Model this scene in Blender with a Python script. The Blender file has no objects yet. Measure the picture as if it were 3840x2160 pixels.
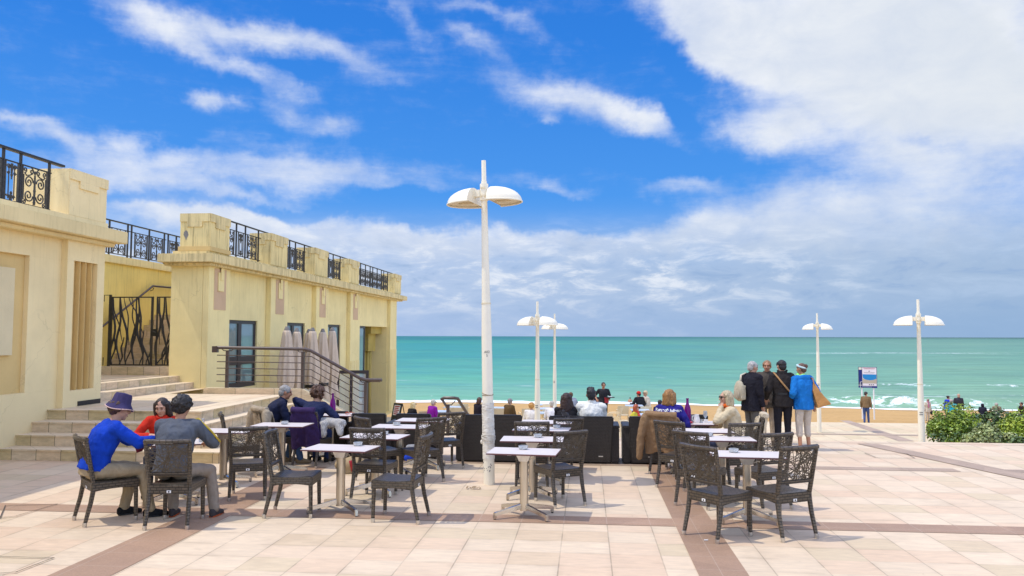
import bpy, bmesh, math, random
import numpy as np
from mathutils import Vector, Matrix, Quaternion
from mathutils.bvhtree import BVHTree
PI = math.pi
R = math.radians
scene = bpy.context.scene
COL = scene.collection
random.seed(7)

# ---------------------------------------------------------------- camera geometry (28 mm lens, eye 2 m above the plaza)
FPX = 2987.0
YAW, PITCH, ROLL, EYE = R(5.35), math.atan(181.0 / FPX), 0.0024, 2.0
_fw = Vector((-math.sin(YAW) * math.cos(PITCH), math.cos(YAW) * math.cos(PITCH), math.sin(PITCH)))
_r0 = Vector((math.cos(YAW), math.sin(YAW), 0.0))
_u0 = _r0.cross(_fw)
_R = _r0 * math.cos(ROLL) + _u0 * math.sin(ROLL)
_U = _R.cross(_fw)
CAMPOS = Vector((0, 0, EYE))


def ray(u, v):
    return _R * ((u - 1920) / FPX) + _U * ((1080 - v) / FPX) + _fw


def at(u, v, z=0.0):
    """the point of height z seen along a sight line of the survey (photograph pixels)"""
    d = ray(u, v)
    return CAMPOS + d * ((z - EYE) / d.z)


cam_d = bpy.data.cameras.new("camera")
cam_d.sensor_width = 36.0
cam_d.lens = FPX * 36.0 / 3840.0
cam_d.clip_start, cam_d.clip_end = 0.1, 200000.0
cam = bpy.data.objects.new("camera", cam_d)
COL.objects.link(cam)
cam.matrix_world = Matrix(((_R.x, _U.x, -_fw.x, 0), (_R.y, _U.y, -_fw.y, 0), (_R.z, _U.z, -_fw.z, EYE), (0, 0, 0, 1)))
scene.camera = cam
scene.view_settings.view_transform = 'Standard'
scene.view_settings.look = 'None'
scene.view_settings.exposure = 0.0
scene.view_settings.gamma = 1.0
scene.cycles.max_bounces = 8
scene.cycles.diffuse_bounces = 4
scene.cycles.transparent_max_bounces = 12
scene.cycles.caustics_reflective = False
scene.cycles.caustics_refractive = False


# ---------------------------------------------------------------- node helpers
def lin(c):
    return tuple((x / 12.92 if x <= 0.04045 else ((x + 0.055) / 1.055) ** 2.4) for x in c)


def srgb(r, g, b):
    return lin((r / 255.0, g / 255.0, b / 255.0))


class NT:
    def __init__(self, tree):
        self.t = tree
        self.n = tree.nodes
        self.l = tree.links

    def node(self, typ, **kw):
        nd = self.n.new(typ)
        for k, v in kw.items():
            setattr(nd, k, v)
        return nd

    def put(self, sock, val):
        if isinstance(val, bpy.types.NodeSocket):
            self.l.new(val, sock)
        elif val is not None:
            if sock.type == 'RGBA' and isinstance(val, (tuple, list)) and len(val) == 3:
                val = (*val, 1.0)
            sock.default_value = val

    def math(self, op, a, b=None, c=None, clamp=False):
        nd = self.node('ShaderNodeMath', operation=op, use_clamp=clamp)
        self.put(nd.inputs[0], a)
        if b is not None:
            self.put(nd.inputs[1], b)
        if c is not None:
            self.put(nd.inputs[2], c)
        return nd.outputs[0]

    def vmath(self, op, a, b=None, out=0):
        nd = self.node('ShaderNodeVectorMath', operation=op)
        self.put(nd.inputs[0], a)
        if b is not None:
            self.put(nd.inputs[1], b)
        return nd.outputs[out]

    def scale(self, a, s):
        nd = self.node('ShaderNodeVectorMath', operation='SCALE')
        self.put(nd.inputs[0], a)
        self.put(nd.inputs['Scale'], s)
        return nd.outputs[0]

    def xyz(self, a):
        nd = self.node('ShaderNodeSeparateXYZ')
        self.put(nd.inputs[0], a)
        return nd.outputs[0], nd.outputs[1], nd.outputs[2]

    def comb(self, x=0.0, y=0.0, z=0.0):
        nd = self.node('ShaderNodeCombineXYZ')
        for i, v in enumerate((x, y, z)):
            self.put(nd.inputs[i], v)
        return nd.outputs[0]

    def noise(self, vec, scale=5.0, detail=4.0, rough=0.55, dist=0.0, out='Fac'):
        nd = self.node('ShaderNodeTexNoise')
        self.put(nd.inputs['Vector'], vec)
        nd.inputs['Scale'].default_value = scale
        nd.inputs['Detail'].default_value = detail
        nd.inputs['Roughness'].default_value = rough
        nd.inputs['Distortion'].default_value = dist
        return nd.outputs[0] if out == 'Fac' else nd.outputs['Color']

    def map(self, x, a, b, c=0.0, d=1.0, smooth=False):
        nd = self.node('ShaderNodeMapRange')
        nd.interpolation_type = 'SMOOTHSTEP' if smooth else 'LINEAR'
        nd.clamp = True
        for i, v in enumerate((x, a, b, c, d)):
            self.put(nd.inputs[i], v)
        return nd.outputs[0]

    def mix(self, f, a, b, blend='MIX'):
        nd = self.node('ShaderNodeMix', data_type='RGBA', blend_type=blend)
        nd.clamp_factor = True
        self.put(nd.inputs[0], f)
        self.put(nd.inputs[6], a)
        self.put(nd.inputs[7], b)
        return nd.outputs[2]

    def ramp(self, f, stops):
        nd = self.node('ShaderNodeValToRGB')
        el = nd.color_ramp.elements
        while len(el) > 1:
            el.remove(el[-1])
        el[0].position = stops[0][0]
        el[0].color = (*stops[0][1], 1)
        for p, c in stops[1:]:
            e = el.new(p)
            e.color = (*c, 1)
        self.put(nd.inputs[0], f)
        return nd.outputs[0]

    def bump(self, h, strength=0.3, dist=0.01):
        nd = self.node('ShaderNodeBump')
        nd.inputs['Strength'].default_value = strength
        nd.inputs['Distance'].default_value = dist
        self.put(nd.inputs['Height'], h)
        return nd.outputs[0]


def new_mat(name):
    m = bpy.data.materials.new(name)
    m.use_nodes = True
    nt = NT(m.node_tree)
    bs = m.node_tree.nodes['Principled BSDF']
    return m, nt, bs


def coords(nt, kind='Object'):
    return nt.node('ShaderNodeTexCoord').outputs[kind]


def simple(name, col, rough=0.6, var=0.12, vscale=8.0, bump=0.0, bscale=60.0, metal=0.0, spec=0.4, dist=0.004, stretch=None, sheen=0.0):
    """a plain surface with blotchy colour variation and fine relief"""
    m, nt, bs = new_mat(name)
    co = coords(nt)
    if stretch:
        co = nt.vmath('MULTIPLY', co, stretch)
    n = nt.noise(co, vscale, 5, 0.6)
    lo = tuple(c * (1 - var) for c in col)
    hi = tuple(min(1.0, c * (1 + var)) for c in col)
    c = nt.mix(nt.map(n, 0.3, 0.7), lo, hi)
    nt.put(bs.inputs['Base Color'], c)
    bs.inputs['Roughness'].default_value = rough
    bs.inputs['Metallic'].default_value = metal
    bs.inputs['Specular IOR Level'].default_value = spec
    if sheen:
        bs.inputs['Sheen Weight'].default_value = sheen
    if bump > 0:
        b = nt.noise(co, bscale, 4, 0.6)
        nt.put(bs.inputs['Normal'], nt.bump(b, bump, dist))
    return m


_cloth = {}


def cloth(col, name='cloth', fold=0.55):
    key = (tuple(round(c, 4) for c in col), name, fold)
    if key in _cloth:
        return _cloth[key]
    m, nt, bs = new_mat(name)
    co = coords(nt)
    st = nt.vmath('MULTIPLY', co, (1.0, 1.0, 0.6))
    n1 = nt.noise(st, 9.0, 3, 0.55, 1.2)
    n2 = nt.noise(co, 300.0, 2, 0.6)
    k = nt.map(n1, 0.25, 0.75, 0.82, 1.14)
    cc = nt.vmath('MULTIPLY', col, nt.comb(k, k, k))
    nt.put(bs.inputs['Base Color'], cc)
    bs.inputs['Roughness'].default_value = 0.85
    bs.inputs['Specular IOR Level'].default_value = 0.2
    h = nt.math('MULTIPLY_ADD', n2, 0.03, n1)
    nt.put(bs.inputs['Normal'], nt.bump(h, fold, 0.03))
    _cloth[key] = m
    return m


# ---------------------------------------------------------------- materials
M = {}


def stucco(name, base, stain=0.25, lo=0.86):
    m, nt, bs = new_mat(name)
    P = nt.node('ShaderNodeNewGeometry').outputs['Position']
    n1 = nt.noise(P, 0.9, 5, 0.6)
    n2 = nt.noise(nt.vmath('MULTIPLY', P, (5.0, 5.0, 0.5)), 1.6, 5, 0.65)
    n3 = nt.noise(P, 40.0, 4, 0.65)
    k = nt.map(n1, 0.3, 0.72, lo, 1.05)
    c = nt.vmath('MULTIPLY', base, nt.comb(k, k, k))
    st = nt.map(n2, 0.58, 0.78, 0.0, stain)
    c = nt.mix(st, c, tuple(x * f for x, f in zip(base, (0.52, 0.47, 0.40))))
    # rain streaks that start under the cornice and thin out downwards, grime near the ground, fine cracks
    pz_ = nt.xyz(P)[2]
    fine = nt.noise(nt.vmath('MULTIPLY', P, (7.0, 7.0, 0.35)), 2.4, 5, 0.7)
    run = nt.math('MULTIPLY', nt.map(fine, 0.52, 0.70), nt.map(pz_, 2.0, 3.75))
    c = nt.mix(nt.math('MULTIPLY', run, 0.15 + stain), c, (0.33, 0.25, 0.11))
    low_ = nt.math('MULTIPLY', nt.map(n1, 0.42, 0.62), nt.map(pz_, 1.3, 0.1))
    c = nt.mix(nt.math('MULTIPLY', low_, 0.30), c, (0.38, 0.31, 0.19))
    cr = nt.node('ShaderNodeTexVoronoi', feature='DISTANCE_TO_EDGE')
    cr.inputs['Scale'].default_value = 0.55
    nt.put(cr.inputs['Vector'], nt.vmath('ADD', P, nt.scale(nt.noise(P, 2.5, 4, 0.6, 0.0, 'Color'), 0.5)))
    ck = nt.math('MULTIPLY', nt.map(cr.outputs['Distance'], 0.0025, 0.006, 0.10 + stain * 0.7, 0.0), nt.map(nt.noise(P, 0.6, 2, 0.5), 0.50, 0.60))
    c = nt.mix(ck, c, (0.30, 0.23, 0.12))
    nt.put(bs.inputs['Base Color'], c)
    bs.inputs['Roughness'].default_value = 0.85
    bs.inputs['Specular IOR Level'].default_value = 0.2
    nt.put(bs.inputs['Normal'], nt.bump(n3, 0.35, 0.01))
    return m


def weathered(name, base):
    """stucco with dark rain streaks under its top edge"""
    m, nt, bs = new_mat(name)
    P = nt.node('ShaderNodeNewGeometry').outputs['Position']
    n1 = nt.noise(P, 1.4, 5, 0.6)
    n2 = nt.noise(nt.vmath('MULTIPLY', P, (9.0, 9.0, 0.7)), 1.3, 6, 0.7)
    n3 = nt.noise(P, 30.0, 4, 0.7)
    k = nt.map(n1, 0.3, 0.7, 0.82, 1.05)
    c = nt.vmath('MULTIPLY', base, nt.comb(k, k, k))
    c = nt.mix(nt.map(n2, 0.46, 0.70, 0.0, 0.75), c, (0.26, 0.20, 0.09))
    c = nt.mix(nt.map(n3, 0.62, 0.75, 0.0, 0.35), c, (0.16, 0.14, 0.09))
    nt.put(bs.inputs['Base Color'], c)
    bs.inputs['Roughness'].default_value = 0.9
    nt.put(bs.inputs['Normal'], nt.bump(n3, 0.4, 0.01))
    return m


def paving(name, tw=0.46, th=0.42, cream=(0.66, 0.52, 0.355), dark=1.0, ang=0.0):
    m, nt, bs = new_mat(name)
    P = nt.node('ShaderNodeNewGeometry').outputs['Position']
    if ang:
        mp = nt.node('ShaderNodeMapping')
        mp.inputs['Rotation'].default_value = (0, 0, ang)
        nt.put(mp.inputs[0], P)
        P = mp.outputs[0]
    x, y, z = nt.xyz(P)
    u = nt.math('DIVIDE', nt.math('ADD', x, 100.07), tw)
    col = nt.math('FLOOR', u)
    # stagger the cross joints column by column
    wn = nt.node('ShaderNodeTexWhiteNoise', noise_dimensions='1D')
    nt.put(wn.inputs['W'], col)
    v = nt.math('DIVIDE', nt.math('ADD', y, 100.0), th)
    row = nt.math('FLOOR', v)
    wn2 = nt.node('ShaderNodeTexWhiteNoise', noise_dimensions='2D')
    nt.put(wn2.inputs['Vector'], nt.comb(col, row, 0.0))
    rnd = wn2.outputs['Value']
    tint = nt.ramp(rnd, [(0.0, cream), (0.36, tuple(c * 1.07 for c in cream)), (0.62, (cream[0] * 1.02, cream[1] * 0.97, cream[2] * 0.95)),
                         (0.80, (cream[0] * 1.0, cream[1] * 0.925, cream[2] * 0.90)), (0.91, (cream[0] * 0.94, cream[1] * 0.94, cream[2] * 0.88)), (1.0, (cream[0] * 0.97, cream[1] * 0.97, cream[2] * 0.93))])
    # veins along x and cloudy patches
    vein = nt.noise(nt.vmath('MULTIPLY', nt.vmath('ADD', P, nt.scale(wn2.outputs['Color'], 7.0)), (2.0, 9.0, 1.0)), 2.2, 6, 0.65, 0.6)
    k = nt.map(vein, 0.28, 0.72, 0.86, 1.08)
    big = nt.noise(P, 0.35, 4, 0.6)
    k2 = nt.map(big, 0.3, 0.7, 0.93, 1.05)
    kk = nt.math('MULTIPLY', nt.math('MULTIPLY', k, k2), dark)
    c = nt.vmath('MULTIPLY', tint, nt.comb(kk, kk, kk))
    fx = nt.math('FRACT', u)
    fy = nt.math('FRACT', v)
    ex = nt.math('MINIMUM', fx, nt.math('SUBTRACT', 1.0, fx))
    ey = nt.math('MINIMUM', fy, nt.math('SUBTRACT', 1.0, fy))
    jn = nt.noise(P, 2.3, 3, 0.6)
    jx = nt.math('LESS_THAN', nt.math('MULTIPLY', ex, tw), 0.0058)
    jy = nt.math('LESS_THAN', nt.math('MULTIPLY', ey, th), 0.0044)
    jx = nt.math('MULTIPLY', jx, nt.map(jn, 0.35, 0.66, 0.25, 1.0))
    jy = nt.math('MULTIPLY', jy, nt.map(jn, 0.45, 0.70, 0.10, 0.70))
    j = nt.math('MAXIMUM', jx, jy)
    c = nt.mix(nt.math('MULTIPLY', j, 0.66), c, (0.17, 0.13, 0.09))
    vg = nt.node('ShaderNodeTexVoronoi')
    vg.inputs['Scale'].default_value = 1.7
    nt.put(vg.inputs['Vector'], nt.vmath('MULTIPLY', P, (1.0, 1.0, 0.0)))
    gsz = nt.math('MULTIPLY', nt.math('SUBTRACT', nt.xyz(vg.outputs['Color'])[0], 0.45), 0.055)
    gum = nt.math('LESS_THAN', vg.outputs['Distance'], gsz)
    c = nt.mix(nt.math('MULTIPLY', gum, 0.5), c, (0.20, 0.16, 0.12))
    edge_dirt = nt.math('MULTIPLY', nt.map(nt.math('MULTIPLY', nt.math('MINIMUM', nt.math('MULTIPLY', ex, tw), nt.math('MULTIPLY', ey, th)), 1.0), 0.0, 0.06, 0.26, 0.0), nt.map(jn, 0.4, 0.65))
    c = nt.mix(edge_dirt, c, (0.34, 0.26, 0.17))
    spots = nt.noise(P, 14.0, 3, 0.75)
    c = nt.mix(nt.map(spots, 0.68, 0.78, 0.0, 0.55), c, (0.25, 0.19, 0.12))
    stains = nt.noise(nt.vmath('ADD', P, (31.0, 7.0, 0.0)), 0.9, 5, 0.7)
    c = nt.mix(nt.map(stains, 0.56, 0.78, 0.0, 0.42), c, (0.38, 0.28, 0.18))
    nt.put(bs.inputs['Base Color'], c)
    nt.put(bs.inputs['Roughness'], nt.map(vein, 0.3, 0.7, 0.55, 0.75))
    bs.inputs['Specular IOR Level'].default_value = 0.25
    h = nt.math('SUBTRACT', nt.math('MULTIPLY', vein, 0.25), j)
    nt.put(bs.inputs['Normal'], nt.bump(h, 0.25, 0.004))
    return m


def granite(name, base, step=0.42):
    m, nt, bs = new_mat(name)
    P = nt.node('ShaderNodeNewGeometry').outputs['Position']
    n = nt.noise(P, 55.0, 4, 0.75)
    n2 = nt.noise(P, 1.3, 4, 0.6)
    k = nt.math('MULTIPLY', nt.map(n, 0.25, 0.75, 0.80, 1.18), nt.map(n2, 0.3, 0.7, 0.90, 1.1))
    vor = nt.node('ShaderNodeTexVoronoi')
    vor.inputs['Scale'].default_value = 1.9
    nt.put(vor.inputs['Vector'], P)
    k = nt.math('MULTIPLY', k, nt.map(nt.xyz(vor.outputs['Color'])[0], 0, 1, 0.90, 1.08))
    c = nt.vmath('MULTIPLY', base, nt.comb(k, k, k))
    x, y, z = nt.xyz(P)
    for a, off in ((x, 0.07), (y, 0.0)):
        f = nt.math('FRACT', nt.math('DIVIDE', nt.math('ADD', a, 100.0 + off), step + 0.04 * (off > 0)))
        e = nt.math('MINIMUM', f, nt.math('SUBTRACT', 1.0, f))
        c = nt.mix(nt.math('MULTIPLY', nt.math('LESS_THAN', e, 0.008), 0.45), c, (0.5, 0.4, 0.3))
    nt.put(bs.inputs['Base Color'], c)
    bs.inputs['Roughness'].default_value = 0.6
    nt.put(bs.inputs['Normal'], nt.bump(n, 0.15, 0.002))
    return m


def step_stone(name, top=(0.72, 0.58, 0.39), joint=0.42):
    """limestone steps: pale treads, darker stained risers with vertical joints"""
    m, nt, bs = new_mat(name)
    g = nt.node('ShaderNodeNewGeometry')
    P, N = g.outputs['Position'], g.outputs['True Normal']
    nx, ny, nz = nt.xyz(N)
    x, y, z = nt.xyz(P)
    n1 = nt.noise(P, 2.2, 6, 0.65)
    n2 = nt.noise(nt.vmath('MULTIPLY', P, (1, 1, 3.0)), 5.0, 6, 0.7)
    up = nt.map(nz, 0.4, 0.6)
    k = nt.map(n1, 0.3, 0.72, 0.84, 1.08)
    c = nt.vmath('MULTIPLY', top, nt.comb(k, k, k))
    cell = nt.math('FLOOR', nt.math('DIVIDE', nt.math('ADD', nt.math('ADD', x, y), 50.0), joint))
    wn = nt.node('ShaderNodeTexWhiteNoise', noise_dimensions='2D')
    nt.put(wn.inputs['Vector'], nt.comb(cell, nt.math('FLOOR', nt.math('MULTIPLY', z, 5.7)), 0))
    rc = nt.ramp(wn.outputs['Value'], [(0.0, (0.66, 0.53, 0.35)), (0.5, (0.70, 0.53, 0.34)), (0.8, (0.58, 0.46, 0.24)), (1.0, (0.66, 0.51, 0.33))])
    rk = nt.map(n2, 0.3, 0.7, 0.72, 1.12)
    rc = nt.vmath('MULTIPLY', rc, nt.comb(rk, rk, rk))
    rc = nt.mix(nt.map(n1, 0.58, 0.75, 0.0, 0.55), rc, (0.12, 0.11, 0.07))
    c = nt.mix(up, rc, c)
    f = nt.math('FRACT', nt.math('DIVIDE', nt.math('ADD', nt.math('ADD', x, y), 50.0), joint))
    e = nt.math('MINIMUM', f, nt.math('SUBTRACT', 1.0, f))
    j = nt.math('MULTIPLY', nt.math('LESS_THAN', nt.math('MULTIPLY', e, joint), 0.006), nt.math('SUBTRACT', 0.75, nt.math('MULTIPLY', up, 0.4)))
    c = nt.mix(j, c, (0.13, 0.11, 0.07))
    nt.put(bs.inputs['Base Color'], c)
    bs.inputs['Roughness'].default_value = 0.8
    bs.inputs['Specular IOR Level'].default_value = 0.2
    nt.put(bs.inputs['Normal'], nt.bump(n2, 0.35, 0.008))
    return m


def wicker(name, base, pitch=(0.046, 0.020), depth=0.9, gloss=0.34):
    """woven synthetic strands, laid along each face in the object's own coordinates"""
    m, nt, bs = new_mat(name)
    tc = nt.node('ShaderNodeTexCoord')
    x, y, z = nt.xyz(tc.outputs['Object'])
    nx, ny, nz = nt.xyz(tc.outputs['Normal'])
    flat = nt.math('GREATER_THAN', nt.math('ABSOLUTE', nz), 0.7)
    a = nt.math('ADD', x, y)
    u = nt.mix(flat, nt.comb(a, z, 0), nt.comb(x, y, 0))
    br = nt.node('ShaderNodeTexBrick')
    br.offset = 0.5
    nt.put(br.inputs['Vector'], u)
    br.inputs['Scale'].default_value = 1.0
    br.inputs['Brick Width'].default_value = pitch[0]
    br.inputs['Row Height'].default_value = pitch[1]
    br.inputs['Mortar Size'].default_value = pitch[1] * 0.16
    br.inputs['Mortar Smooth'].default_value = 0.6
    br.inputs['Color1'].default_value = (*base, 1)
    br.inputs['Color2'].default_value = (*[c * 1.35 for c in base], 1)
    br.inputs['Mortar'].default_value = (*[c * 0.35 for c in base], 1)
    n = nt.noise(tc.outputs['Object'], 6.0, 4, 0.6)
    k = nt.map(n, 0.3, 0.7, 0.8, 1.2)
    nt.put(bs.inputs['Base Color'], nt.vmath('MULTIPLY', br.outputs['Color'], nt.comb(k, k, k)))
    bs.inputs['Roughness'].default_value = gloss
    bs.inputs['Specular IOR Level'].default_value = 0.5
    h = nt.math('SUBTRACT', 1.0, br.outputs['Fac'])
    nt.put(bs.inputs['Normal'], nt.bump(h, depth, 0.006))
    return m


M['stucco_pale'] = stucco('cream_stucco', (0.89, 0.715, 0.385), 0.07)
M['stucco_yellow'] = stucco('yellow_stucco', (0.92, 0.76, 0.36), 0.22)
M['stucco_worn'] = stucco('worn_yellow_stucco', (0.88, 0.70, 0.32), 0.75, 0.80)
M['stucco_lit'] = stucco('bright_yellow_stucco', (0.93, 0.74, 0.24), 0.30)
M['ochre'] = stucco('ochre_stucco', (0.72, 0.51, 0.21), 0.06)
M['ochre_shaded'] = stucco('shaded_ochre_stucco', (0.50, 0.38, 0.10), 0.9, 0.75)  # shade inside the porch put into a darker ochre
M['panel_cream'] = stucco('panel_cream_stucco', (0.74, 0.61, 0.36), 0.06)
M['rose_beige'] = stucco('rose_beige_stucco', (0.66, 0.45, 0.27), 0.08)
M['cornice'] = weathered('weathered_stucco', (0.82, 0.65, 0.31))
M['cornice_pale'] = stucco('pale_moulding', (0.82, 0.65, 0.33), 0.14)
M['paving'] = paving('limestone_paving')
M['paving_low'] = paving('limestone_paving_terrace', tw=0.6, th=0.5, cream=(0.68, 0.55, 0.345))
M['podium'] = paving('podium_paving', tw=0.46, th=0.42, cream=(0.70, 0.56, 0.37))
M['granite'] = granite('rose_granite', (0.37, 0.23, 0.14))
M['granite_grey'] = granite('mauve_granite', (0.41, 0.29, 0.195))
M['stone'] = step_stone('step_limestone')
M['kerb'] = step_stone('kerb_limestone', (0.62, 0.50, 0.30), 0.9)
M['wicker'] = wicker('grey_brown_wicker', (0.074, 0.056, 0.037), (0.064, 0.028), 1.0)
M['strand'] = simple('woven_strand', (0.085, 0.063, 0.038), 0.45, 0.25, 30, 0.3, 200)
M['wicker_dark'] = wicker('dark_wicker', (0.020, 0.014, 0.011), (0.05, 0.022), 0.9, 0.45)
M['alu'] = simple('aluminium', (0.62, 0.60, 0.56), 0.35, 0.1, 20, 0.05, 90, metal=0.9)
M['steel'] = simple('brushed_steel', (0.60, 0.52, 0.40), 0.30, 0.18, 14, 0.08, 120, metal=0.9, stretch=(1, 1, 0.15))
M['chrome'] = simple('polished_steel', (0.62, 0.58, 0.52), 0.16, 0.1, 14, 0.0, 120, metal=1.0)
M['tabletop'] = simple('white_laminate', (0.66, 0.585, 0.53), 0.42, 0.05, 3, 0.0, 60, spec=0.25)
M['edge'] = simple('burgundy_edge', (0.13, 0.045, 0.045), 0.5, 0.1, 10)
M['lamp'] = simple('white_enamel', (0.86, 0.79, 0.62), 0.38, 0.05, 2.5, 0.04, 20)
M['lamp_under'] = simple('lamp_underside', (0.72, 0.62, 0.42), 0.5, 0.12, 5)
M['lens'] = simple('lamp_lens', (0.62, 0.50, 0.30), 0.3, 0.15, 8)
M['wrap'] = simple('peeling_white_film', (0.80, 0.74, 0.62), 0.55, 0.10, 6, 0.9, 22, dist=0.03, stretch=(1, 1, 2.2))
M['iron'] = simple('wrought_iron', (0.030, 0.027, 0.024), 0.5, 0.3, 10, 0.2, 80)
M['iron_worn'] = simple('worn_iron', (0.06, 0.052, 0.04), 0.55, 0.4, 9, 0.3, 60)
M['rail'] = simple('dark_painted_rail', (0.085, 0.060, 0.050), 0.35, 0.15, 8)
M['frame'] = simple('dark_window_frame', (0.048, 0.036, 0.034), 0.4, 0.15, 6)
M['canvas'] = simple('beige_canvas', (0.60, 0.48, 0.36), 0.85, 0.08, 5, 0.2, 30)
M['cap_grey'] = simple('grey_plastic', (0.22, 0.20, 0.18), 0.5, 0.1, 8)
M['black'] = simple('black_plastic', (0.012, 0.012, 0.013), 0.4, 0.2, 8)
M['white'] = simple('white_paint', (0.80, 0.79, 0.76), 0.5, 0.05, 8)
M['cream_plastic'] = simple('cream_plastic', (0.74, 0.62, 0.40), 0.42, 0.06, 6)
M['blue_top'] = simple('pale_blue_tabletop', (0.52, 0.60, 0.68), 0.35, 0.06, 6)
M['inside'] = simple('dim_interior', (0.10, 0.10, 0.09), 0.8, 0.2, 2)
M['leaf_litter'] = simple('dry_leaves', (0.26, 0.17, 0.08), 0.8, 0.4, 40)


def glass_mat(name, col, refl=0.6, alpha=0.35):
    m, nt, bs = new_mat(name)
    nt.put(bs.inputs['Base Color'], col)
    bs.inputs['Roughness'].default_value = 0.04
    bs.inputs['Specular IOR Level'].default_value = refl
    bs.inputs['Transmission Weight'].default_value = 1.0 - alpha
    bs.inputs['IOR'].default_value = 1.3
    return m


def pane_mat(name, col):
    """window glass: dark teal room behind, mirror of the bright plaza in front"""
    m, nt, bs = new_mat(name)
    P = nt.node('ShaderNodeNewGeometry').outputs['Position']
    n = nt.noise(P, 0.8, 3, 0.5)
    k = nt.map(n, 0.3, 0.7, 0.8, 1.2)
    nt.put(bs.inputs['Base Color'], nt.vmath('MULTIPLY', col, nt.comb(k, k, k)))
    bs.inputs['Roughness'].default_value = 0.03
    bs.inputs['Specular IOR Level'].default_value = 1.0
    bs.inputs['IOR'].default_value = 1.9
    return m


M['pane'] = pane_mat('window_pane', (0.20, 0.29, 0.28))
M['glass'] = glass_mat('clear_glass', (0.93, 0.96, 0.96))
M['purple_glass'] = glass_mat('purple_glass', (0.20, 0.012, 0.20), 0.5, 0.75)


def skin(tone=(0.52, 0.29, 0.19)):
    return simple('skin', tone, 0.55, 0.08, 14, 0.05, 90, spec=0.35)


M['skin'] = skin()
M['skin_tan'] = simple('tanned_skin', (0.44, 0.21, 0.12), 0.55, 0.08, 14)
M['skin_brown'] = simple('brown_skin', (0.24, 0.11, 0.06), 0.5, 0.08, 14)
M['eye'] = simple('eye_dark', (0.02, 0.015, 0.012), 0.3, 0.1, 8)
M['lips'] = simple('lips', (0.33, 0.10, 0.08), 0.5, 0.1, 20)
M['shades'] = simple('sunglasses_dark', (0.010, 0.009, 0.009), 0.15, 0.1, 8)
_hair = {}


def hair_mat(col):
    if col not in _hair:
        m, nt, bs = new_mat('hair')
        co = coords(nt)
        n = nt.noise(nt.vmath('MULTIPLY', co, (1, 1, 0.35)), 42.0, 4, 0.7, 0.8)
        k = nt.map(n, 0.3, 0.7, 0.5, 1.45)
        nt.put(bs.inputs['Base Color'], nt.vmath('MULTIPLY', col, nt.comb(k, k, k)))
        bs.inputs['Roughness'].default_value = 0.5
        nt.put(bs.inputs['Normal'], nt.bump(n, 0.8, 0.012))
        _hair[col] = m
    return _hair[col]


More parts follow.
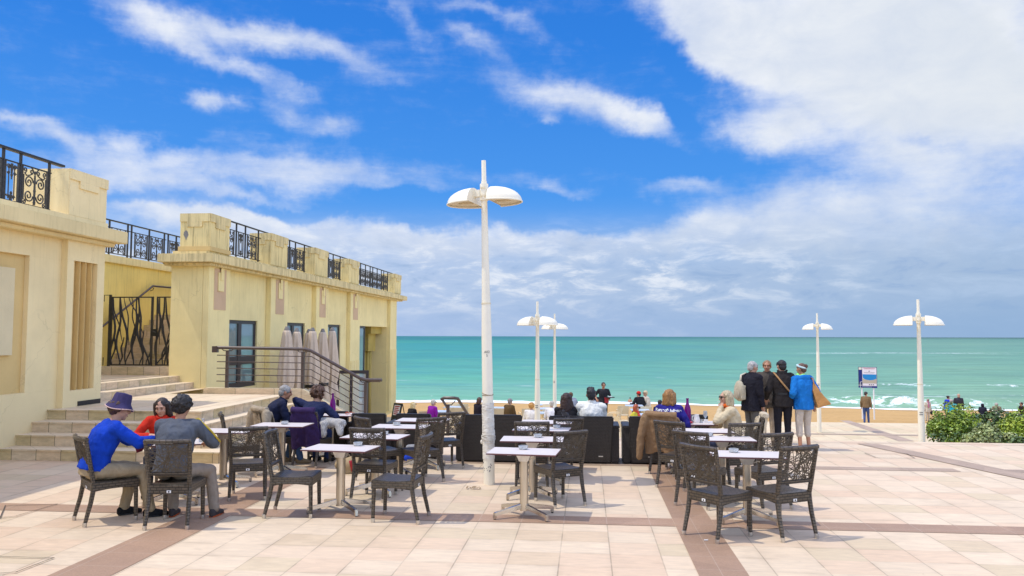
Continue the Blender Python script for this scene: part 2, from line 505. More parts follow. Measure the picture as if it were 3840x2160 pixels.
# ---------------------------------------------------------------- mesh builder
class MB:
    def __init__(self):
        self.v, self.f, self.mi = [], [], []
        self.cur = 0

    def add(self, vs, fs):
        o = len(self.v)
        self.v.extend([tuple(p) for p in vs])
        for f in fs:
            self.f.append([i + o for i in f])
            self.mi.append(self.cur)
        return self

    def box(self, lo, hi, rot=None, org=None, taper=1.0):
        x0, y0, z0 = lo
        x1, y1, z1 = hi
        vs = [(x0, y0, z0), (x1, y0, z0), (x1, y1, z0), (x0, y1, z0), (x0, y0, z1), (x1, y0, z1), (x1, y1, z1), (x0, y1, z1)]
        if taper != 1.0:
            cx, cy = (x0 + x1) / 2, (y0 + y1) / 2
            vs = [(cx + (p[0] - cx) * taper, cy + (p[1] - cy) * taper, p[2]) if i >= 4 else p for i, p in enumerate(vs)]
        if rot is not None:
            og = Vector(org or (0, 0, 0))
            vs = [og + rot @ (Vector(p) - og) for p in vs]
        return self.add(vs, [(0, 3, 2, 1), (4, 5, 6, 7), (0, 1, 5, 4), (1, 2, 6, 5), (2, 3, 7, 6), (3, 0, 4, 7)])

    def hexa(self, b, t):
        """bottom quad b and top quad t (both counter-clockwise from above)"""
        return self.add(list(b) + list(t), [(3, 2, 1, 0), (4, 5, 6, 7), (0, 1, 5, 4), (1, 2, 6, 5), (2, 3, 7, 6), (3, 0, 4, 7)])

    def tube(self, pts, rad, n=8, cap=True, flat=1.0, up=None):
        pts = [Vector(p) for p in pts]
        k = len(pts)
        if not hasattr(rad, '__len__'):
            rad = [rad] * k
        vs, fs = [], []
        side = None
        for i, p in enumerate(pts):
            t = (pts[min(i + 1, k - 1)] - pts[max(i - 1, 0)])
            if t.length < 1e-9:
                t = Vector((0, 0, 1))
            t.normalize()
            if side is None:
                ref = Vector(up) if up else (Vector((0, 0, 1)) if abs(t.z) < 0.9 else Vector((0, 1, 0)))
                side = t.cross(ref).normalized()
            else:
                side = (side - t * side.dot(t))
                if side.length < 1e-6:
                    side = t.cross(Vector((0.3, 0.5, 0.8)))
                side.normalize()
            b = t.cross(side)
            for j in range(n):
                a = 2 * PI * (j + 0.5) / n
                vs.append(p + (side * math.cos(a) + b * math.sin(a) * flat) * rad[i])
        for i in range(k - 1):
            for j in range(n):
                a, b2 = i * n + j, i * n + (j + 1) % n
                fs.append((a, b2, b2 + n, a + n))
        if cap:
            fs.append(tuple(reversed(range(n))))
            fs.append(tuple(range((k - 1) * n, k * n)))
        return self.add(vs, fs)

    def capsule(self, p0, p1, r0, r1, n=12):
        """tapered limb with rounded ends"""
        p0, p1 = Vector(p0), Vector(p1)
        d = p1 - p0
        L = d.length
        d = d.normalized() if L > 1e-6 else Vector((0, 0, 1))
        pts, rr = [], []
        for a in (0.15, 0.5, 0.8, 1.0):
            pts.append(p0 - d * r0 * math.cos(a * PI / 2))
            rr.append(r0 * math.sin(a * PI / 2))
        for a in (1.0, 0.8, 0.5, 0.15):
            pts.append(p1 + d * r1 * math.cos(a * PI / 2))
            rr.append(r1 * math.sin(a * PI / 2))
        return self.tube(pts, rr, n)

    def ellipsoid(self, c, r, rot=None, nu=14, nv=9):
        c = Vector(c)
        vs, fs = [], []
        for i in range(nv + 1):
            th = PI * (0.02 + 0.96 * i / nv)
            for j in range(nu):
                ph = 2 * PI * j / nu
                p = Vector((r[0] * math.sin(th) * math.cos(ph), r[1] * math.sin(th) * math.sin(ph), r[2] * math.cos(th)))
                if rot is not None:
                    p = rot @ p
                vs.append(c + p)
        for i in range(nv):
            for j in range(nu):
                a, b = i * nu + j, i * nu + (j + 1) % nu
                fs.append((a, a + nu, b + nu, b))
        fs.append(tuple(range(nu)))
        fs.append(tuple(reversed(range(nv * nu, (nv + 1) * nu))))
        return self.add(vs, fs)

    def lathe(self, prof, n=20, org=(0, 0, 0), cap=True):
        ox, oy, oz = org
        vs, fs = [], []
        for r, z in prof:
            for j in range(n):
                a = 2 * PI * j / n
                vs.append((ox + r * math.cos(a), oy + r * math.sin(a), oz + z))
        for i in range(len(prof) - 1):
            for j in range(n):
                a, b = i * n + j, i * n + (j + 1) % n
                fs.append((a, b, b + n, a + n))
        if cap:
            fs.append(tuple(reversed(range(n))))
            fs.append(tuple(range((len(prof) - 1) * n, len(prof) * n)))
        return self.add(vs, fs)

    def loft(self, rings, n=16):
        """rings: (centre, half width vector, half depth vector)"""
        vs, fs = [], []
        for c, a, b in rings:
            c, a, b = Vector(c), Vector(a), Vector(b)
            for j in range(n):
                t = 2 * PI * j / n
                ct, st = math.cos(t), math.sin(t)
                e = 0.8
                vs.append(c + a * (math.copysign(abs(ct) ** e, ct)) + b * (math.copysign(abs(st) ** e, st)))
        k = len(rings)
        for i in range(k - 1):
            for j in range(n):
                p, q = i * n + j, i * n + (j + 1) % n
                fs.append((p, q, q + n, p + n))
        fs.append(tuple(reversed(range(n))))
        fs.append(tuple(range((k - 1) * n, k * n)))
        return self.add(vs, fs)

    def prism(self, poly, z0, z1):
        n = len(poly)
        vs = [(x, y, z0) for x, y in poly] + [(x, y, z1) for x, y in poly]
        fs = [tuple(reversed(range(n))), tuple(range(n, 2 * n))] + [(i, (i + 1) % n, (i + 1) % n + n, i + n) for i in range(n)]
        return self.add(vs, fs)

    def mesh(self, name, mats, smooth=False, bevel=0.0):
        me = bpy.data.meshes.new(name)
        me.from_pydata(self.v, [], self.f)
        for m in (mats if isinstance(mats, (list, tuple)) else [mats]):
            me.materials.append(m)
        if any(self.mi):
            me.polygons.foreach_set('material_index', self.mi)
        if bevel > 0:
            bm = bmesh.new()
            bm.from_mesh(me)
            es = [e for e in bm.edges if len(e.link_faces) == 2 and e.calc_face_angle(0) > 0.6]
            bmesh.ops.bevel(bm, geom=es, offset=bevel, segments=2, affect='EDGES', clamp_overlap=True)
            bm.to_mesh(me)
            bm.free()
        if smooth or bevel > 0:
            me.shade_smooth()
            if bevel > 0 or smooth == 'auto':
                try:
                    me.set_sharp_from_angle(angle=R(38))
                except Exception:
                    pass
        me.update()
        return me

    def build(self, name, mats, parent=None, smooth=False, bevel=0.0, label=None):
        o = bpy.data.objects.new(name, self.mesh(name, mats, smooth, bevel))
        COL.objects.link(o)
        if parent is not None:
            o.parent = parent
        if label:
            o['label'] = label
        return o


def link_mesh(name, me, parent=None):
    o = bpy.data.objects.new(name, me)
    COL.objects.link(o)
    if parent is not None:
        o.parent = parent
    return o


def tag(o, label, cat, group=None):
    o['label'] = label
    o['category'] = cat
    if group:
        o['group'] = group
    return o


def thing(name, label, cat, loc=(0, 0, 0), rz=0.0, group=None, scale=1.0):
    o = bpy.data.objects.new(name, None)
    o.empty_display_size = 0.2
    COL.objects.link(o)
    o.location = loc
    o.rotation_euler = (0, 0, rz)
    o.scale = (scale,) * 3
    return tag(o, label, cat, group)


def struct(name, mb, m, smooth=False):
    o = mb.build(name, m, None, smooth)
    o['kind'] = 'structure'
    return o


def copy_tree(o, parent=None):
    kids = list(o.children)
    c = o.copy()
    COL.objects.link(c)
    c.parent = parent
    for ch in kids:
        copy_tree(ch, c)
    return c


def remesh(mb, voxel, smooth_it=4, disp=0.0, dscale=0.08, seed=0):
    """fuse overlapping closed shapes into one continuous skin"""
    me = mb.mesh('tmp', M['white'])
    o = bpy.data.objects.new('tmp', me)
    COL.objects.link(o)
    md = o.modifiers.new('r', 'REMESH')
    md.mode = 'VOXEL'
    md.voxel_size = voxel
    md.use_smooth_shade = True
    if smooth_it:
        s = o.modifiers.new('s', 'SMOOTH')
        s.iterations = smooth_it
        s.factor = 0.5
    if disp > 0:
        key = 'clouds%g' % dscale
        tx = bpy.data.textures.get(key)
        if tx is None:
            tx = bpy.data.textures.new(key, 'CLOUDS')
            tx.noise_scale = dscale
            tx.noise_depth = 2
        d = o.modifiers.new('d', 'DISPLACE')
        d.texture = tx
        d.strength = disp
        d.mid_level = 0.5
    dg = bpy.context.evaluated_depsgraph_get()
    dg.update()
    res = bpy.data.meshes.new_from_object(o.evaluated_get(dg), depsgraph=dg)
    bpy.data.objects.remove(o)
    bpy.data.meshes.remove(me)
    res.materials.clear()
    res.shade_smooth()
    return res


def join_into(me, mb):
    """append loose pieces (fingers) to a finished skin"""
    bm = bmesh.new()
    bm.from_mesh(me)
    vs = [bm.verts.new(p) for p in mb.v]
    for f in mb.f:
        try:
            nf = bm.faces.new([vs[i] for i in f])
            nf.smooth = True
        except ValueError:
            pass
    bm.to_mesh(me)
    bm.free()
# ---------------------------------------------------------------- light and sky
SUN_EL = R(63.0)
SUN_AZ = R(13.0)          # shadows fall this many degrees to the left of +X
sd = Vector((math.cos(SUN_AZ) * math.cos(SUN_EL), math.sin(SUN_AZ) * math.cos(SUN_EL), -math.sin(SUN_EL)))
sun_d = bpy.data.lights.new("sun", 'SUN')
sun_d.energy = 2.75
sun_d.angle = R(0.53)
sun_d.color = (1.0, 0.94, 0.84)
sun = bpy.data.objects.new("sun", sun_d)
COL.objects.link(sun)
sun.location = (-20, -5, 40)
sun.rotation_euler = sd.to_track_quat('-Z', 'Y').to_euler()

world = bpy.data.worlds.new("World")
scene.world = world
world.use_nodes = True
wt = NT(world.node_tree)
bg = world.node_tree.nodes['Background']
SKY = 0.10
bg.inputs['Strength'].default_value = SKY
sk = wt.node('ShaderNodeTexSky')
sk.sky_type = 'NISHITA'
sk.sun_disc = False
sk.sun_elevation = SUN_EL
sk.sun_rotation = R(261.0)
sk.air_density = 1.0
sk.dust_density = 0.4
sk.ozone_density = 2.5
gen = wt.node('ShaderNodeTexCoord').outputs['Generated']
dx, dy, dz = wt.xyz(gen)
az = wt.math('MULTIPLY', wt.math('ARCTAN2', dx, dy), 57.29578)
el = wt.math('MULTIPLY', wt.math('ARCSINE', wt.math('MINIMUM', wt.math('MAXIMUM', dz, -1.0), 1.0)), 57.29578)
ae = wt.comb(az, el, 0.0)


def azel(u, v):
    d = ray(u, v).normalized()
    return math.degrees(math.atan2(d.x, d.y)), math.degrees(math.asin(d.z))


# ragged edges: bend the field with noise before reading the cloud banks
wn = wt.noise(wt.scale(ae, 1.0), 0.16, 5, 0.62, 0.0, 'Color')
warp = wt.vmath('SUBTRACT', wn, (0.5, 0.5, 0.5))
aew = wt.vmath('ADD', ae, wt.vmath('MULTIPLY', warp, (7.0, 4.2, 0.0)))
BANKS = [  # u, v, half length, half width (pixels), slope (deg, down to the right), weight
    (985, 140, 640, 66, 14.5, 1.15), (610, 95, 300, 88, 22, 1.0), (880, 235, 290, 50, 27, 0.8),
    (797, 378, 120, 46, 12, 1.05), (1075, 425, 150, 62, 28, 0.62), (1255, 450, 120, 50, 5, 0.75), (1130, 350, 110, 30, 10, 0.4),
    (480, 505, 120, 50, 10, 0.85), (230, 515, 290, 46, 19, 0.75), (60, 440, 120, 26, 15, 0.5),
    (1130, 640, 600, 105, 5, 1.1), (560, 610, 330, 70, 10, 0.85), (300, 640, 380, 60, 6, 0.75), (760, 720, 460, 50, 8, 0.7),
    (640, 790, 420, 60, 10, 1.0), (1250, 870, 780, 80, 6, 1.1), (900, 800, 300, 50, 10, 0.8),
    (1530, 55, 190, 46, 36, 0.52), (1790, 140, 160, 46, 30, 0.58), (1830, 15, 220, 36, 10, 0.50), (1960, 80, 110, 40, 20, 0.45),
    (2130, 365, 330, 92, 13, 1.2), (2400, 440, 210, 62, 24, 1.1), (2060, 470, 60, 30, 20, 0.6),
    (3300, 60, 1150, 330, 10, 2.1), (3350, 380, 800, 270, 10, 2.1), (2620, 70, 460, 150, 32, 1.2), (2860, 480, 230, 90, 10, 1.0),
    (3500, 760, 760, 190, 4, 1.0), (2900, 800, 560, 110, -4, 1.1), (2090, 705, 260, 40, 13, 0.55), (2560, 690, 220, 42, -2, 0.7),
    (2450, 900, 1000, 90, 0, 1.2), (3300, 940, 900, 110, 4, 1.1), (1700, 960, 1000, 70, 2, 0.9), (1950, 840, 360, 46, 3, 0.7),
    (2380, 585, 360, 62, 8, -0.9), (2220, 795, 260, 36, 3, -0.6), (3480, 535, 200, 36, 6, -0.45), (3150, 400, 150, 40, 14, -0.30), (2600, 230, 170, 80, 30, -0.55), (2560, 420, 130, 60, 25, -0.35), (1620, 850, 320, 26, 2, -0.7),
    (2050, 800, 520, 70, 2, -1.7), (950, 775, 600, 28, 5, -1.05), (1560, 760, 260, 40, 4, -0.7), (2180, 862, 430, 40, 2, -1.1), (1950, 560, 560, 70, 3, -0.4), (760, 540, 300, 26, 8, -0.3), (900, 700, 200, 22, 8, -0.35)]
field = None
for (bu, bv, hl, hw, an, wgt) in BANKS:
    a0, e0 = azel(bu, bv)
    a1, e1 = azel(bu + 100, bv)
    a2, e2 = azel(bu, bv - 100)
    sx, sy = (a1 - a0) / 100.0, (e2 - e0) / 100.0
    mp = wt.node('ShaderNodeMapping', vector_type='TEXTURE')
    wt.put(mp.inputs['Vector'], aew)
    mp.inputs['Location'].default_value = (a0, e0, 0)
    tilt = math.atan2((e1 - e0), (a1 - a0))
    mp.inputs['Rotation'].default_value = (0, 0, -R(an) + tilt)
    mp.inputs['Scale'].default_value = (hl * sx * 1.25, hw * sy * 1.45, 1)
    dl = wt.vmath('LENGTH', mp.outputs[0], out=1)
    g = wt.map(dl, 1.0, 0.0, 0.0, wgt, smooth=True)
    field = g if field is None else wt.math('ADD', field, g)
# unseen broken cloud added outside the view to raise the fill light
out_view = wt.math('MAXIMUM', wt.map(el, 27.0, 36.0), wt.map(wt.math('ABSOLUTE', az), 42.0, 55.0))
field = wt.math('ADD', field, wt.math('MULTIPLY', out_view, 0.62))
# cloud texture on a flat layer overhead, streets running down to the right
inv = wt.math('DIVIDE', 1.0, wt.math('ADD', wt.math('MAXIMUM', dz, 0.0), 0.10))
pl = wt.comb(wt.math('MULTIPLY', dx, inv), wt.math('MULTIPLY', dy, inv), 0.0)
mp = wt.node('ShaderNodeMapping', vector_type='POINT')
wt.put(mp.inputs['Vector'], ae)
mp.inputs['Rotation'].default_value = (0, 0, R(13))
mp.inputs['Scale'].default_value = (0.26, 1.0, 1.0)
t1 = wt.noise(mp.outputs[0], 0.34, 8, 0.60, 0.35)
t2 = wt.noise(wt.vmath('MULTIPLY', ae, (0.75, 1.0, 1.0)), 0.75, 8, 0.64, 0.2)
mpf = wt.node('ShaderNodeMapping', vector_type='POINT')
wt.put(mpf.inputs['Vector'], ae)
mpf.inputs['Rotation'].default_value = (0, 0, R(16))
mpf.inputs['Scale'].default_value = (0.16, 1.0, 1.0)
t3 = wt.noise(mpf.outputs[0], 1.5, 6, 0.68, 0.6)
tex = wt.math('ADD', wt.math('MULTIPLY', t1, 0.52), wt.math('MULTIPLY_ADD', t3, 0.20, wt.math('MULTIPLY', t2, 0.30)))
dens = wt.math('ADD', field, wt.math('MULTIPLY', wt.math('SUBTRACT', tex, 0.5), 2.3))
cover = wt.math('MULTIPLY', wt.map(dens, -0.05, 1.62, 0.0, 1.0, smooth=True), 0.98)
thick = wt.map(dens, 0.75, 1.9, 0.0, 1.0)
# blue of the open sky
blue = wt.mix(1.0, sk.outputs[0], (0.66, 1.05, 1.50), 'MULTIPLY')
k = 1.0 / SKY
grad = wt.ramp(wt.map(el, 0.0, 40.0), [(0.0, srgb(150, 182, 224)), (0.10, srgb(132, 180, 240)), (0.25, srgb(72, 152, 240)), (0.50, srgb(42, 130, 230)), (0.85, srgb(26, 108, 214)), (1.0, srgb(22, 98, 205))])
blue = wt.mix(0.85, blue, wt.scale(grad, k))
# cloud light: bright tops, lilac-grey thick parts, blue-grey veil low on the right
lum = wt.noise(wt.vmath('MULTIPLY', ae, (0.7, 1.2, 1.0)), 0.30, 6, 0.6, 0.3)
white = wt.mix(wt.map(lum, 0.32, 0.68), srgb(206, 218, 242), srgb(246, 249, 255))
white = wt.mix(wt.math('MULTIPLY', thick, wt.map(az, 0.0, 30.0, 0.15, 0.80)), white, srgb(222, 229, 236))
cl = wt.scale(white, k)
lav = wt.math('MULTIPLY', wt.map(el, 15.0, 7.0, 0.0, 0.75, True), wt.map(az, -8.0, 10.0))
cl = wt.mix(lav, cl, wt.scale(wt.mix(wt.map(lum, 0.35, 0.65), srgb(184, 205, 240), srgb(222, 231, 246)), k))
col = wt.mix(cover, blue, cl)
# low cumulus layer and haze along the horizon
lowt = wt.noise(wt.vmath('MULTIPLY', ae, (0.40, 1.25, 1.0)), 0.66, 8, 0.62, 0.4)
veil = wt.mix(wt.map(az, -20.0, 26.0), srgb(186, 205, 236), srgb(166, 190, 220))
veil = wt.mix(wt.map(lowt, 0.46, 0.66, 0.0, 1.0, True), veil, wt.mix(wt.map(az, 6.0, 22.0), srgb(230, 237, 248), srgb(178, 200, 228)))
veil = wt.mix(wt.map(lowt, 0.46, 0.30, 0.0, 0.8, True), veil, srgb(150, 178, 216))
hz = wt.math('MULTIPLY', wt.map(el, 9.5, 4.0, 0.0, 1.0, True), wt.map(wt.math('ABSOLUTE', az), 60.0, 90.0, 0.95, 0.5))
col = wt.mix(hz, col, wt.scale(veil, k))
base = wt.mix(wt.map(az, -15.0, 25.0), srgb(168, 192, 230), srgb(146, 178, 216))
col = wt.mix(wt.map(el, 3.6, 0.6, 0.0, 0.85, True), col, wt.scale(base, k))
col = wt.mix(out_view, col, wt.vmath('MULTIPLY', col, (2.75, 2.42, 2.00)))  # sky outside the view brightened and warmed as added fill light
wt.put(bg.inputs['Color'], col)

# ---------------------------------------------------------------- ground levels
LOW, PROM, SEA = -1.55, -3.05, -6.0
EDGE = 16.05        # where the upper plaza ends
EDGE2 = 34.6        # where the lower terrace ends


def sheet(name, m, x0, x1, y0, y1, z):
    mb = MB()
    mb.add([(x0, y0, z), (x1, y0, z), (x1, y1, z), (x0, y1, z)], [(0, 1, 2, 3)])
    return struct(name, mb, m)


mb = MB()
mb.box((-40, -30, -1.9), (60, EDGE, 0.0))
struct('plaza', mb, M['paving'])
mb = MB()
mb.box((-6.2, EDGE + 0.002, -1.9), (-4.2, 17.4, -0.003))
struct('plaza', mb, M['paving'])
mb = MB()
mb.box((-60, EDGE + 0.01, -3.4), (120, EDGE2, LOW))
struct('terrace', mb, M['paving_low'])
mb = MB()
mb.box((-200, EDGE2 + 0.01, -7.0), (300, 48.6, PROM))
struct('promenade', mb, M['paving_low'])


def band(name, m, quad, z):
    mb = MB()
    mb.add([(x, y, z) for x, y in quad], [(0, 1, 2, 3)])
    return struct(name, mb, m)


band('paving_band', M['granite'], [(0.93, -8), (1.35, -8), (1.35, EDGE - 0.5), (0.93, EDGE - 0.5)], 0.004)
band('paving_band', M['granite'], [(-4.47, -8), (-3.95, -8), (-3.95, 12.0), (-4.47, 12.0)], 0.004)
for x0, x1 in ((-8.6, -4.472), (-3.948, 0.928), (1.352, 14.0)):
    band('paving_band', M['granite'], [(x0, 8.66), (x1, 8.66), (x1, 9.02), (x0, 9.02)], 0.004)
for x0, x1 in ((-3.9, 0.928), (1.352, 5.55), (6.16, 20.0)):
    band('paving_band', M['granite_grey'], [(x0, 12.58), (x1, 12.58), (x1, 12.86), (x0, 12.86)], 0.004)
band('paving_band', M['granite_grey'], [(7.1, 8.6), (7.6, 8.6), (5.42, 15.62), (5.04, 15.62)], 0.008)
band('paving_band', M['granite_grey'], [(-30, EDGE - 0.32), (40, EDGE - 0.32), (40, EDGE - 0.30), (-30, EDGE - 0.30)], 0.004)
# bands of the lower terrace
q = [at(3430, 1655, LOW), at(3370, 1655, LOW), at(3148, 1577, LOW), at(3185, 1577, LOW)]
band('paving_band', M['granite_grey'], [(p.x, p.y) for p in (q[1], q[0], q[3], q[2])], LOW + 0.004)
for yy in (24.6, 30.2):
    band('paving_band', M['granite_grey'], [(-20, yy), (60, yy), (60, yy + 0.36), (-20, yy + 0.36)], LOW + 0.008)

# beach: gentle slope with footprints down to and under the water
m, nt, bs = new_mat('sand')
P = nt.node('ShaderNodeNewGeometry').outputs['Position']
px, py, pz = nt.xyz(P)
n1 = nt.noise(nt.vmath('MULTIPLY', P, (0.5, 1.0, 1.0)), 0.25, 5, 0.6)
n2 = nt.noise(nt.vmath('MULTIPLY', P, (0.9, 1.0, 1.0)), 2.4, 5, 0.75)
k1 = nt.math('MULTIPLY', nt.map(n1, 0.3, 0.7, 0.92, 1.06), nt.map(n2, 0.35, 0.65, 0.84, 1.06))
c = nt.vmath('MULTIPLY', (0.56, 0.345, 0.135), nt.comb(k1, k1, k1))
wet = nt.map(pz, -5.45, -5.95, 0.0, 0.65)
c = nt.mix(wet, c, (0.30, 0.20, 0.09))
nt.put(bs.inputs['Base Color'], c)
bs.inputs['Roughness'].default_value = 0.9
bs.inputs['Specular IOR Level'].default_value = 0.1
nt.put(bs.inputs['Normal'], nt.bump(n2, 0.8, 0.12))
M['sand'] = m
rng = np.random.default_rng(5)


def noise2(x, y, seed, octaves=5, base=0.1):
    """cheap band-limited random surface from sine waves"""
    r = np.random.default_rng(seed)
    o = np.zeros_like(x)
    f, a = base, 1.0
    for _ in range(octaves):
        for __ in range(4):
            t = r.uniform(0, 2 * np.pi)
            o += a * np.sin(f * (x * np.cos(t) + y * np.sin(t)) * r.uniform(0.7, 1.3) + r.uniform(0, 6.28)) / 2.0
        f *= 2.0
        a *= 0.55
    return o


def grid_mesh(name, xs_of_y, ys, zf, mat, attr=None):
    rows = []
    for y in ys:
        rows.append(np.stack([xs_of_y(y), np.full_like(xs_of_y(y), y)], 1))
    A = np.concatenate(rows)
    x, y = A[:, 0], A[:, 1]
    z, at_ = zf(x, y)
    nx_, ny_ = len(rows[0]), len(ys)
    vs = np.stack([x, y, z], 1)
    i = np.arange(ny_ - 1)[:, None] * nx_ + np.arange(nx_ - 1)[None, :]
    fs = np.stack([i, i + 1, i + 1 + nx_, i + nx_], -1).reshape(-1, 4)
    me = bpy.data.meshes.new(name)
    me.vertices.add(len(vs))
    me.vertices.foreach_set('co', vs.astype(np.float32).ravel())
    me.loops.add(fs.size)
    me.loops.foreach_set('vertex_index', fs.astype(np.int32).ravel())
    me.polygons.add(len(fs))
    me.polygons.foreach_set('loop_start', np.arange(0, fs.size, 4, dtype=np.int32))
    me.polygons.foreach_set('loop_total', np.full(len(fs), 4, dtype=np.int32))
    me.update()
    me.validate()
    if at_ is not None:
        a = me.attributes.new('foam', 'FLOAT', 'POINT')
        a.data.foreach_set('value', at_.astype(np.float32))
    me.materials.append(mat)
    me.shade_smooth()
    o = link_mesh(name, me)
    o['kind'] = 'structure'
    return o


def shore_y(x):
    return 97.2 - 0.055 * (x + 22) + 1.2 * np.sin(x * 0.09 + 1.0) + 0.5 * np.sin(x * 0.31)


def sand_z(x, y):
    t = (y - 48.6) / (shore_y(x) - 48.6)
    z = PROM - 0.02 + (SEA - PROM) * t
    z = z + 0.06 * noise2(x, y * 1.3, 3, 4, 0.35) * np.clip(1.15 - t, 0, 1)
    return z, None


grid_mesh('beach', lambda y: np.linspace(-160, 260, 240), np.concatenate([np.arange(48.55, 60, 0.4), np.arange(60, 118, 1.0)]), sand_z, M['sand'])

# sea
m, nt, bs = new_mat('sea_water')
P = nt.node('ShaderNodeNewGeometry').outputs['Position']
px, py, pz = nt.xyz(P)
dist = nt.math('LOGARITHM', nt.math('MAXIMUM', py, 10.0), 10.0)   # 100 m -> 2, 100 km -> 5
side = nt.map(nt.math('DIVIDE', px, py), -0.15, 0.45)
d01 = nt.map(dist, 1.95, 4.4)
cl_ = nt.ramp(d01, [(0.0, (0.20, 0.46, 0.38)), (0.10, (0.085, 0.36, 0.33)), (0.22, (0.045, 0.29, 0.30)), (0.36, (0.032, 0.27, 0.29)), (0.46, (0.030, 0.27, 0.25)), (0.56, (0.018, 0.17, 0.21)), (0.68, (0.014, 0.165, 0.19)), (0.78, (0.018, 0.20, 0.215)), (1.0, (0.012, 0.13, 0.16))])
cr_ = nt.ramp(d01, [(0.0, (0.20, 0.40, 0.32)), (0.10, (0.13, 0.34, 0.28)), (0.25, (0.105, 0.30, 0.265)), (0.45, (0.10, 0.28, 0.255)), (0.62, (0.07, 0.235, 0.21)), (0.75, (0.030, 0.125, 0.135)), (1.0, (0.018, 0.085, 0.10))])
c = nt.mix(side, cl_, cr_)
# long patches of lighter and darker water, flattened by distance
lg = nt.comb(nt.math('DIVIDE', px, nt.math('POWER', py, 0.82)), nt.math('MULTIPLY', dist, 9.0), 0.0)
pt = nt.noise(lg, 1.6, 5, 0.6, 0.3)
c = nt.mix(nt.map(pt, 0.52, 0.72, 0.0, 0.6), c, nt.mix(side, (0.10, 0.40, 0.28), (0.16, 0.38, 0.29)))
c = nt.mix(nt.map(pt, 0.46, 0.28, 0.0, 0.6), c, nt.mix(side, (0.035, 0.22, 0.33), (0.075, 0.225, 0.225)))
rip = nt.comb(nt.math('DIVIDE', px, nt.math('POWER', py, 0.72)), nt.math('MULTIPLY', dist, 60.0), 0.0)
rp = nt.noise(rip, 2.2, 6, 0.7, 0.4)
kk = nt.map(rp, 0.3, 0.7, 0.70, 1.25)
c = nt.vmath('MULTIPLY', c, nt.comb(nt.math('MULTIPLY', kk, 1.12), nt.math('MULTIPLY', kk, 0.92), nt.math('MULTIPLY', kk, 0.70)))
# whitecaps
wc = nt.noise(nt.comb(nt.math('DIVIDE', px, nt.math('POWER', py, 0.85)), nt.math('MULTIPLY', dist, 42.0), 3.0), 3.4, 4, 0.72, 0.2)
caps = nt.math('MULTIPLY', nt.map(wc, 0.685, 0.725), nt.map(dist, 2.02, 2.1))
fo = nt.node('ShaderNodeAttribute', attribute_name='foam').outputs['Fac']
fn = nt.noise(nt.vmath('MULTIPLY', P, (0.35, 0.42, 1.0)), 0.9, 7, 0.72, 1.2)
foam = nt.map(nt.math('ADD', fo, nt.math('MULTIPLY', nt.math('SUBTRACT', fn, 0.5), 2.3)), 0.40, 0.62)
foam = nt.math('MAXIMUM', foam, nt.math('MULTIPLY', caps, 0.85))
c = nt.mix(foam, c, (0.86, 0.88, 0.88))
nt.put(bs.inputs['Base Color'], c)
nt.put(bs.inputs['Roughness'], nt.map(foam, 0, 1, 0.45, 0.9))
bs.inputs['Specular IOR Level'].default_value = 0.10
b1 = nt.noise(nt.vmath('MULTIPLY', P, (0.25, 1.0, 1.0)), 0.5, 5, 0.65)
nt.put(bs.inputs['Normal'], nt.bump(b1, 0.35, 0.6))
M['sea'] = m


def sea_z(x, y):
    s = y - shore_y(x)
    near = np.exp(-np.clip(s, 0, None) / 40.0)
    z = SEA + 0.05 * noise2(x * 0.4, y, 11, 4, 0.25) * np.clip(1 - (y - 300) / 300, 0, 1)
    # a low breaking roller, higher on the right
    amp = np.clip((x - 8) / 22.0, 0.10, 1.0) * (0.75 + 0.3 * np.sin(x * 0.21))
    w0 = 9.0 + 2.2 * np.sin(x * 0.11 + 0.6) + 1.0 * np.sin(x * 0.27)
    roller = np.exp(-((s - w0) / np.where(s < w0, 1.3, 3.4)) ** 2)
    z = z + amp * 1.05 * roller
    w1 = 42 + 5 * np.sin(x * 0.05)
    z = z + 0.5 * np.exp(-((s - w1) / 5.0) ** 2) * np.clip((x - 20) / 40, 0, 1)
    foam = np.clip(1.15 - s / 2.2, 0, 0.9) + 0.27 * amp * np.exp(-((s - w0 + 1.6) / 2.4) ** 2) + 0.20 * amp * np.exp(-((s - 10.0) / 11.0) ** 2)
    foam += 0.16 * np.clip((x - 5) / 30, 0.25, 1) * np.exp(-((s - 22) / 12.0) ** 2)
    foam += np.clip((x - 90) / 20, 0, 1) * np.clip((250 - x) / 60, 0, 1) * 0.55 * np.exp(-((s - 330 - 0.25 * (x - 150)) / 9.0) ** 2)
    foam += 0.4 * np.exp(-((s - w1 + 2) / 2.5) ** 2) * np.clip((x - 30) / 10, 0, 1) * (np.sin(x * 0.4) > 0.1)
    z = z + np.clip(foam, 0, 1) * 0.06 * np.abs(noise2(x, y, 17, 3, 1.2))
    z = np.where(s < -2, SEA - 0.2, z)
    return z, foam


ys = np.concatenate([np.arange(86, 125, 0.35), np.arange(125, 200, 1.2), np.geomspace(200, 900, 70), np.geomspace(950, 90000, 40)])
grid_mesh('sea', lambda y: np.linspace(-1.25, 1.25, 420) * y, ys, sea_z, M['sea'])

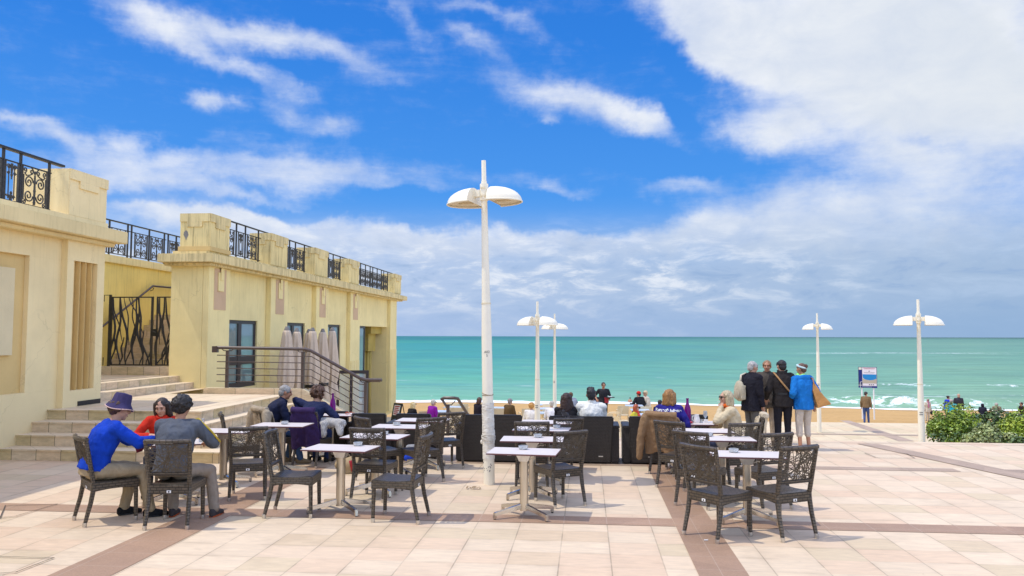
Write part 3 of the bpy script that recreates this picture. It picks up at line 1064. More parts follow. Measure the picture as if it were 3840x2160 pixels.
# ---------------------------------------------------------------- left steps and podium
PZ = 0.70
sx_, fy_ = -5.75, 12.12     # outer corner of the lowest step
steps = thing('stone_steps', 'wide limestone steps wrapping the corner of the raised podium at left', 'steps', (-6, 12.2, 0))
TR, TS = 0.38, 0.29
for i in range(4):
    z1 = PZ * (i + 1) / 4
    mb = MB()
    x1, y0 = sx_ - TS * i, fy_ + TR * i
    mb.box((-14.0 + 0.003 * i, y0, z1 - PZ / 4 - (0.3 if i == 0 else 0.05)), (x1, 17.2 - 0.003 * i, z1 - 0.03))
    # projecting tread edge
    mb.box((-14.0 + 0.002 * i, y0 - 0.018, z1 - 0.028), (x1 + 0.018, 17.18 - 0.003 * i, z1 + (0 if i < 3 else -0.003)))
    o = mb.build('step', M['stone'])
    o.parent = steps
    o.location = -Vector((-6, 12.2, 0))
mb = MB()
xr, yf = sx_ - TS * 3 - 0.3, fy_ + TR * 3 + 0.3
mb.add([(-14, yf, PZ), (xr, yf, PZ), (xr, 17.15, PZ), (-9.3, 17.15, PZ), (-9.3, 19.5, PZ), (-14, 19.5, PZ)], [(0, 1, 2, 3, 4, 5)])
struct('podium_floor', mb, M['podium'])
# two more risers to the landing, climbing towards the left
up = thing('stone_steps', 'two low stained steps climbing from the podium to the gate landing', 'steps', (-9.8, 16.7, PZ))
for i, (xe, z1) in enumerate(((-9.62, PZ + 0.155), (-9.98, PZ + 0.31))):
    mb = MB()
    mb.box((-14.5, 14.62, PZ + 0.155 * i - 0.05), (xe, 18.897, z1))
    o = mb.build('step', M['stone'], up)
    o.location = -up.location
LZ = PZ + 0.31
sheet('landing', M['podium'], -14, -10.3, 14.62, 18.89, LZ + 0.004)

# raised kerb and sloping string at the back of the podium
kerb = thing('stair_kerb', 'stone kerb and sloping stair string along the back of the podium', 'kerb', (-7, 17.3, PZ))
mb = MB()
mb.box((-8.55, 17.2, 0.3), (-6.28, 17.45, 0.83))
o = mb.build('kerb_block', M['kerb'], kerb, bevel=0.015)
o.location = -kerb.location
mb = MB()
mb.hexa([(-6.278, 17.2, -0.1), (-4.72, 17.2, -0.1), (-4.72, 17.45, -0.1), (-6.278, 17.45, -0.1)],
        [(-6.278, 17.2, 0.83), (-4.72, 17.2, 0.02), (-4.72, 17.45, 0.02), (-6.278, 17.45, 0.83)])
o = mb.build('stair_string', M['kerb'], kerb, bevel=0.012)
o.location = -kerb.location

# railing along that kerb
rl = thing('stair_railing', 'dark brown metal railing with thin rods along the podium edge', 'railing', (-6.3, 17.32, 0))
off = -rl.location


def part(mb, name, m, par, off_, **kw):
    o = mb.build(name, m, par, **kw)
    o.location = off_
    return o


mb = MB()
yr = 17.32
mb.tube([(-8.33, yr, 1.73), (-7.0, yr, 1.715), (-6.25, yr, 1.70), (-6.12, yr, 1.665), (-5.0, yr, 1.07), (-4.86, yr, 1.03), (-4.50, yr, 1.03)], 0.036, 10)
mb.tube([(-6.2, yr + 0.10, 1.67), (-5.0, yr + 0.10, 1.03), (-4.85, yr + 0.08, 1.0), (-4.55, yr + 0.04, 1.0)], 0.022, 8)
part(mb, 'handrail', M['rail'], rl, off, smooth='auto')
mb = MB()
mb.box((-8.40, yr - 0.05, 1.62), (-8.28, yr + 0.05, 1.76))
part(mb, 'wall_bracket', M['rail'], rl, off, bevel=0.006)
for xp, z0, z1 in ((-8.05, 0.83, 1.66), (-6.30, 0.83, 1.64), (-4.86, 0.08, 0.98)):
    mb = MB()
    mb.box((xp - 0.032, yr - 0.032, z0), (xp + 0.032, yr + 0.032, z1))
    mb.tube([(xp - 0.14, yr, z1 + 0.045), (xp - 0.09, yr, z1), (xp + 0.09, yr, z1), (xp + 0.14, yr, z1 + 0.045)], 0.010, 6)
    part(mb, 'post', M['rail'], rl, off)
for k_ in range(5):
    zz = 1.56 - 0.145 * k_
    mb = MB()
    mb.tube([(-8.28, yr - 0.03, zz), (-6.10, yr - 0.03, zz - 0.02), (-4.98, yr - 0.03, zz - 0.63), (-4.88, yr - 0.03, zz - 0.63)], 0.010, 6)
    part(mb, 'rod', M['rail'], rl, off)

# ---------------------------------------------------------------- iron scroll panels
def spiral(mb, c, r0, turns, a0, sgn, rad=0.011, y=0.0, sx=1.0):
    pts = []
    n = int(16 * turns)
    for i in range(n + 1):
        t = i / n
        r = r0 * (1 - 0.82 * t)
        a = a0 + sgn * 2 * PI * turns * t
        pts.append((c[0] + sx * r * math.cos(a), y, c[1] + r * math.sin(a)))
    mb.tube(pts, rad, 5)


def scroll_mesh(w=0.62, h=0.66):
    """a worked panel in the x-z plane, centred on x, standing on z=0"""
    mb = MB()
    for s in (-1, 1):
        mb.box((s * w / 2 - 0.012, -0.012, 0), (s * w / 2 + 0.012, 0.012, h))
        for zc, sg in ((h * 0.60, 1), (h * 0.25, -1)):
            spiral(mb, (s * w * 0.235, zc), h * 0.165, 1.6, (PI if s > 0 else 0), -s * sg, 0.013)
        spiral(mb, (s * w * 0.40, h * 0.90), h * 0.07, 1.2, -PI / 2, -s, 0.011)
        spiral(mb, (s * w * 0.14, h * 0.90), h * 0.075, 1.2, PI / 2, s, 0.012)
        mb.tube([(s * w * 0.42, 0, h * 0.83), (s * w * 0.34, 0, h * 0.76), (s * w * 0.2, 0, h * 0.79), (s * w * 0.1, 0, h * 0.84)], 0.012, 5)
        mb.tube([(s * w * 0.44, 0, h * 0.78), (s * w * 0.44, 0, h * 0.12)], 0.010, 5)
        spiral(mb, (s * w * 0.40, h * 0.07), h * 0.06, 1.2, PI / 2, s, 0.011)
    mb.tube([(0, 0, 0.02), (0, 0, h * 0.82)], [0.022, 0.016], 6)
    for zc in (0.10, 0.40, 0.62, 0.88):
        mb.ellipsoid((0, 0, h * zc), (0.035, 0.02, 0.035), None, 6, 4)
    return mb.mesh('scroll_panel', M['iron_worn'])


def lyre_mesh(w=0.30, h=0.66):
    mb = MB()
    for s in (-1, 1):
        mb.box((s * w / 2 - 0.012, -0.012, 0), (s * w / 2 + 0.012, 0.012, h))
        mb.tube([(s * w * 0.22, 0, 0.03), (s * w * 0.22, 0, h * 0.93)], 0.010, 5)
        spiral(mb, (s * w * 0.24, h * 0.86), h * 0.07, 1.2, 0 if s > 0 else PI, s, 0.012)
        spiral(mb, (s * w * 0.24, h * 0.72), h * 0.05, 1.1, 0 if s > 0 else PI, -s, 0.010)
        spiral(mb, (s * w * 0.20, h * 0.10), h * 0.05, 1.1, 0 if s > 0 else PI, s, 0.010)
    mb.tube([(0, 0, h * 0.55), (0, 0, h * 0.95)], [0.010, 0.024], 6)
    mb.tube([(0, 0, 0.02), (0, 0, h * 0.25)], [0.022, 0.008], 6)
    for zc in (0.10, 0.20, 0.66, 0.80, 0.92):
        mb.ellipsoid((0, 0, h * zc), (0.03, 0.018, 0.03), None, 6, 4)
    return mb.mesh('lyre_panel', M['iron_worn'])


SCROLL, LYRE = scroll_mesh(), lyre_mesh()


def railing_run(par, off_, x, y0, y1, z0=4.20, top=5.10, pattern='SLS'):
    """a stretch of balustrade from y0 to y1 with worked panels; a part of the building"""
    fr = bpy.data.objects.new('railing', None)
    COL.objects.link(fr)
    fr.parent = par
    fr.location = off_ + Vector((x, (y0 + y1) / 2, z0))
    L = y1 - y0
    hl = L / 2
    mb = MB()
    mb.box((-0.012, -hl, 0.0), (0.012, hl, 0.022))
    mb.box((-0.012, -hl, 0.665), (0.012, hl, 0.687))
    mb.build('rail_bar', M['iron'], fr)
    ws = [0.62 if c == 'S' else 0.30 for c in pattern]
    gap = (L - sum(ws)) / (len(ws) + 1)
    yy = -hl + gap
    xs = [-hl + 0.02]
    for c, w in zip(pattern, ws):
        o = link_mesh('scroll_panel', SCROLL if c == 'S' else LYRE, fr)
        o.location = (0, yy + w / 2, 0.012)
        o.rotation_euler = (0, 0, PI / 2)
        xs += [yy + w + gap / 2]
        yy += w + gap
    for yp in xs:
        mb = MB()
        mb.box((-0.018, yp - 0.018, -0.16), (0.018, yp + 0.018, top - z0 - 0.02))
        mb.build('post', M['iron'], fr)
    return fr
# ---------------------------------------------------------------- buildings
FX = -9.3     # face of the pilasters of both pavilions
ORG = Vector((0, 0, 0))


def flutes(mb, x, y0, y1, z0, z1, n, depth=0.06, back=0.02):
    """saw-tooth vertical grooves cut into a face that looks along +X"""
    w = (y1 - y0) / n
    for i in range(n):
        a = y0 + w * i
        mb.prism([(x - depth - back, a + 0.002), (x - 0.004, a + 0.002), (x - depth, a + w - 0.002), (x - depth - back, a + w - 0.002)], z0, z1)


def stepped_cap(mb, plane, a0, a1, pos, ztop, zlow, drop, thick=0.028):
    """raised band with a lower middle, on a face; plane 'x' looks along +X, 'y' looks along -Y"""
    L = a1 - a0
    pieces = [(a0 - thick * 0.0, a1, zlow, ztop), (a0 + 0.24 * L, a1 - 0.26 * L, drop, zlow - 0.001)]
    for b0, b1, z0, z1 in pieces:
        if plane == 'x':
            mb.box((pos + 0.001, b0, z0), (pos + thick, b1, z1))
        else:
            mb.box((b0, pos - thick, z0), (b1, pos - 0.001, z1))


# --- pavilion beyond the gate ---
b2 = thing('building', 'long yellow pavilion with glazed doors and a weathered cornice facing the sea terrace', 'building', (-11, 28, LOW))
o2 = -b2.location
WX = -9.45
mb = MB()
mb.box((-10.20, 18.91, LOW - 0.3), (-9.85, 33.35, 3.71))
mb.box((-15, 24.0, LOW - 0.3), (-10.269, 33.35, 3.70))
mb.box((-15, 33.352, LOW - 0.3), (-12.4, 37.2, 3.73))
part(mb, 'core', M['inside'], b2, o2)
mb = MB()
segs = [(18.902, 20.08), (22.2, 24.11), (26.1, 28.07), (30.0, 32.11), (37.2, 38.5)]
for a, b in segs:
    mb.box((-9.849, a, LOW - 0.2), (WX, b, 3.73))
for a, b in ((20.08, 22.2), (24.11, 26.1), (28.07, 30.0), (32.11, 37.2)):
    mb.box((-9.849, a + 0.001, 2.42), (WX - 0.001, b - 0.001, 3.729))
for a, b in ((20.08, 22.2), (24.11, 26.1), (28.07, 30.0)):
    mb.box((-9.849, a + 0.001, LOW - 0.2), (WX - 0.001, b - 0.001, 0.58))
# side face towards the camera and flank along the stair well
mb.box((-10.27, 18.902, LOW), (-10.201, 24.1, 3.71))
mb.box((-10.27, 18.87, LOW), (-9.452, 18.90, 3.73))
mb.box((-12.398, 37.202, LOW - 0.2), (-9.851, 38.499, 3.728))
part(mb, 'wall', M['stucco_yellow'], b2, o2)
for a, b in ((18.87, 20.07), (22.78, 24.13), (26.76, 28.07), (30.79, 32.12), (37.25, 38.5)):
    mb = MB()
    mb.box((WX + 0.001, a, LOW), (FX, b, 3.722))
    p_ = part(mb, 'pilaster', M['stucco_yellow'], b2, o2, bevel=0.008)
    if a < 37:
        c_ = (a + b) / 2 + 0.02
        mb = MB()
        mb.box((FX + 0.001, c_ - 0.33, 2.65), (FX + 0.008, c_ + 0.33, 3.69))
        mb.build('inset_panel', M['rose_beige'], p_)
        mb = MB()
        mb.box((FX + 0.009, c_ - 0.15, 3.12), (FX + 0.030, c_ + 0.17, 3.60))
        mb.box((FX + 0.031, c_ - 0.05, 3.40), (FX + 0.050, c_ + 0.13, 3.715))
        mb.build('relief_block', M['stucco_yellow'], p_, bevel=0.004)
    if a > 30:
        mb = MB()
        n_ = 5 if a < 37 else 6
        for i in range(n_):
            w = (b - a - 0.16) / n_
            y_ = a + 0.08 + w * i
            mb.box((FX + 0.001, y_ + 0.04, LOW), (FX + 0.035, y_ + w - 0.02, 1.36 if a > 37 else 1.0))
        mb.build('flutes', M['stucco_yellow'], p_)
# cornice
mb = MB()
mb.box((-10.45, 18.50, 3.79), (-9.05, 39.7, 4.0))
mb.box((-10.36, 18.66, 3.72), (-9.17, 39.2, 3.788))
mb.box((-15, 23.9, 3.75), (-10.451, 39.7, 3.99))
part(mb, 'cornice', M['cornice'], b2, o2, bevel=0.012)
mb = MB()
mb.box((-10.25, 18.86, 4.001), (-9.32, 39.3, 4.10))
part(mb, 'parapet_kerb', M['cornice'], b2, o2)
for i, (a, b) in enumerate(((18.88, 19.96), (22.71, 24.02), (26.54, 27.92), (30.53, 31.91), (38.0, 39.35))):
    mb = MB()
    xb = -10.08 if i == 0 else -9.95
    mb.box((xb, a, 4.101), (FX, b, 5.04))
    p_ = part(mb, 'pedestal', M['stucco_worn'], b2, o2, bevel=0.008)
    mb = MB()
    stepped_cap(mb, 'x', a, b, FX, 5.036, 4.83, 4.70)
    stepped_cap(mb, 'y', xb, FX, a, 5.036, 4.83, 4.70)
    mb.build('cap_relief', M['cornice'], p_)
    if i == 0:
        mb = MB()
        mb.box((xb - 0.03, a - 0.03, 4.102), (FX + 0.03, b + 0.03, 4.21))
        mb.build('plinth', M['ochre'], p_)
        mb = MB()
        mb.prism([(-9.97, 0), (-9.90, 0), (-9.89, 1), (-9.96, 1)], 0, 0.001)
        mb = MB()
        pts_ = [(-9.99, 4.50), (-9.95, 4.44), (-9.92, 4.36), (-9.90, 4.42), (-9.86, 4.50), (-9.88, 4.58), (-9.93, 4.62), (-9.98, 4.57)]
        mb.add([(x_, a - 0.0025, z_) for x_, z_ in pts_], [list(range(8))])
        mb.build('bare_patch', M['cap_grey'], p_)


def glazed_door(y0, y1, z0, z1, par, off_, x=-9.535, leaves=2):
    fr = MB()
    w = 0.09
    fr.box((x - 0.04, y0 + 0.001, z1 - w), (x + 0.04, y1 - 0.001, z1))
    fr.box((x - 0.04, y0 + 0.001, z0), (x + 0.04, y1 - 0.001, z0 + 0.13))
    fr.box((x - 0.04, y0 + 0.001, z0 + 0.132), (x + 0.04, y0 + w, z1 - w - 0.001))
    fr.box((x - 0.04, y1 - w, z0 + 0.132), (x + 0.04, y1 - 0.001, z1 - w - 0.001))
    L = (y1 - y0)
    for i in range(1, leaves):
        yc = y0 + L * i / leaves
        fr.box((x - 0.045, yc - 0.10, z0 + 0.133), (x + 0.045, yc + 0.10, z1 - w - 0.002))
    zc = z0 + 0.40 * (z1 - z0)
    fr.box((x - 0.038, y0 + w + 0.001, zc - 0.11), (x + 0.038, y1 - w - 0.001, zc + 0.11))
    d = part(fr, 'glazed_door', M['frame'], par, off_)
    for i in range(leaves):
        a = y0 + L * i / leaves + 0.09
        b = y0 + L * (i + 1) / leaves - 0.09
        g = MB()
        g.box((x - 0.012, a, z0 + 0.135), (x + 0.008, b, z1 - w - 0.003))
        g.build('pane', M['pane'], d)
    return d


glazed_door(20.08, 22.2, 0.58, 2.42, b2, o2)
glazed_door(24.11, 26.1, 0.58, 2.42, b2, o2)
glazed_door(28.07, 30.0, 0.58, 2.42, b2, o2)
glazed_door(32.12, 33.6, LOW + 0.1, 2.42, b2, o2, leaves=1)
# porch at the far end: fluted column and stepped bracket
mb = MB()
for i in range(6):
    a = 2 * PI * i / 12
mb.lathe([(0.50, LOW), (0.50, 1.30)], 28, (-10.5, 36.2, 0))
col_ = part(mb, 'column', M['ochre_shaded'], b2, o2)
mb = MB()
for i in range(14):
    a = 2 * PI * i / 14
    mb.tube([(-10.5 + 0.50 * math.cos(a), 36.2 + 0.50 * math.sin(a), LOW), (-10.5 + 0.50 * math.cos(a), 36.2 + 0.50 * math.sin(a), 1.29)], 0.085, 8)
mb.build('flutes', M['ochre_shaded'], col_, smooth=True)
mb = MB()
mb.box((-11.1, 35.6, 1.305), (-9.9, 36.8, 2.10))
mb.box((-11.3, 35.3, 2.101), (-9.7, 37.19, 2.415))
part(mb, 'bracket', M['ochre_shaded'], b2, o2)
mb = MB()
mb.box((-12.39, 33.6, LOW), (-12.2, 37.19, 2.41))
mb.box((-12.19, 33.36, LOW), (-9.86, 33.58, 2.412))
part(mb, 'porch_wall', M['ochre_shaded'], b2, o2)
# balustrade on the roof edge
for a, b in ((20.02, 22.68), (24.06, 26.5), (27.96, 30.5), (31.95, 37.95)):
    railing_run(b2, o2, -9.62, a, b, pattern='SLS' if b - a < 3 else 'SLSSLSSLS')
mb = MB()
mb.box((-9.65, 19.4, 5.085), (-9.59, 38.75, 5.115))
part(mb, 'handrail', M['iron'], b2, o2)

# --- stair well wall with its own balustrade, between the two pavilions ---
wl = thing('wall', 'sunlit yellow wall behind the gate with an iron balustrade on top', 'wall', (-12.3, 20, 0))
ow = -wl.location
mb = MB()
mb.box((-15.2, 14.6, -0.5), (-12.2, 30, 3.86))
part(mb, 'wall_body', M['stucco_lit'], wl, ow)
mb = MB()
mb.box((-15.2, 14.598, 3.861), (-12.12, 30, 4.06))
part(mb, 'coping', M['stucco_yellow'], wl, ow, bevel=0.01)
for a, b, pt in ((14.9, 18.6, 'SLSSL'), (18.8, 20.35, 'LS'), (20.4, 22.2, 'SS'), (22.3, 25.5, 'LSSLS')):
    railing_run(wl, ow, -12.28, a, b, 4.12, 4.98, pt)
mb = MB()
mb.box((-12.31, 14.7, 4.965), (-12.25, 26, 4.995))
part(mb, 'handrail', M['iron'], wl, ow)

# stairs behind the gate
st = thing('staircase', 'pale stone staircase rising behind the black iron gate', 'stairs', (-11.2, 19.4, LZ))
os_ = -st.location
for i in range(9):
    mb = MB()
    y0 = 19.40 + 0.27 * i
    z1 = 1.385 + 0.15 * i
    mb.box((-12.199, y0, z1 - 0.20), (-10.272, y0 + (0.275 if i < 8 else 2.5), z1))
    part(mb, 'step', M['stone'], st, os_)
mb = MB()
mb.box((-12.199, 18.905, LZ - 0.05), (-10.272, 19.62, 1.22))
part(mb, 'step', M['stone'], st, os_)
mb = MB()
mb.box((-15.0, 18.89, LZ - 0.2), (-12.2, 18.90, LZ))
part(mb, 'end_fill', M['stone'], st, os_)

# wall handrail of that stair
hr = thing('stair_handrail', 'slanting dark handrail fixed to the yellow wall behind the gate', 'handrail', (-12.1, 20, 2))
oh = -hr.location
mb = MB()
mb.tube([(-12.1, 18.80, 2.13), (-12.1, 21.25, 3.38), (-12.1, 22.6, 3.40)], 0.028, 8)
part(mb, 'rail_bar', M['rail'], hr, oh, smooth='auto')
for yb, zb in ((19.6, 2.5), (21.3, 3.34)):
    mb = MB()
    mb.tube([(-12.1, yb, zb), (-12.13, yb, zb - 0.07), (-12.195, yb, zb - 0.09)], 0.011, 6)
    part(mb, 'bracket', M['rail'], hr, oh)

# iron gate with branching bars
gt = thing('iron_gate', 'black double gate of wavy seaweed-like iron bars between the pavilions', 'gate', (-11.1, 19.0, 1.22))
random.seed(21)
gx0, gx1, gz0, gz1 = -11.93, -10.28, 1.25, 2.97
og = -gt.location
mb = MB()
mb.box((gx0 - 0.025, 18.98, gz0 - 0.02), (gx0 + 0.025, 19.03, gz1 + 0.05))
mb.tube([(gx0 - 0.16, 19.0, gz1 - 0.12), (gx0 - 0.16, 19.0, gz1 + 0.04), (gx0 + 0.03, 19.0, gz1 + 0.04)], 0.010, 5)
mb.tube([(gx0 - 0.14, 19.0, gz0), (gx0 - 0.14, 19.0, gz0 + 0.20)], 0.012, 5)
part(mb, 'gate_post', M['iron'], gt, og)


def wavy(mb, x0, z0, x1, z1, r=0.024, amp=0.095, ph=None):
    n = 14
    ph = random.uniform(0, 6.28) if ph is None else ph
    pts, rr = [], []
    for i in range(n + 1):
        t = i / n
        w = amp * math.sin(ph + t * 5.6) * math.sin(PI * min(1, t * 1.1 + 0.12))
        pts.append((x0 + (x1 - x0) * t + w, 19.0, z0 + (z1 - z0) * t))
        rr.append(r * (0.62 + 0.55 * math.sin(PI * t)))
    mb.tube(pts, rr, 5)


for xa, xb in ((gx0 + 0.03, -10.79), (-10.70, gx1)):
    mb = MB()
    mb.box((xa, 18.985, gz1 - 0.03), (xb, 19.02, gz1))
    mb.box((xa, 18.985, gz0), (xb, 19.02, gz0 + 0.03))
    mb.box((xb - 0.05 if xb < -10.5 else xb - 0.03, 18.982, gz0), (xb, 19.023, gz1 - 0.001))
    mb.box((xa - 0.0, 18.983, gz0 + 0.031), (xa + 0.03, 19.022, gz1 - 0.031))
    lf = part(mb, 'gate_leaf', M['iron'], gt, og)
    mb = MB()
    w = xb - xa
    nb = 6 if w > 0.8 else 3
    for i in range(nb):
        t = (i + 0.5) / nb
        wavy(mb, xa + w * t, gz0 + 0.02, min(xb - 0.03, max(xa + 0.03, xa + w * t + random.uniform(-0.32, 0.1))), gz1 - 0.02)
    for i in range(nb):
        t = (i + 0.3) / nb
        zt = random.uniform(0.55, 1.2)
        wavy(mb, xa + w * t, gz0 + 0.02, min(xb - 0.03, xa + w * t + random.uniform(0.05, 0.35)), gz0 + zt, 0.019, 0.06)
    for i in range(nb - 1):
        t = (i + 0.7) / nb
        wavy(mb, max(xa + 0.03, xa + w * t - random.uniform(0.1, 0.4)), gz1 - 0.02, xa + w * t, gz0 + random.uniform(0.5, 0.8), 0.014, 0.05)
    mb.build('branch_bars', M['iron'], lf)
mb = MB()
mb.box((-10.80, 18.955, 1.98), (-10.66, 18.98, 2.16))
mb.tube([(-10.76, 18.95, 2.10), (-10.66, 18.93, 2.07)], 0.010, 6)
part(mb, 'lock', M['black'], gt, og)

# --- near pavilion on the left ---
b1 = thing('building', 'near cream pavilion at left with ochre framed panel and fluted pilaster', 'building', (-11, 10, 0))
o1 = -b1.location
mb = MB()
mb.box((-15, -4, -0.2), (-9.505, 14.58, 3.70))
part(mb, 'core', M['ochre'], b1, o1)
mb = MB()
BX = -9.42
mb.box((-9.504, -4, -0.1), (BX, 13.479, 1.03))
mb.box((-9.504, -4, 3.35), (BX, 13.479, 3.72))
mb.box((-9.504, 12.66, 1.031), (BX, 13.479, 3.349))
part(mb, 'wall', M['stucco_pale'], b1, o1)
mb = MB()
mb.box((-9.504, -4, 1.67), (-9.45, 12.37, 3.11))
part(mb, 'panel', M['panel_cream'], b1, o1)
mb = MB()
mb.box((-9.504, 13.48, -0.1), (FX, 14.59, 1.0))
mb.box((-9.504, 13.48, 3.36), (FX, 14.59, 3.72))
mb.box((-9.504, 13.48, 1.001), (FX, 13.665, 3.359))
mb.box((-9.504, 14.365, 1.001), (FX, 14.59, 3.359))
pl_ = part(mb, 'pilaster', M['stucco_pale'], b1, o1)
mb = MB()
flutes(mb, FX, 13.666, 14.364, 1.002, 3.358, 4, 0.10, 0.05)
mb.build('flutes', M['ochre'], pl_)
mb = MB()
mb.box((-9.6, 13.90, PZ + 0.006), (FX + 0.012, 14.58, PZ + 0.09))
mb.build('vent', M['black'], pl_)
mb = MB()
mb.box((-15, -4, 3.80), (-9.05, 14.93, 4.04))
mb.box((-15, -4, 3.721), (-9.2, 14.75, 3.798))
part(mb, 'cornice', M['cornice_pale'], b1, o1, bevel=0.012)
mb = MB()
mb.box((-15, -4, 4.041), (-9.28, 14.62, 4.17))
part(mb, 'parapet_kerb', M['stucco_pale'], b1, o1)
mb = MB()
mb.box((-10.4, 13.46, 4.171), (FX, 14.59, 5.02))
p_ = part(mb, 'pedestal', M['stucco_pale'], b1, o1, bevel=0.008)
mb = MB()
stepped_cap(mb, 'x', 13.46, 14.59, FX, 5.016, 4.83, 4.70)
mb.build('cap_relief', M['stucco_pale'], p_)
railing_run(b1, o1, -9.55, 11.35, 13.3, 4.22, 5.10, 'SLS')
railing_run(b1, o1, -9.55, 8.9, 11.3, 4.22, 5.10, 'SLS')
mb = MB()
mb.box((-9.59, 5, 5.07), (-9.51, 13.62, 5.11))
part(mb, 'handrail', M['iron'], b1, o1)

# glass entrance screen below the railing
sc = thing('glass_screen', 'dark framed glass screen beside the folded parasols, below the railing', 'screen', (-7.8, 25.8, LOW))
osn = -sc.location
p0, p1 = Vector((-8.15, 25.55, 0)), Vector((-7.39, 25.75, 0))
p2_ = Vector((-6.9, 25.8, 0))
mb = MB()
for a_, b_ in ((p0, p1),):
    d_ = (b_ - a_).normalized()
    nrm = Vector((-d_.y, d_.x, 0)) * 0.03
    def bar(s0, s1, z0, z1, mb=mb):
        q0, q1 = a_ + d_ * s0, a_ + d_ * s1
        mb.hexa([q0 - nrm + Vector((0, 0, z0)), q1 - nrm + Vector((0, 0, z0)), q1 + nrm + Vector((0, 0, z0)), q0 + nrm + Vector((0, 0, z0))],
                [q0 - nrm + Vector((0, 0, z1)), q1 - nrm + Vector((0, 0, z1)), q1 + nrm + Vector((0, 0, z1)), q0 + nrm + Vector((0, 0, z1))])
    Lg = (b_ - a_).length
    bar(0, Lg + 0.25, 0.76, 0.87)
    bar(0.0, 0.09, LOW, 0.759)
    bar(0.42, 0.52, LOW, 0.759)
    bar(Lg + 0.16, Lg + 0.25, LOW, 0.759)
    bar(0.091, Lg + 0.159, LOW, LOW + 0.1)
part(mb, 'frame', M['frame'], sc, osn)
mb = MB()
for s0, s1 in ((0.1, 0.41), (0.53, Lg + 0.15)):
    q0, q1 = p0 + d_ * s0, p0 + d_ * s1
    mb.hexa([q0 - nrm * 0.2 + Vector((0, 0, LOW + 0.1)), q1 - nrm * 0.2 + Vector((0, 0, LOW + 0.1)), q1 + nrm * 0.2 + Vector((0, 0, LOW + 0.1)), q0 + nrm * 0.2 + Vector((0, 0, LOW + 0.1))],
            [q0 - nrm * 0.2 + Vector((0, 0, 0.75)), q1 - nrm * 0.2 + Vector((0, 0, 0.75)), q1 + nrm * 0.2 + Vector((0, 0, 0.75)), q0 + nrm * 0.2 + Vector((0, 0, 0.75))])
part(mb, 'pane', M['glass'], sc, osn)

# ---------------------------------------------------------------- folded parasols
random.seed(4)


def parasol_mesh(seed):
    r = random.Random(seed)
    mb = MB()
    n = 36
    prof = [(0.085, 2.03), (0.105, 1.98), (0.13, 1.80), (0.165, 1.45), (0.20, 1.05), (0.215, 0.80), (0.19, 0.55), (0.155, 0.42), (0.19, 0.25), (0.235, -0.05), (0.21, -0.08)]
    vs, fs = [], []
    ph = r.uniform(0, 6)
    for k_, (rr, z) in enumerate(prof):
        for j in range(n):
            a = 2 * PI * j / n
            f = 1 + (0.05 + 0.10 * min(1, k_ / 4)) * math.sin(8 * a + ph + 0.25 * k_) + 0.04 * math.sin(13 * a + ph * 2 + k_ * 0.7)
            vs.append((rr * f * math.cos(a), rr * f * math.sin(a), z + (0.05 * math.sin(8 * a + ph) if k_ > 8 else 0)))
    for i in range(len(prof) - 1):
        for j in range(n):
            a, b = i * n + j, i * n + (j + 1) % n
            fs.append((b, a, a + n, b + n))
    fs.append(tuple(range(n)))
    mb.add(vs, fs)
    return mb.mesh('canopy', M['canvas'], smooth=True)


PAR = []
for i, (px_, py_, zt) in enumerate(((-8.05, 20.85, 2.25), (-8.05, 21.6, 2.22), (-8.2, 23.0, 2.20), (-7.95, 22.6, 2.24), (-8.05, 23.8, 2.22), (-7.95, 24.4, 2.26))):
    lab = ['folded beige parasol nearest the first glazed door, leftmost of the row', 'folded beige parasol second from left with its canopy slightly open',
           'folded beige parasol half hidden behind a neighbour at the middle of the row', 'folded beige parasol in front of the pilaster, fourth from left',
           'folded beige parasol tied with a black strap, second from right', 'folded beige parasol at the right end of the row'][i]
    t = thing('folded_parasol', lab, 'parasol', (px_, py_, zt - 2.14), random.uniform(0, 6), 'folded parasols along the pavilion')
    link_mesh('canopy', parasol_mesh(i), t)
    mb = MB()
    mb.tube([(0, 0, LOW - (zt - 2.14) + 0.02), (0, 0, 1.98)], 0.035, 10)
    mb.build('pole', M['alu'], t, smooth='auto')
    mb = MB()
    mb.lathe([(0.075, 2.02), (0.07, 2.06), (0.055, 2.10), (0.035, 2.14)], 12)
    mb.build('top_cap', M['cap_grey'], t, smooth='auto')
    mb = MB()
    mb.box((-0.42, -0.42, LOW - (zt - 2.14) + 0.002), (0.42, 0.42, LOW - (zt - 2.14) + 0.09))
    mb.build('base', M['cap_grey'], t, bevel=0.01)
    if i in (2, 3, 4):
        mb = MB()
        mb.lathe([(0.192, 0.40), (0.200, 0.44), (0.200, 0.49)], 20, cap=False)
        mb.build('strap', M['black'], t)

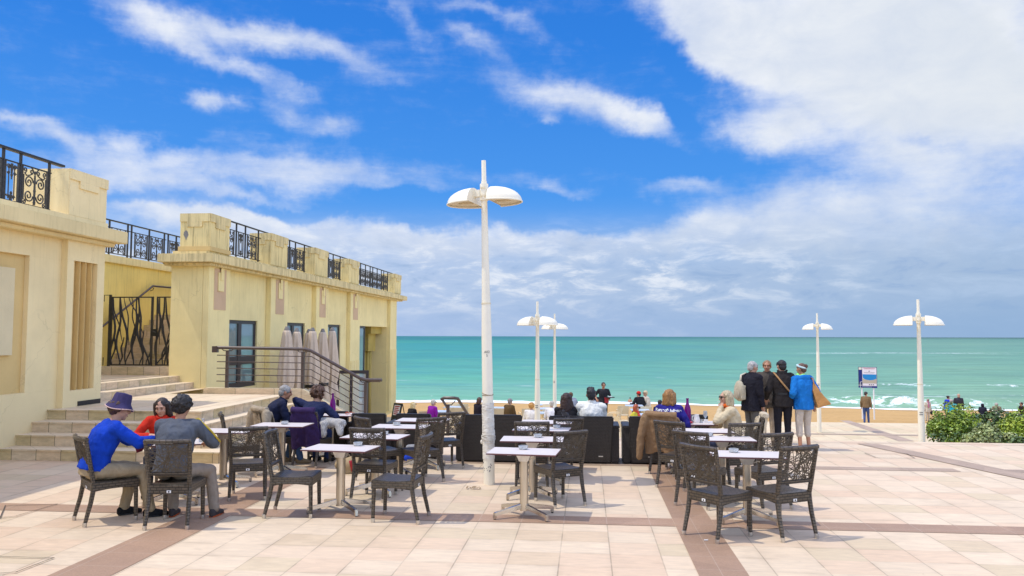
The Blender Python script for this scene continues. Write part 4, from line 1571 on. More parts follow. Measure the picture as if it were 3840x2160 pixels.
# ---------------------------------------------------------------- street lamps
def dome_half(sign):
    """half dome of a lamp head, cut flat towards the pole; x outwards"""
    mb = MB()
    a, b, c = 0.40, 0.32, 0.215
    na, nb = 14, 9
    vs, fs = [], []
    for i in range(nb + 1):
        e = (PI / 2) * i / nb           # from rim to crown
        for j in range(na + 1):
            t = -PI / 2 + PI * j / na
            vs.append((sign * (0.135 + a * math.cos(t) * math.cos(e)), b * math.sin(t) * math.cos(e) * 1.0, c * math.sin(e)))
    w = na + 1
    for i in range(nb):
        for j in range(na):
            q = [i * w + j, i * w + j + 1, (i + 1) * w + j + 1, (i + 1) * w + j]
            fs.append(q if sign > 0 else q[::-1])
    mb.add(vs, fs)
    # flat plate facing the pole
    pv = [(sign * 0.135, b * math.cos(e), c * math.sin(e)) for e in [PI * k_ / 16 for k_ in range(17)]]
    mb.add(pv, [list(range(17)) if sign > 0 else list(range(17))[::-1]])
    # rolled rim
    mb.tube([(sign * (0.135 + a * math.cos(-PI / 2 + PI * j / 14)), b * math.sin(-PI / 2 + PI * j / 14), -0.004) for j in range(15)], 0.012, 6)
    return mb


def under_half(sign):
    mb = MB()
    pts = [(sign * (0.14 + 0.385 * math.cos(-PI / 2 + PI * j / 14)), 0.315 * math.sin(-PI / 2 + PI * j / 14), 0.012) for j in range(15)]
    mb.add(pts, [list(range(15)) if sign < 0 else list(range(15))[::-1]])
    return mb


def street_lamp(label, loc, rz, base_r=0.075, lean=0.0, wrap=False):
    t = thing('street_lamp', label, 'street lamp', loc, rz, 'white double-headed lamps on the promenade')
    t.rotation_euler = (0, lean, rz)
    mb = MB()
    mb.lathe([(base_r, 0.0), (base_r, 0.9), (base_r * 0.93, 2.0), (0.055, 2.72), (0.041, 3.85), (0.039, 4.15)], 24)
    mb.build('pole', M['lamp'], t, smooth='auto')
    mb = MB()
    mb.lathe([(base_r * 0.86, 2.44), (base_r * 0.87, 2.46)], 24)
    mb.build('joint_ring', M['lamp_under'], t, smooth='auto')
    mb = MB()
    mb.lathe([(0.033, 4.10), (0.031, 4.44)], 20)
    mb.build('top_stub', M['lamp'], t, smooth='auto')
    mb = MB()
    mb.lathe([(0.058, 3.88), (0.058, 4.11)], 20)
    hub = mb.build('hub', M['lamp'], t, smooth='auto')
    mb = MB()
    for s in (-1, 1):
        for zz in (3.94, 4.05):
            mb.box((s * 0.022 - 0.014, -0.066, zz - 0.012), (s * 0.022 + 0.014, -0.056, zz + 0.012))
    mb.build('bolt', M['lamp_under'], hub)
    for s in (-1, 1):
        mb = MB()
        mb.box((s * 0.105 - 0.055, -0.04, 3.93), (s * 0.105 + 0.055, 0.04, 4.03))
        mb.build('bracket', M['lamp'], t, bevel=0.006)
        hd = dome_half(s).build('lamp_head', M['lamp'], t, smooth='auto')
        hd.location = (0, 0, 3.845)
        hd.rotation_euler = (0, 0, 0)
        under_half(s).build('underside', M['lamp_under'], hd)
        mb = MB()
        mb.ellipsoid((s * 0.27, 0, 0.008), (0.11, 0.075, 0.02), None, 14, 6)
        mb.build('lens', M['lens'], hd, smooth=True)
    if not wrap:
        mb = MB()
        for k_ in range(2):
            mb.tube([((base_r * 0.955) * math.sin(a_), -(base_r * 0.955) * math.cos(a_), 1.80 - 0.05 * k_) for a_ in (-0.5, -0.25, 0, 0.25, 0.5)], 0.012, 4)
        mb.build('number_mark', M['cap_grey'], t)
    if wrap:
        mb = MB()
        n = 40
        vs, fs = [], []
        zs = [0.34 + 0.018 * i for i in range(43)]
        r_ = random.Random(3)
        nz = [[r_.uniform(-1, 1) for _ in range(n)] for __ in zs]
        for i, z in enumerate(zs):
            for j in range(n):
                a = 2 * PI * j / n
                rr = base_r * 1.02 + 0.004 + 0.0035 * nz[i][j] * (1.0 if z > 0.55 else 0.4) + (0.010 * max(0, math.sin(a * 3 + z * 9)) if 0.55 < z < 0.72 else 0)
                vs.append((rr * math.cos(a), rr * math.sin(a), z))
        for i in range(len(zs) - 1):
            for j in range(n):
                a, b = i * n + j, i * n + (j + 1) % n
                fs.append((a, b, b + n, a + n))
        mb.add(vs, fs)
        mb.build('paper_wrap', M['wrap'], t, smooth=True)
        mb = MB()
        for k_ in range(5):
            mb.tube([(0.09 * math.cos(a_), 0.09 * math.sin(a_), 0.60 + 0.016 * k_ + 0.012 * math.sin(a_ * 2 + k_)) for a_ in [2 * PI * q_ / 20 for q_ in range(21)]], 0.006, 5)
        mb.ellipsoid((-0.088, -0.03, 0.57), (0.018, 0.02, 0.03), None, 8, 5)
        mb.build('tape', M['wrap'], t, smooth=True)
        mb = MB()
        for k_ in range(2):
            mb.tube([(base_r * 1.0 * math.cos(a_), base_r * 1.0 * math.sin(a_), 1.20 + 0.022 * k_ * (1 - math.cos(a_ + 0.6))) for a_ in [2 * PI * q_ / 24 for q_ in range(25)]], 0.0045, 5)
        mb.build('string', M['leaf_litter'], t, smooth=True)
        mb = MB()
        for k_ in range(16):
            a_ = -PI / 2 + r_.uniform(-0.9, 0.9)
            zz = r_.uniform(0.14, 0.30)
            mb.box((base_r * math.cos(a_) - 0.006, base_r * math.sin(a_) - 0.003, zz), (base_r * math.cos(a_) + 0.006, base_r * math.sin(a_) + 0.003, zz + r_.uniform(0.006, 0.02)))
        mb.build('scuff', M['cap_grey'], t)
    return t


def lettering(lines, size, name, mat, par, loc, rot, wrap_r=None):
    """raised letters from the built-in typeface; bent round the pole when wrap_r is given"""
    for k_, s in enumerate(lines):
        cu = bpy.data.curves.new('letters', 'FONT')
        cu.body = s
        cu.size = size
        cu.align_x = 'CENTER'
        o = bpy.data.objects.new('tmp', cu)
        COL.objects.link(o)
        dg = bpy.context.evaluated_depsgraph_get()
        dg.update()
        me = bpy.data.meshes.new_from_object(o.evaluated_get(dg), depsgraph=dg)
        bpy.data.objects.remove(o)
        for v in me.vertices:
            x, y = v.co.x, v.co.y - k_ * size * 1.0
            if wrap_r:
                a = x / wrap_r
                v.co = (wrap_r * math.sin(a), -wrap_r * math.cos(a), y)
            else:
                v.co = (x, 0, y)
        me.materials.clear()
        me.materials.append(mat)
        ob = link_mesh(name, me, par)
        ob.location = loc
        ob.rotation_euler = rot


lm = street_lamp('tall white lamp nearest the camera with peeling paper wrap round its base', (-1.32, 10.85, 0), R(-12), 0.076, R(-1.3), True)
lettering(['A02', '5'], 0.048, 'lettering', M['black'], lm, (0, 0, 1.77), (0, 0, R(19)), 0.0735)
street_lamp('white lamp rising between the sofas and the pigeon, left of the far pair', (-1.25, 20.35, LOW), R(-13))
street_lamp('smaller white lamp seen just right of the middle pair, farther towards the beach', (-1.25, 31.4, LOW), R(-13))
street_lamp('white lamp at right beside the shrubs, in front of the sea', (7.79, 19.6, LOW), R(-20))
street_lamp('white lamp behind the four standing people, left of the beach sign', (8.63, 30.9, LOW), R(-17))
# ---------------------------------------------------------------- wicker chair
def chair_proto():
    t = thing('wicker_chair', 'x', 'chair')
    random.seed(12)
    W = 0.225
    # seat: saddle-curved woven top over a deep apron
    mb = MB()
    n = 10
    vs, fs = [], []
    prof = [0.462 - 0.018 * math.sin(PI * i / n) + (0.012 if i in (0, n) else 0) * -1 for i in range(n + 1)]
    for i in range(n + 1):
        y = -0.225 + 0.465 * i / n
        for x in (-W, W):
            vs += [(x, y, 0.350 + 0.02 * math.sin(PI * i / n)), (x, y, prof[i])]
    for i in range(n):
        a, b = i * 4, i * 4 + 4
        fs += [(a + 1, a + 3, b + 3, b + 1), (a, b, b + 2, a + 2), (a, a + 1, b + 1, b), (a + 2, b + 2, b + 3, a + 3)]
    fs += [(0, 2, 3, 1), (4 * n + 1, 4 * n + 3, 4 * n + 2, 4 * n)]
    mb.add(vs, fs)
    mb.build('seat', M['wicker'], t, bevel=0.007)
    # back frame, leaning and slightly hollow
    def bp(x, z):
        s = (z - 0.46) / 0.45
        return Vector((x * (1 + 0.10 * s), -0.215 - 0.085 * s - 0.035 * (1 - (x / 0.21) ** 2) * min(1, max(0, s)), z))
    mb = MB()
    for s in (-1, 1):
        mb.tube([bp(s * 0.205, z) for z in (0.44, 0.55, 0.70, 0.85, 0.905)], [0.024, 0.024, 0.023, 0.022, 0.020], 6, flat=1.0)
    mb.tube([bp(0.215 * x / 6.0, 0.905) for x in range(-6, 7)], 0.026, 6)
    mb.tube([bp(0.200 * x / 6.0, 0.565) for x in range(-6, 7)], 0.021, 6)
    mb.build('back_frame', M['wicker'], t, smooth='auto')
    # web of crossing strands
    mb = MB()
    x0, x1, z0, z1 = -0.195, 0.195, 0.575, 0.895
    for k in range(84):
        a = random.gauss(0, 1.0) * 0.75 + random.choice((0.4, -0.4, 1.2, -1.2, 0.9, -0.9))
        cx, cz = random.uniform(x0, x1), random.uniform(z0, z1)
        dx_, dz_ = math.sin(a), math.cos(a)
        ts = []
        for (v0, lo, hi) in ((0, x0, x1), (1, z0, z1)):
            c_, d_ = (cx, dx_) if v0 == 0 else (cz, dz_)
            if abs(d_) > 1e-4:
                ts.append(sorted(((lo - c_) / d_, (hi - c_) / d_)))
        ta, tb = max(q[0] for q in ts), min(q[1] for q in ts)
        if random.random() < 0.35:
            m_ = random.uniform(ta, tb)
            ta, tb = (ta, m_) if random.random() < 0.5 else (m_, tb)
        if tb - ta < 0.10:
            continue
        bow = random.uniform(-0.014, 0.014)
        pts = []
        for q in range(6):
            tt = ta + (tb - ta) * q / 5
            w = bow * math.sin(PI * q / 5)
            p = bp(max(x0, min(x1, cx + dx_ * tt + dz_ * w)), max(z0, min(z1, cz + dz_ * tt - dx_ * w)))
            pts.append((p.x, p.y + random.uniform(-0.004, 0.004), p.z))
        mb.tube(pts, 0.0036, 4)
    mb.build('woven_back', M['strand'], t)
    # legs
    for s in (-1, 1):
        mb = MB()
        mb.tube([(s * 0.200, 0.215, 0.36), (s * 0.203, 0.222, 0.04)], [0.024, 0.021], 6)
        lg = mb.build('leg', M['wicker'], t, smooth='auto')
        mb = MB()
        mb.lathe([(0.019, 0.0), (0.021, 0.005), (0.022, 0.045)], 10, (s * 0.203, 0.222, 0))
        mb.build('foot_cap', M['alu'], lg, smooth='auto')
        mb = MB()
        mb.tube([(s * 0.205, -0.205, 0.46), (s * 0.206, -0.212, 0.36), (s * 0.208, -0.232, 0.24), (s * 0.212, -0.262, 0.12), (s * 0.214, -0.280, 0.04)], [0.025, 0.025, 0.024, 0.022, 0.020], 6)
        lg = mb.build('leg', M['wicker'], t, smooth='auto')
        mb = MB()
        mb.lathe([(0.019, 0.0), (0.021, 0.005), (0.022, 0.045)], 10, (s * 0.215, -0.285, 0))
        mb.build('foot_cap', M['alu'], lg, smooth='auto')
    mb = MB()
    mb.box((-0.022, -0.2325, 0.366), (0.022, -0.2262, 0.392))
    tg = mb.build('tag', M['white'], t)
    mb = MB()
    mb.box((-0.008, -0.2335, 0.371), (0.008, -0.2326, 0.386))
    mb.build('mark', M['black'], tg)
    return t


CH = chair_proto()
_first = [True]


def chair(x, y, deg, label, z=0.0, sc=1.0):
    if _first[0]:
        o = CH
        _first[0] = False
    else:
        o = copy_tree(CH)
    o.location = (x, y, z)
    o.rotation_euler = (0, 0, R(deg))
    sc *= 1.0 if y < 9.2 else (0.96 if y < 11.5 else 0.92)
    o.scale = (sc,) * 3
    tag(o, label, 'chair', 'woven-back cafe chairs')
    return o


chair(1.33, 8.33, -50, 'woven chair nearest the camera on the right, at the left of its table')
chair(1.95, 8.47, 29, 'woven chair at the right of the nearest right-hand table')
chair(1.365, 9.84, -33, 'woven chair second from the front on the left side of the right-hand tables')
chair(2.06, 9.82, 28, 'woven chair second from the front on the right side of the right-hand tables')
chair(1.25, 10.95, -37, 'woven chair just in front of the chair wearing the brown jacket')
chair(1.93, 10.88, 20, 'woven chair in front of the blonde woman who is smoking')
chair(1.22, 12.0, -36, 'woven chair with a tan bomber jacket hung on its back')
chair(2.24, 11.95, 84, 'woven chair in which the smoking blonde woman sits')
chair(-0.345, 9.745, 33, 'woven chair at the right of the second middle table, right of the lamp')
chair(-0.73, 10.75, 3, 'woven chair seen straight from behind under the second middle table')
chair(-0.34, 11.62, 18, 'woven chair in front of the curly haired woman on the sofa')
chair(-3.27, 8.83, -84, 'woven chair turned sideways at the left of the table with the steel column')
chair(-2.06, 8.71, 86, 'woven chair turned sideways at the right of the front table left of the lamp')
chair(-2.62, 9.82, -6, 'woven chair seen from behind, beyond the front table left of the lamp')
chair(-4.21, 9.73, 20, 'woven chair seen from behind with striped sunlit seat, left of the sideways chair')
chair(-2.86, 10.98, -48, 'woven chair half hidden by the second table left of the lamp')
chair(-2.30, 11.05, 40, 'woven chair left of the lamp, facing away before the dark loveseat')
chair(-2.17, 12.22, 30, 'woven chair farthest back left of the lamp, touching the loveseat')
chair(-5.185, 8.35, -43, 'woven chair under the young man in the blue jumper')
chair(-4.36, 8.25, 8, 'woven chair under the curly haired man in the grey sweatshirt')
chair(-5.30, 9.85, 200, 'woven chair under the woman in red, hidden behind the table')
chair(-4.22, 12.1, -10, 'woven chair with a purple raincoat hung on its back')
chair(-4.86, 12.15, -52, 'woven chair under the grey haired man, with a beige jacket on it')
chair(-4.98, 11.25, -62, 'lone woven chair by the steps, left of the beige jacket')


# ---------------------------------------------------------------- cafe table
def table_proto():
    t = thing('cafe_table', 'x', 'table')
    a, b, z = 0.385, 0.245, 0.72
    mb = MB()
    mb.box((-a, -b, z - 0.004), (a, b, z))
    mb.build('tabletop', M['tabletop'], t)
    mb = MB()
    mb.box((-a - 0.001, -b - 0.001, z - 0.018), (a + 0.001, b + 0.001, z - 0.0042))
    mb.build('edge', M['edge'], t)
    mb = MB()
    mb.box((-0.16, -0.035, z - 0.030), (0.16, 0.035, z - 0.0145))
    mb.hexa([(-0.05, -0.05, z - 0.11), (0.05, -0.05, z - 0.11), (0.05, 0.05, z - 0.11), (-0.05, 0.05, z - 0.11)],
            [(-0.085, -0.06, z - 0.031), (0.085, -0.06, z - 0.031), (0.085, 0.06, z - 0.031), (-0.085, 0.06, z - 0.031)])
    mb.build('bracket', M['alu'], t)
    mb = MB()
    mb.tube([(0.05, -0.02, z - 0.10), (0.11, -0.05, z - 0.07), (0.13, -0.06, z - 0.075)], 0.006, 5)
    mb.build('lever', M['alu'], t)
    mb = MB()
    q = 0.038
    pts = []
    for sx, sy in ((1, 1), (-1, 1), (-1, -1), (1, -1)):
        a0 = math.atan2(sy, sx)
        for k in (-0.6, 0, 0.6):
            pts.append((sx * (q - 0.012) + 0.016 * math.cos(a0 + k), sy * (q - 0.012) + 0.016 * math.sin(a0 + k)))
    mb.prism(pts, 0.065, z - 0.111)
    mb.build('column', M['steel'], t, smooth='auto')
    for dx_, dy_ in ((1, 1), (-1, 1), (-1, -1), (1, -1)):
        mb = MB()
        d = Vector((dx_ * 0.29, dy_ * 0.235, 0))
        u = d.normalized()
        w = Vector((-u.y, u.x, 0))
        a0, a1 = u * 0.045, d
        mb.hexa([a0 - w * 0.022 + Vector((0, 0, 0.085)), a0 + w * 0.022 + Vector((0, 0, 0.085)), a1 + w * 0.020 + Vector((0, 0, 0.042)), a1 - w * 0.020 + Vector((0, 0, 0.042))][::-1],
                [a0 - w * 0.018 + Vector((0, 0, 0.140)), a0 + w * 0.018 + Vector((0, 0, 0.140)), a1 + w * 0.018 + Vector((0, 0, 0.078)), a1 - w * 0.018 + Vector((0, 0, 0.078))][::-1])
        f0 = d - u * 0.022
        mb.hexa([f0 - w * 0.017 + Vector((0, 0, 0.012)), f0 + w * 0.017 + Vector((0, 0, 0.012)), d + w * 0.017 + u * 0.012 + Vector((0, 0, 0.012)), d - w * 0.017 + u * 0.012 + Vector((0, 0, 0.012))][::-1],
                [f0 - w * 0.019 + Vector((0, 0, 0.076)), f0 + w * 0.019 + Vector((0, 0, 0.076)), d + w * 0.019 + u * 0.004 + Vector((0, 0, 0.076)), d - w * 0.019 + u * 0.004 + Vector((0, 0, 0.076))][::-1])
        lg = mb.build('leg', M['chrome'], t, bevel=0.004)
        mb = MB()
        mb.lathe([(0.014, 0.0), (0.014, 0.0115)], 8, (d.x - u.x * 0.004, d.y - u.y * 0.004, 0))
        mb.build('foot', M['black'], lg)
    return t


TB = table_proto()
_ft = [True]


def table(x, y, deg, label):
    if _ft[0]:
        o = TB
        _ft[0] = False
    else:
        o = copy_tree(TB)
    o.location = (x, y, 0)
    o.rotation_euler = (0, 0, R(deg))
    return tag(o, label, 'table', 'white-topped cafe tables')


table(1.74, 9.02, -3, 'white cafe table nearest the camera on the right')
table(1.70, 10.38, 0, 'second white cafe table on the right, behind the nearest one')
table(1.58, 11.20, 0, 'third white cafe table on the right, level with the smoking woman')
table(1.52, 12.18, 0, 'white cafe table holding the purple bottle and white jug')
table(-0.70, 8.98, -5, 'front white cafe table just right of the tall lamp')
table(-0.68, 10.05, 0, 'second white cafe table right of the tall lamp')
table(-0.62, 11.15, -4, 'third white cafe table right of the tall lamp, seen through a chair')
table(-0.60, 12.06, -4, 'white cafe table on which the dark bird is perched')
table(-2.81, 9.02, -6, 'front white cafe table left of the lamp with thick steel column')
table(-2.70, 10.10, -6, 'second white cafe table left of the lamp')
table(-2.64, 11.22, -2, 'third white cafe table left of the lamp, before the dark armchairs')
table(-2.50, 12.12, -2, 'white cafe table farthest back left of the lamp')
table(-4.38, 11.25, 0, 'white cafe table in front of the grey haired man')
table(-4.88, 10.45, 2, 'bare white cafe table at the foot of the side steps')
table(-4.95, 9.25, 24, 'white cafe table shared by the three people at left')
table(-4.15, 12.80, 4, 'white cafe table between the grey haired man and the woman in navy')


# ---------------------------------------------------------------- table things
def ashtray_proto():
    mb = MB()
    mb.lathe([(0.040, 0.0), (0.048, 0.004), (0.056, 0.042), (0.050, 0.044), (0.042, 0.012), (0.0, 0.010)], 18)
    o = mb.build('ashtray', M['glass'], None, smooth='auto')
    return o


AT = ashtray_proto()
_fa = [True]


def ashtray(x, y, label):
    if _fa[0]:
        o = AT
        _fa[0] = False
    else:
        o = AT.copy()
        COL.objects.link(o)
    o.location = (x, y, 0.7205)
    tag(o, label, 'ashtray', 'glass ashtrays on the tables')


ashtray(1.62, 9.12, 'glass ashtray on the nearest right-hand table')
ashtray(1.56, 10.55, 'glass ashtray on the second right-hand table')
ashtray(-0.72, 9.10, 'glass ashtray on the front table right of the lamp')
ashtray(-0.62, 10.18, 'glass ashtray on the second table right of the lamp')
ashtray(-0.42, 11.25, 'glass ashtray on the third table right of the lamp')
ashtray(-2.66, 9.18, 'glass ashtray on the front table left of the lamp')
ashtray(-2.62, 10.24, 'glass ashtray on the second table left of the lamp')
ashtray(-2.72, 11.33, 'glass ashtray on the third table left of the lamp')
ashtray(-4.36, 11.28, 'glass ashtray on the table in front of the grey haired man')
ashtray(-0.40, 12.10, 'glass ashtray beside the dark bird')


def bottle(x, y, label, mat, h=0.30, r=0.042):
    mb = MB()
    mb.lathe([(r * 0.9, 0), (r, 0.006), (r, h * 0.50), (r * 0.82, h * 0.62), (r * 0.38, h * 0.80), (r * 0.34, h * 0.95), (r * 0.42, h * 0.955), (r * 0.42, h)], 18)
    o = mb.build('bottle', mat, None, smooth='auto')
    o.location = (x, y, 0.7205)
    return tag(o, label, 'bottle')


bottle(1.50, 12.20, 'purple glass bottle beside the woman in the blue jacket', M['purple_glass'], 0.36, 0.052)
bottle(-4.14, 12.80, 'purple bottle half hidden behind the curly haired woman in navy', M['purple_glass'], 0.34, 0.048)
bottle(-4.62, 9.32, 'clear glass carafe bottle on the table of the three people', M['glass'], 0.28, 0.045)


def small(name, label, cat, mb, mat, x, y, z=0.7205, rz=0, smooth='auto'):
    o = mb.build(name, mat, None, smooth=smooth)
    o.location = (x, y, z)
    o.rotation_euler = (0, 0, rz)
    return tag(o, label, cat)


def tumbler(h=0.10, r=0.032):
    return MB().lathe([(r * 0.8, 0), (r, h), (r * 0.92, h), (r * 0.74, 0.008), (0, 0.006)], 14)


small('drinking_glass', 'clear tumbler just right of the purple bottle', 'glass', tumbler(0.10, 0.04), M['glass'], 1.58, 12.24)
mb = MB().lathe([(0.026, 0), (0.026, 0.003), (0.005, 0.006), (0.005, 0.06), (0.028, 0.09), (0.032, 0.13), (0.028, 0.17), (0.027, 0.17), (0.030, 0.13), (0.0, 0.085)], 14)
small('wine_glass', 'stemmed glass at the right end of the table with the jug', 'glass', mb, M['glass'], 1.77, 12.26, 0.7205)
mb = MB().lathe([(0.026, 0), (0.026, 0.003), (0.005, 0.006), (0.005, 0.06), (0.028, 0.09), (0.032, 0.13), (0.028, 0.17), (0.027, 0.17), (0.030, 0.13), (0.0, 0.085)], 14)
small('wine_glass', 'stemmed glass left of the purple bottle', 'glass', mb, M['glass'], 1.375, 12.26, 0.7205)
mb = MB().lathe([(0.040, 0), (0.046, 0.01), (0.044, 0.06), (0.030, 0.11), (0.033, 0.125), (0.028, 0.124), (0.0, 0.02)], 18)
mb.tube([(-0.043, 0, 0.03), (-0.07, 0, 0.05), (-0.065, 0, 0.095), (-0.032, 0, 0.105)], 0.006, 6)
small('jug', 'small white porcelain jug among the glasses', 'jug', mb, M['white'], 1.63, 12.16)
mb = MB().ellipsoid((0, 0, 0.018), (0.065, 0.05, 0.018), None, 14, 6)
M['red_leather'] = simple('red_leather', (0.42, 0.02, 0.035), 0.4, 0.1, 20)
small('purse', 'small red purse lying below the purple bottle', 'purse', mb, M['red_leather'], 1.50, 12.06, smooth=True)
mb = MB().box((-0.03, -0.012, 0), (0.03, 0.012, 0.055))
small('sugar_holder', 'white holder with blue marks beside the stemmed glass', 'holder', mb, M['white'], 1.76, 12.15, smooth=False)
small('drinking_glass', 'small clear glass between jug and holder', 'glass', tumbler(0.05, 0.026), M['glass'], 1.70, 12.20)
M['burgundy'] = cloth((0.14, 0.012, 0.03), 'burgundy_napkin')
for lab, x, y, w in (('burgundy napkin hanging over the near left edge of the table of three', -5.20, 9.02, 0.07), ('burgundy napkin at the right end of the table of three', -4.56, 9.50, 0.05)):
    mb = MB()
    mb.hexa([(-w, -0.05, 0), (w, -0.07, 0), (w * 0.8, 0.06, 0), (-w * 0.9, 0.05, 0)], [(-w * 0.8, -0.05, 0.012), (w * 0.7, -0.05, 0.018), (w * 0.7, 0.05, 0.015), (-w * 0.7, 0.04, 0.01)])
    if w > 0.06:
        mb.hexa([(-0.03, -0.075, -0.09), (0.02, -0.075, -0.07), (0.03, -0.06, -0.07), (-0.03, -0.06, -0.09)], [(-w, -0.072, 0.004), (w, -0.078, 0.004), (w, -0.06, 0.006), (-w, -0.05, 0.006)])
    small('napkin', lab, 'napkin', mb, M['burgundy'], x, y, smooth=False)
mb = MB()
for s in (-1, 1):
    mb.tube([(s * 0.034 + 0.026 * math.cos(a), 0.0, 0.024 + 0.022 * math.sin(a)) for a in [2 * PI * i / 12 for i in range(13)]], 0.004, 5)
    mb.tube([(s * 0.06, 0, 0.034), (s * 0.062, 0.07, 0.034), (s * 0.060, 0.11, 0.015)], 0.003, 5)
M['orange'] = simple('orange_plastic', (0.62, 0.10, 0.03), 0.35, 0.1, 20)
small('eyeglasses', 'orange framed glasses on the table of the woman in navy', 'eyeglasses', mb, M['orange'], -3.84, 12.72, smooth=True)


# ---------------------------------------------------------------- dark wicker sofas
def sofa(x0, x1, y, label, arm_l=True, arm_r=True, top=0.755, z=0.0, name='wicker_armchair', cat='armchair', rz=0.0):
    w = x1 - x0
    t = thing(name, label, cat, ((x0 + x1) / 2, y, z), rz, 'dark wicker lounge seats')
    h = w / 2
    nar = min(0.045, 0.06 * w)
    mb = MB()
    mb.hexa([(-h + nar, 0.03, 0.02), (h - nar, 0.03, 0.02), (h - nar, 0.17, 0.02), (-h + nar, 0.17, 0.02)],
            [(-h, -0.03, top), (h, -0.03, top), (h, 0.08, top), (-h, 0.08, top)])
    mb.build('backrest', M['wicker_dark'], t, bevel=0.018)
    for s, on in ((-1, arm_l), (1, arm_r)):
        if not on:
            continue
        mb = MB()
        xa, xb = sorted((s * (h - nar + 0.004), s * (h + 0.085)))
        mb.box((xa, 0.05, 0.02), (xb, 0.70, 0.555))
        mb.box((xa - 0.008, 0.04, 0.556), (xb + 0.008, 0.72, 0.60))
        mb.build('arm', M['wicker_dark'], t, bevel=0.01)
    mb = MB()
    mb.box((-h + nar + 0.006, 0.171, 0.02), (h - nar - 0.006, 0.70, 0.30))
    mb.build('seat_base', M['wicker_dark'], t)
    mb = MB()
    mb.box((-h + nar + 0.01, 0.18, 0.301), (h - nar - 0.01, 0.71, 0.42))
    mb.build('cushion', M['black'], t, bevel=0.03)
    mb = MB()
    mb.box((h - 0.24, 0.004, 0.118), (h - 0.17, 0.014, 0.132))
    mb.build('tag', M['alu'], t)
    return t


sofa(-4.50, -3.93, 12.95, 'dark wicker armchair behind the table of the woman in navy', True, False)
sofa(-3.78, -3.21, 12.63, 'dark wicker armchair at the foot of the sloping stair kerb')
sofa(-3.06, -2.49, 12.68, 'dark wicker armchair in front of the two white haired women')
sofa(-2.00, -1.02, 12.66, 'wide dark wicker loveseat seen from behind, crossed by the tall lamp', True, True, 0.755, 0, 'wicker_loveseat', 'loveseat')
sofa(-0.60, 0.42, 12.68, 'wide dark wicker loveseat carrying the man in the white jumper', True, True, 0.745, 0, 'wicker_loveseat', 'loveseat')
sofa(0.65, 1.19, 12.70, 'dark wicker armchair with a small metal tag, left of the tan jacket', True, True, 0.75)
sofa(1.40, 1.92, 13.0, 'dark wicker armchair behind the table with the purple bottle', False, True, 0.76)

# ---------------------------------------------------------------- jackets hung on chairs, bags
def hung_jacket(label, cx, cy, deg, col, w=0.50, drop=0.50, sleeve=(-1,), sdrop=0.62, top=0.945, lining=None, hood=False):
    """a jacket over a chair back; the root stands where the chair stands"""
    t = thing('jacket', label, 'jacket', (cx, cy, 0), R(deg))
    mb = MB()
    nx_, nz_ = 22, 12
    # outside sheet (behind the back), rounded shoulders, folds
    def sheet_(yb, d, amp, seed, w_):
        r_ = random.Random(seed)
        ph = [r_.uniform(0, 6) for _ in range(4)]
        vs, fs = [], []
        for face in (0, 1):
            for i in range(nz_ + 1):
                s = i / nz_
                for j in range(nx_ + 1):
                    u = j / nx_ * 2 - 1
                    wz = w_ * (0.80 + 0.22 * math.sqrt(min(1, s * 3)) + 0.05 * s)
                    f = amp * (0.3 + s) * (math.sin(u * 6 + ph[0] + s) + 0.6 * math.sin(u * 11 + ph[1] - s * 2))
                    x = u * wz / 2
                    z = top + 0.012 - 0.03 * abs(u) ** 3 - d * s + 0.02 * math.sin(u * 5 + ph[2]) * s
                    lean = -0.300 + 0.085 * (0.945 - z) / 0.45
                    y = lean - 0.035 * (1 - u * u) + yb + f + (0.014 if face else 0)
                    vs.append((x, y, z))
        n = (nx_ + 1) * (nz_ + 1)
        for i in range(nz_):
            for j in range(nx_):
                a = i * (nx_ + 1) + j
                q = (a, a + 1, a + nx_ + 2, a + nx_ + 1)
                fs.append(q[::-1])
                fs.append(tuple(k + n for k in q))
        ring = [j for j in range(nx_ + 1)] + [(i + 1) * (nx_ + 1) + nx_ for i in range(nz_)] + [nz_ * (nx_ + 1) + j for j in range(nx_ - 1, -1, -1)] + [i * (nx_ + 1) for i in range(nz_ - 1, 0, -1)]
        for i in range(len(ring)):
            a, b = ring[i], ring[(i + 1) % len(ring)]
            fs.append((a, b, b + n, a + n))
        mb.add(vs, fs)
    sheet_(-0.045, drop, 0.013, 3, w)
    sheet_(0.050, drop * 0.7, 0.012, 5, w * 0.96)
    mb.tube([(-w * 0.42 + w * 0.84 * i / 10, -0.302 - 0.035 * (1 - (i / 5 - 1) ** 2), top + 0.012) for i in range(11)], 0.050, 8)
    for s in sleeve:
        mb.capsule((s * w * 0.43, -0.31, top - 0.05), (s * (w * 0.55), -0.33, top - sdrop * 0.5), 0.075, 0.062)
        mb.capsule((s * w * 0.55, -0.33, top - sdrop * 0.5), (s * (w * 0.62), -0.32, top - sdrop), 0.062, 0.048)
    me = remesh(mb, 0.010, 2, 0.022, 0.09)
    me.materials.append(cloth(col, 'jacket_cloth', 0.7))
    link_mesh('jacket_body', me, t)
    return t


hung_jacket('tan bomber jacket hung over the chair of the woman in blue', 1.22, 12.0, -30, (0.27, 0.165, 0.085), 0.56, 0.56, (-1,), 0.62, top=0.865)
hung_jacket('purple raincoat hung over the chair of the woman in navy', -4.22, 12.1, -10, (0.042, 0.022, 0.085), 0.46, 0.58, (), 0.5, top=0.865)
hung_jacket('beige jacket hung over the chair of the grey haired man', -4.80, 12.15, -42, (0.36, 0.29, 0.20), 0.56, 0.50, (-1, 1), 0.60, top=0.86)
hung_jacket('white lined jacket hung over the chair of the smoking woman', 2.24, 11.95, 84, (0.55, 0.46, 0.32), 0.40, 0.34, (), 0.5, top=0.85)

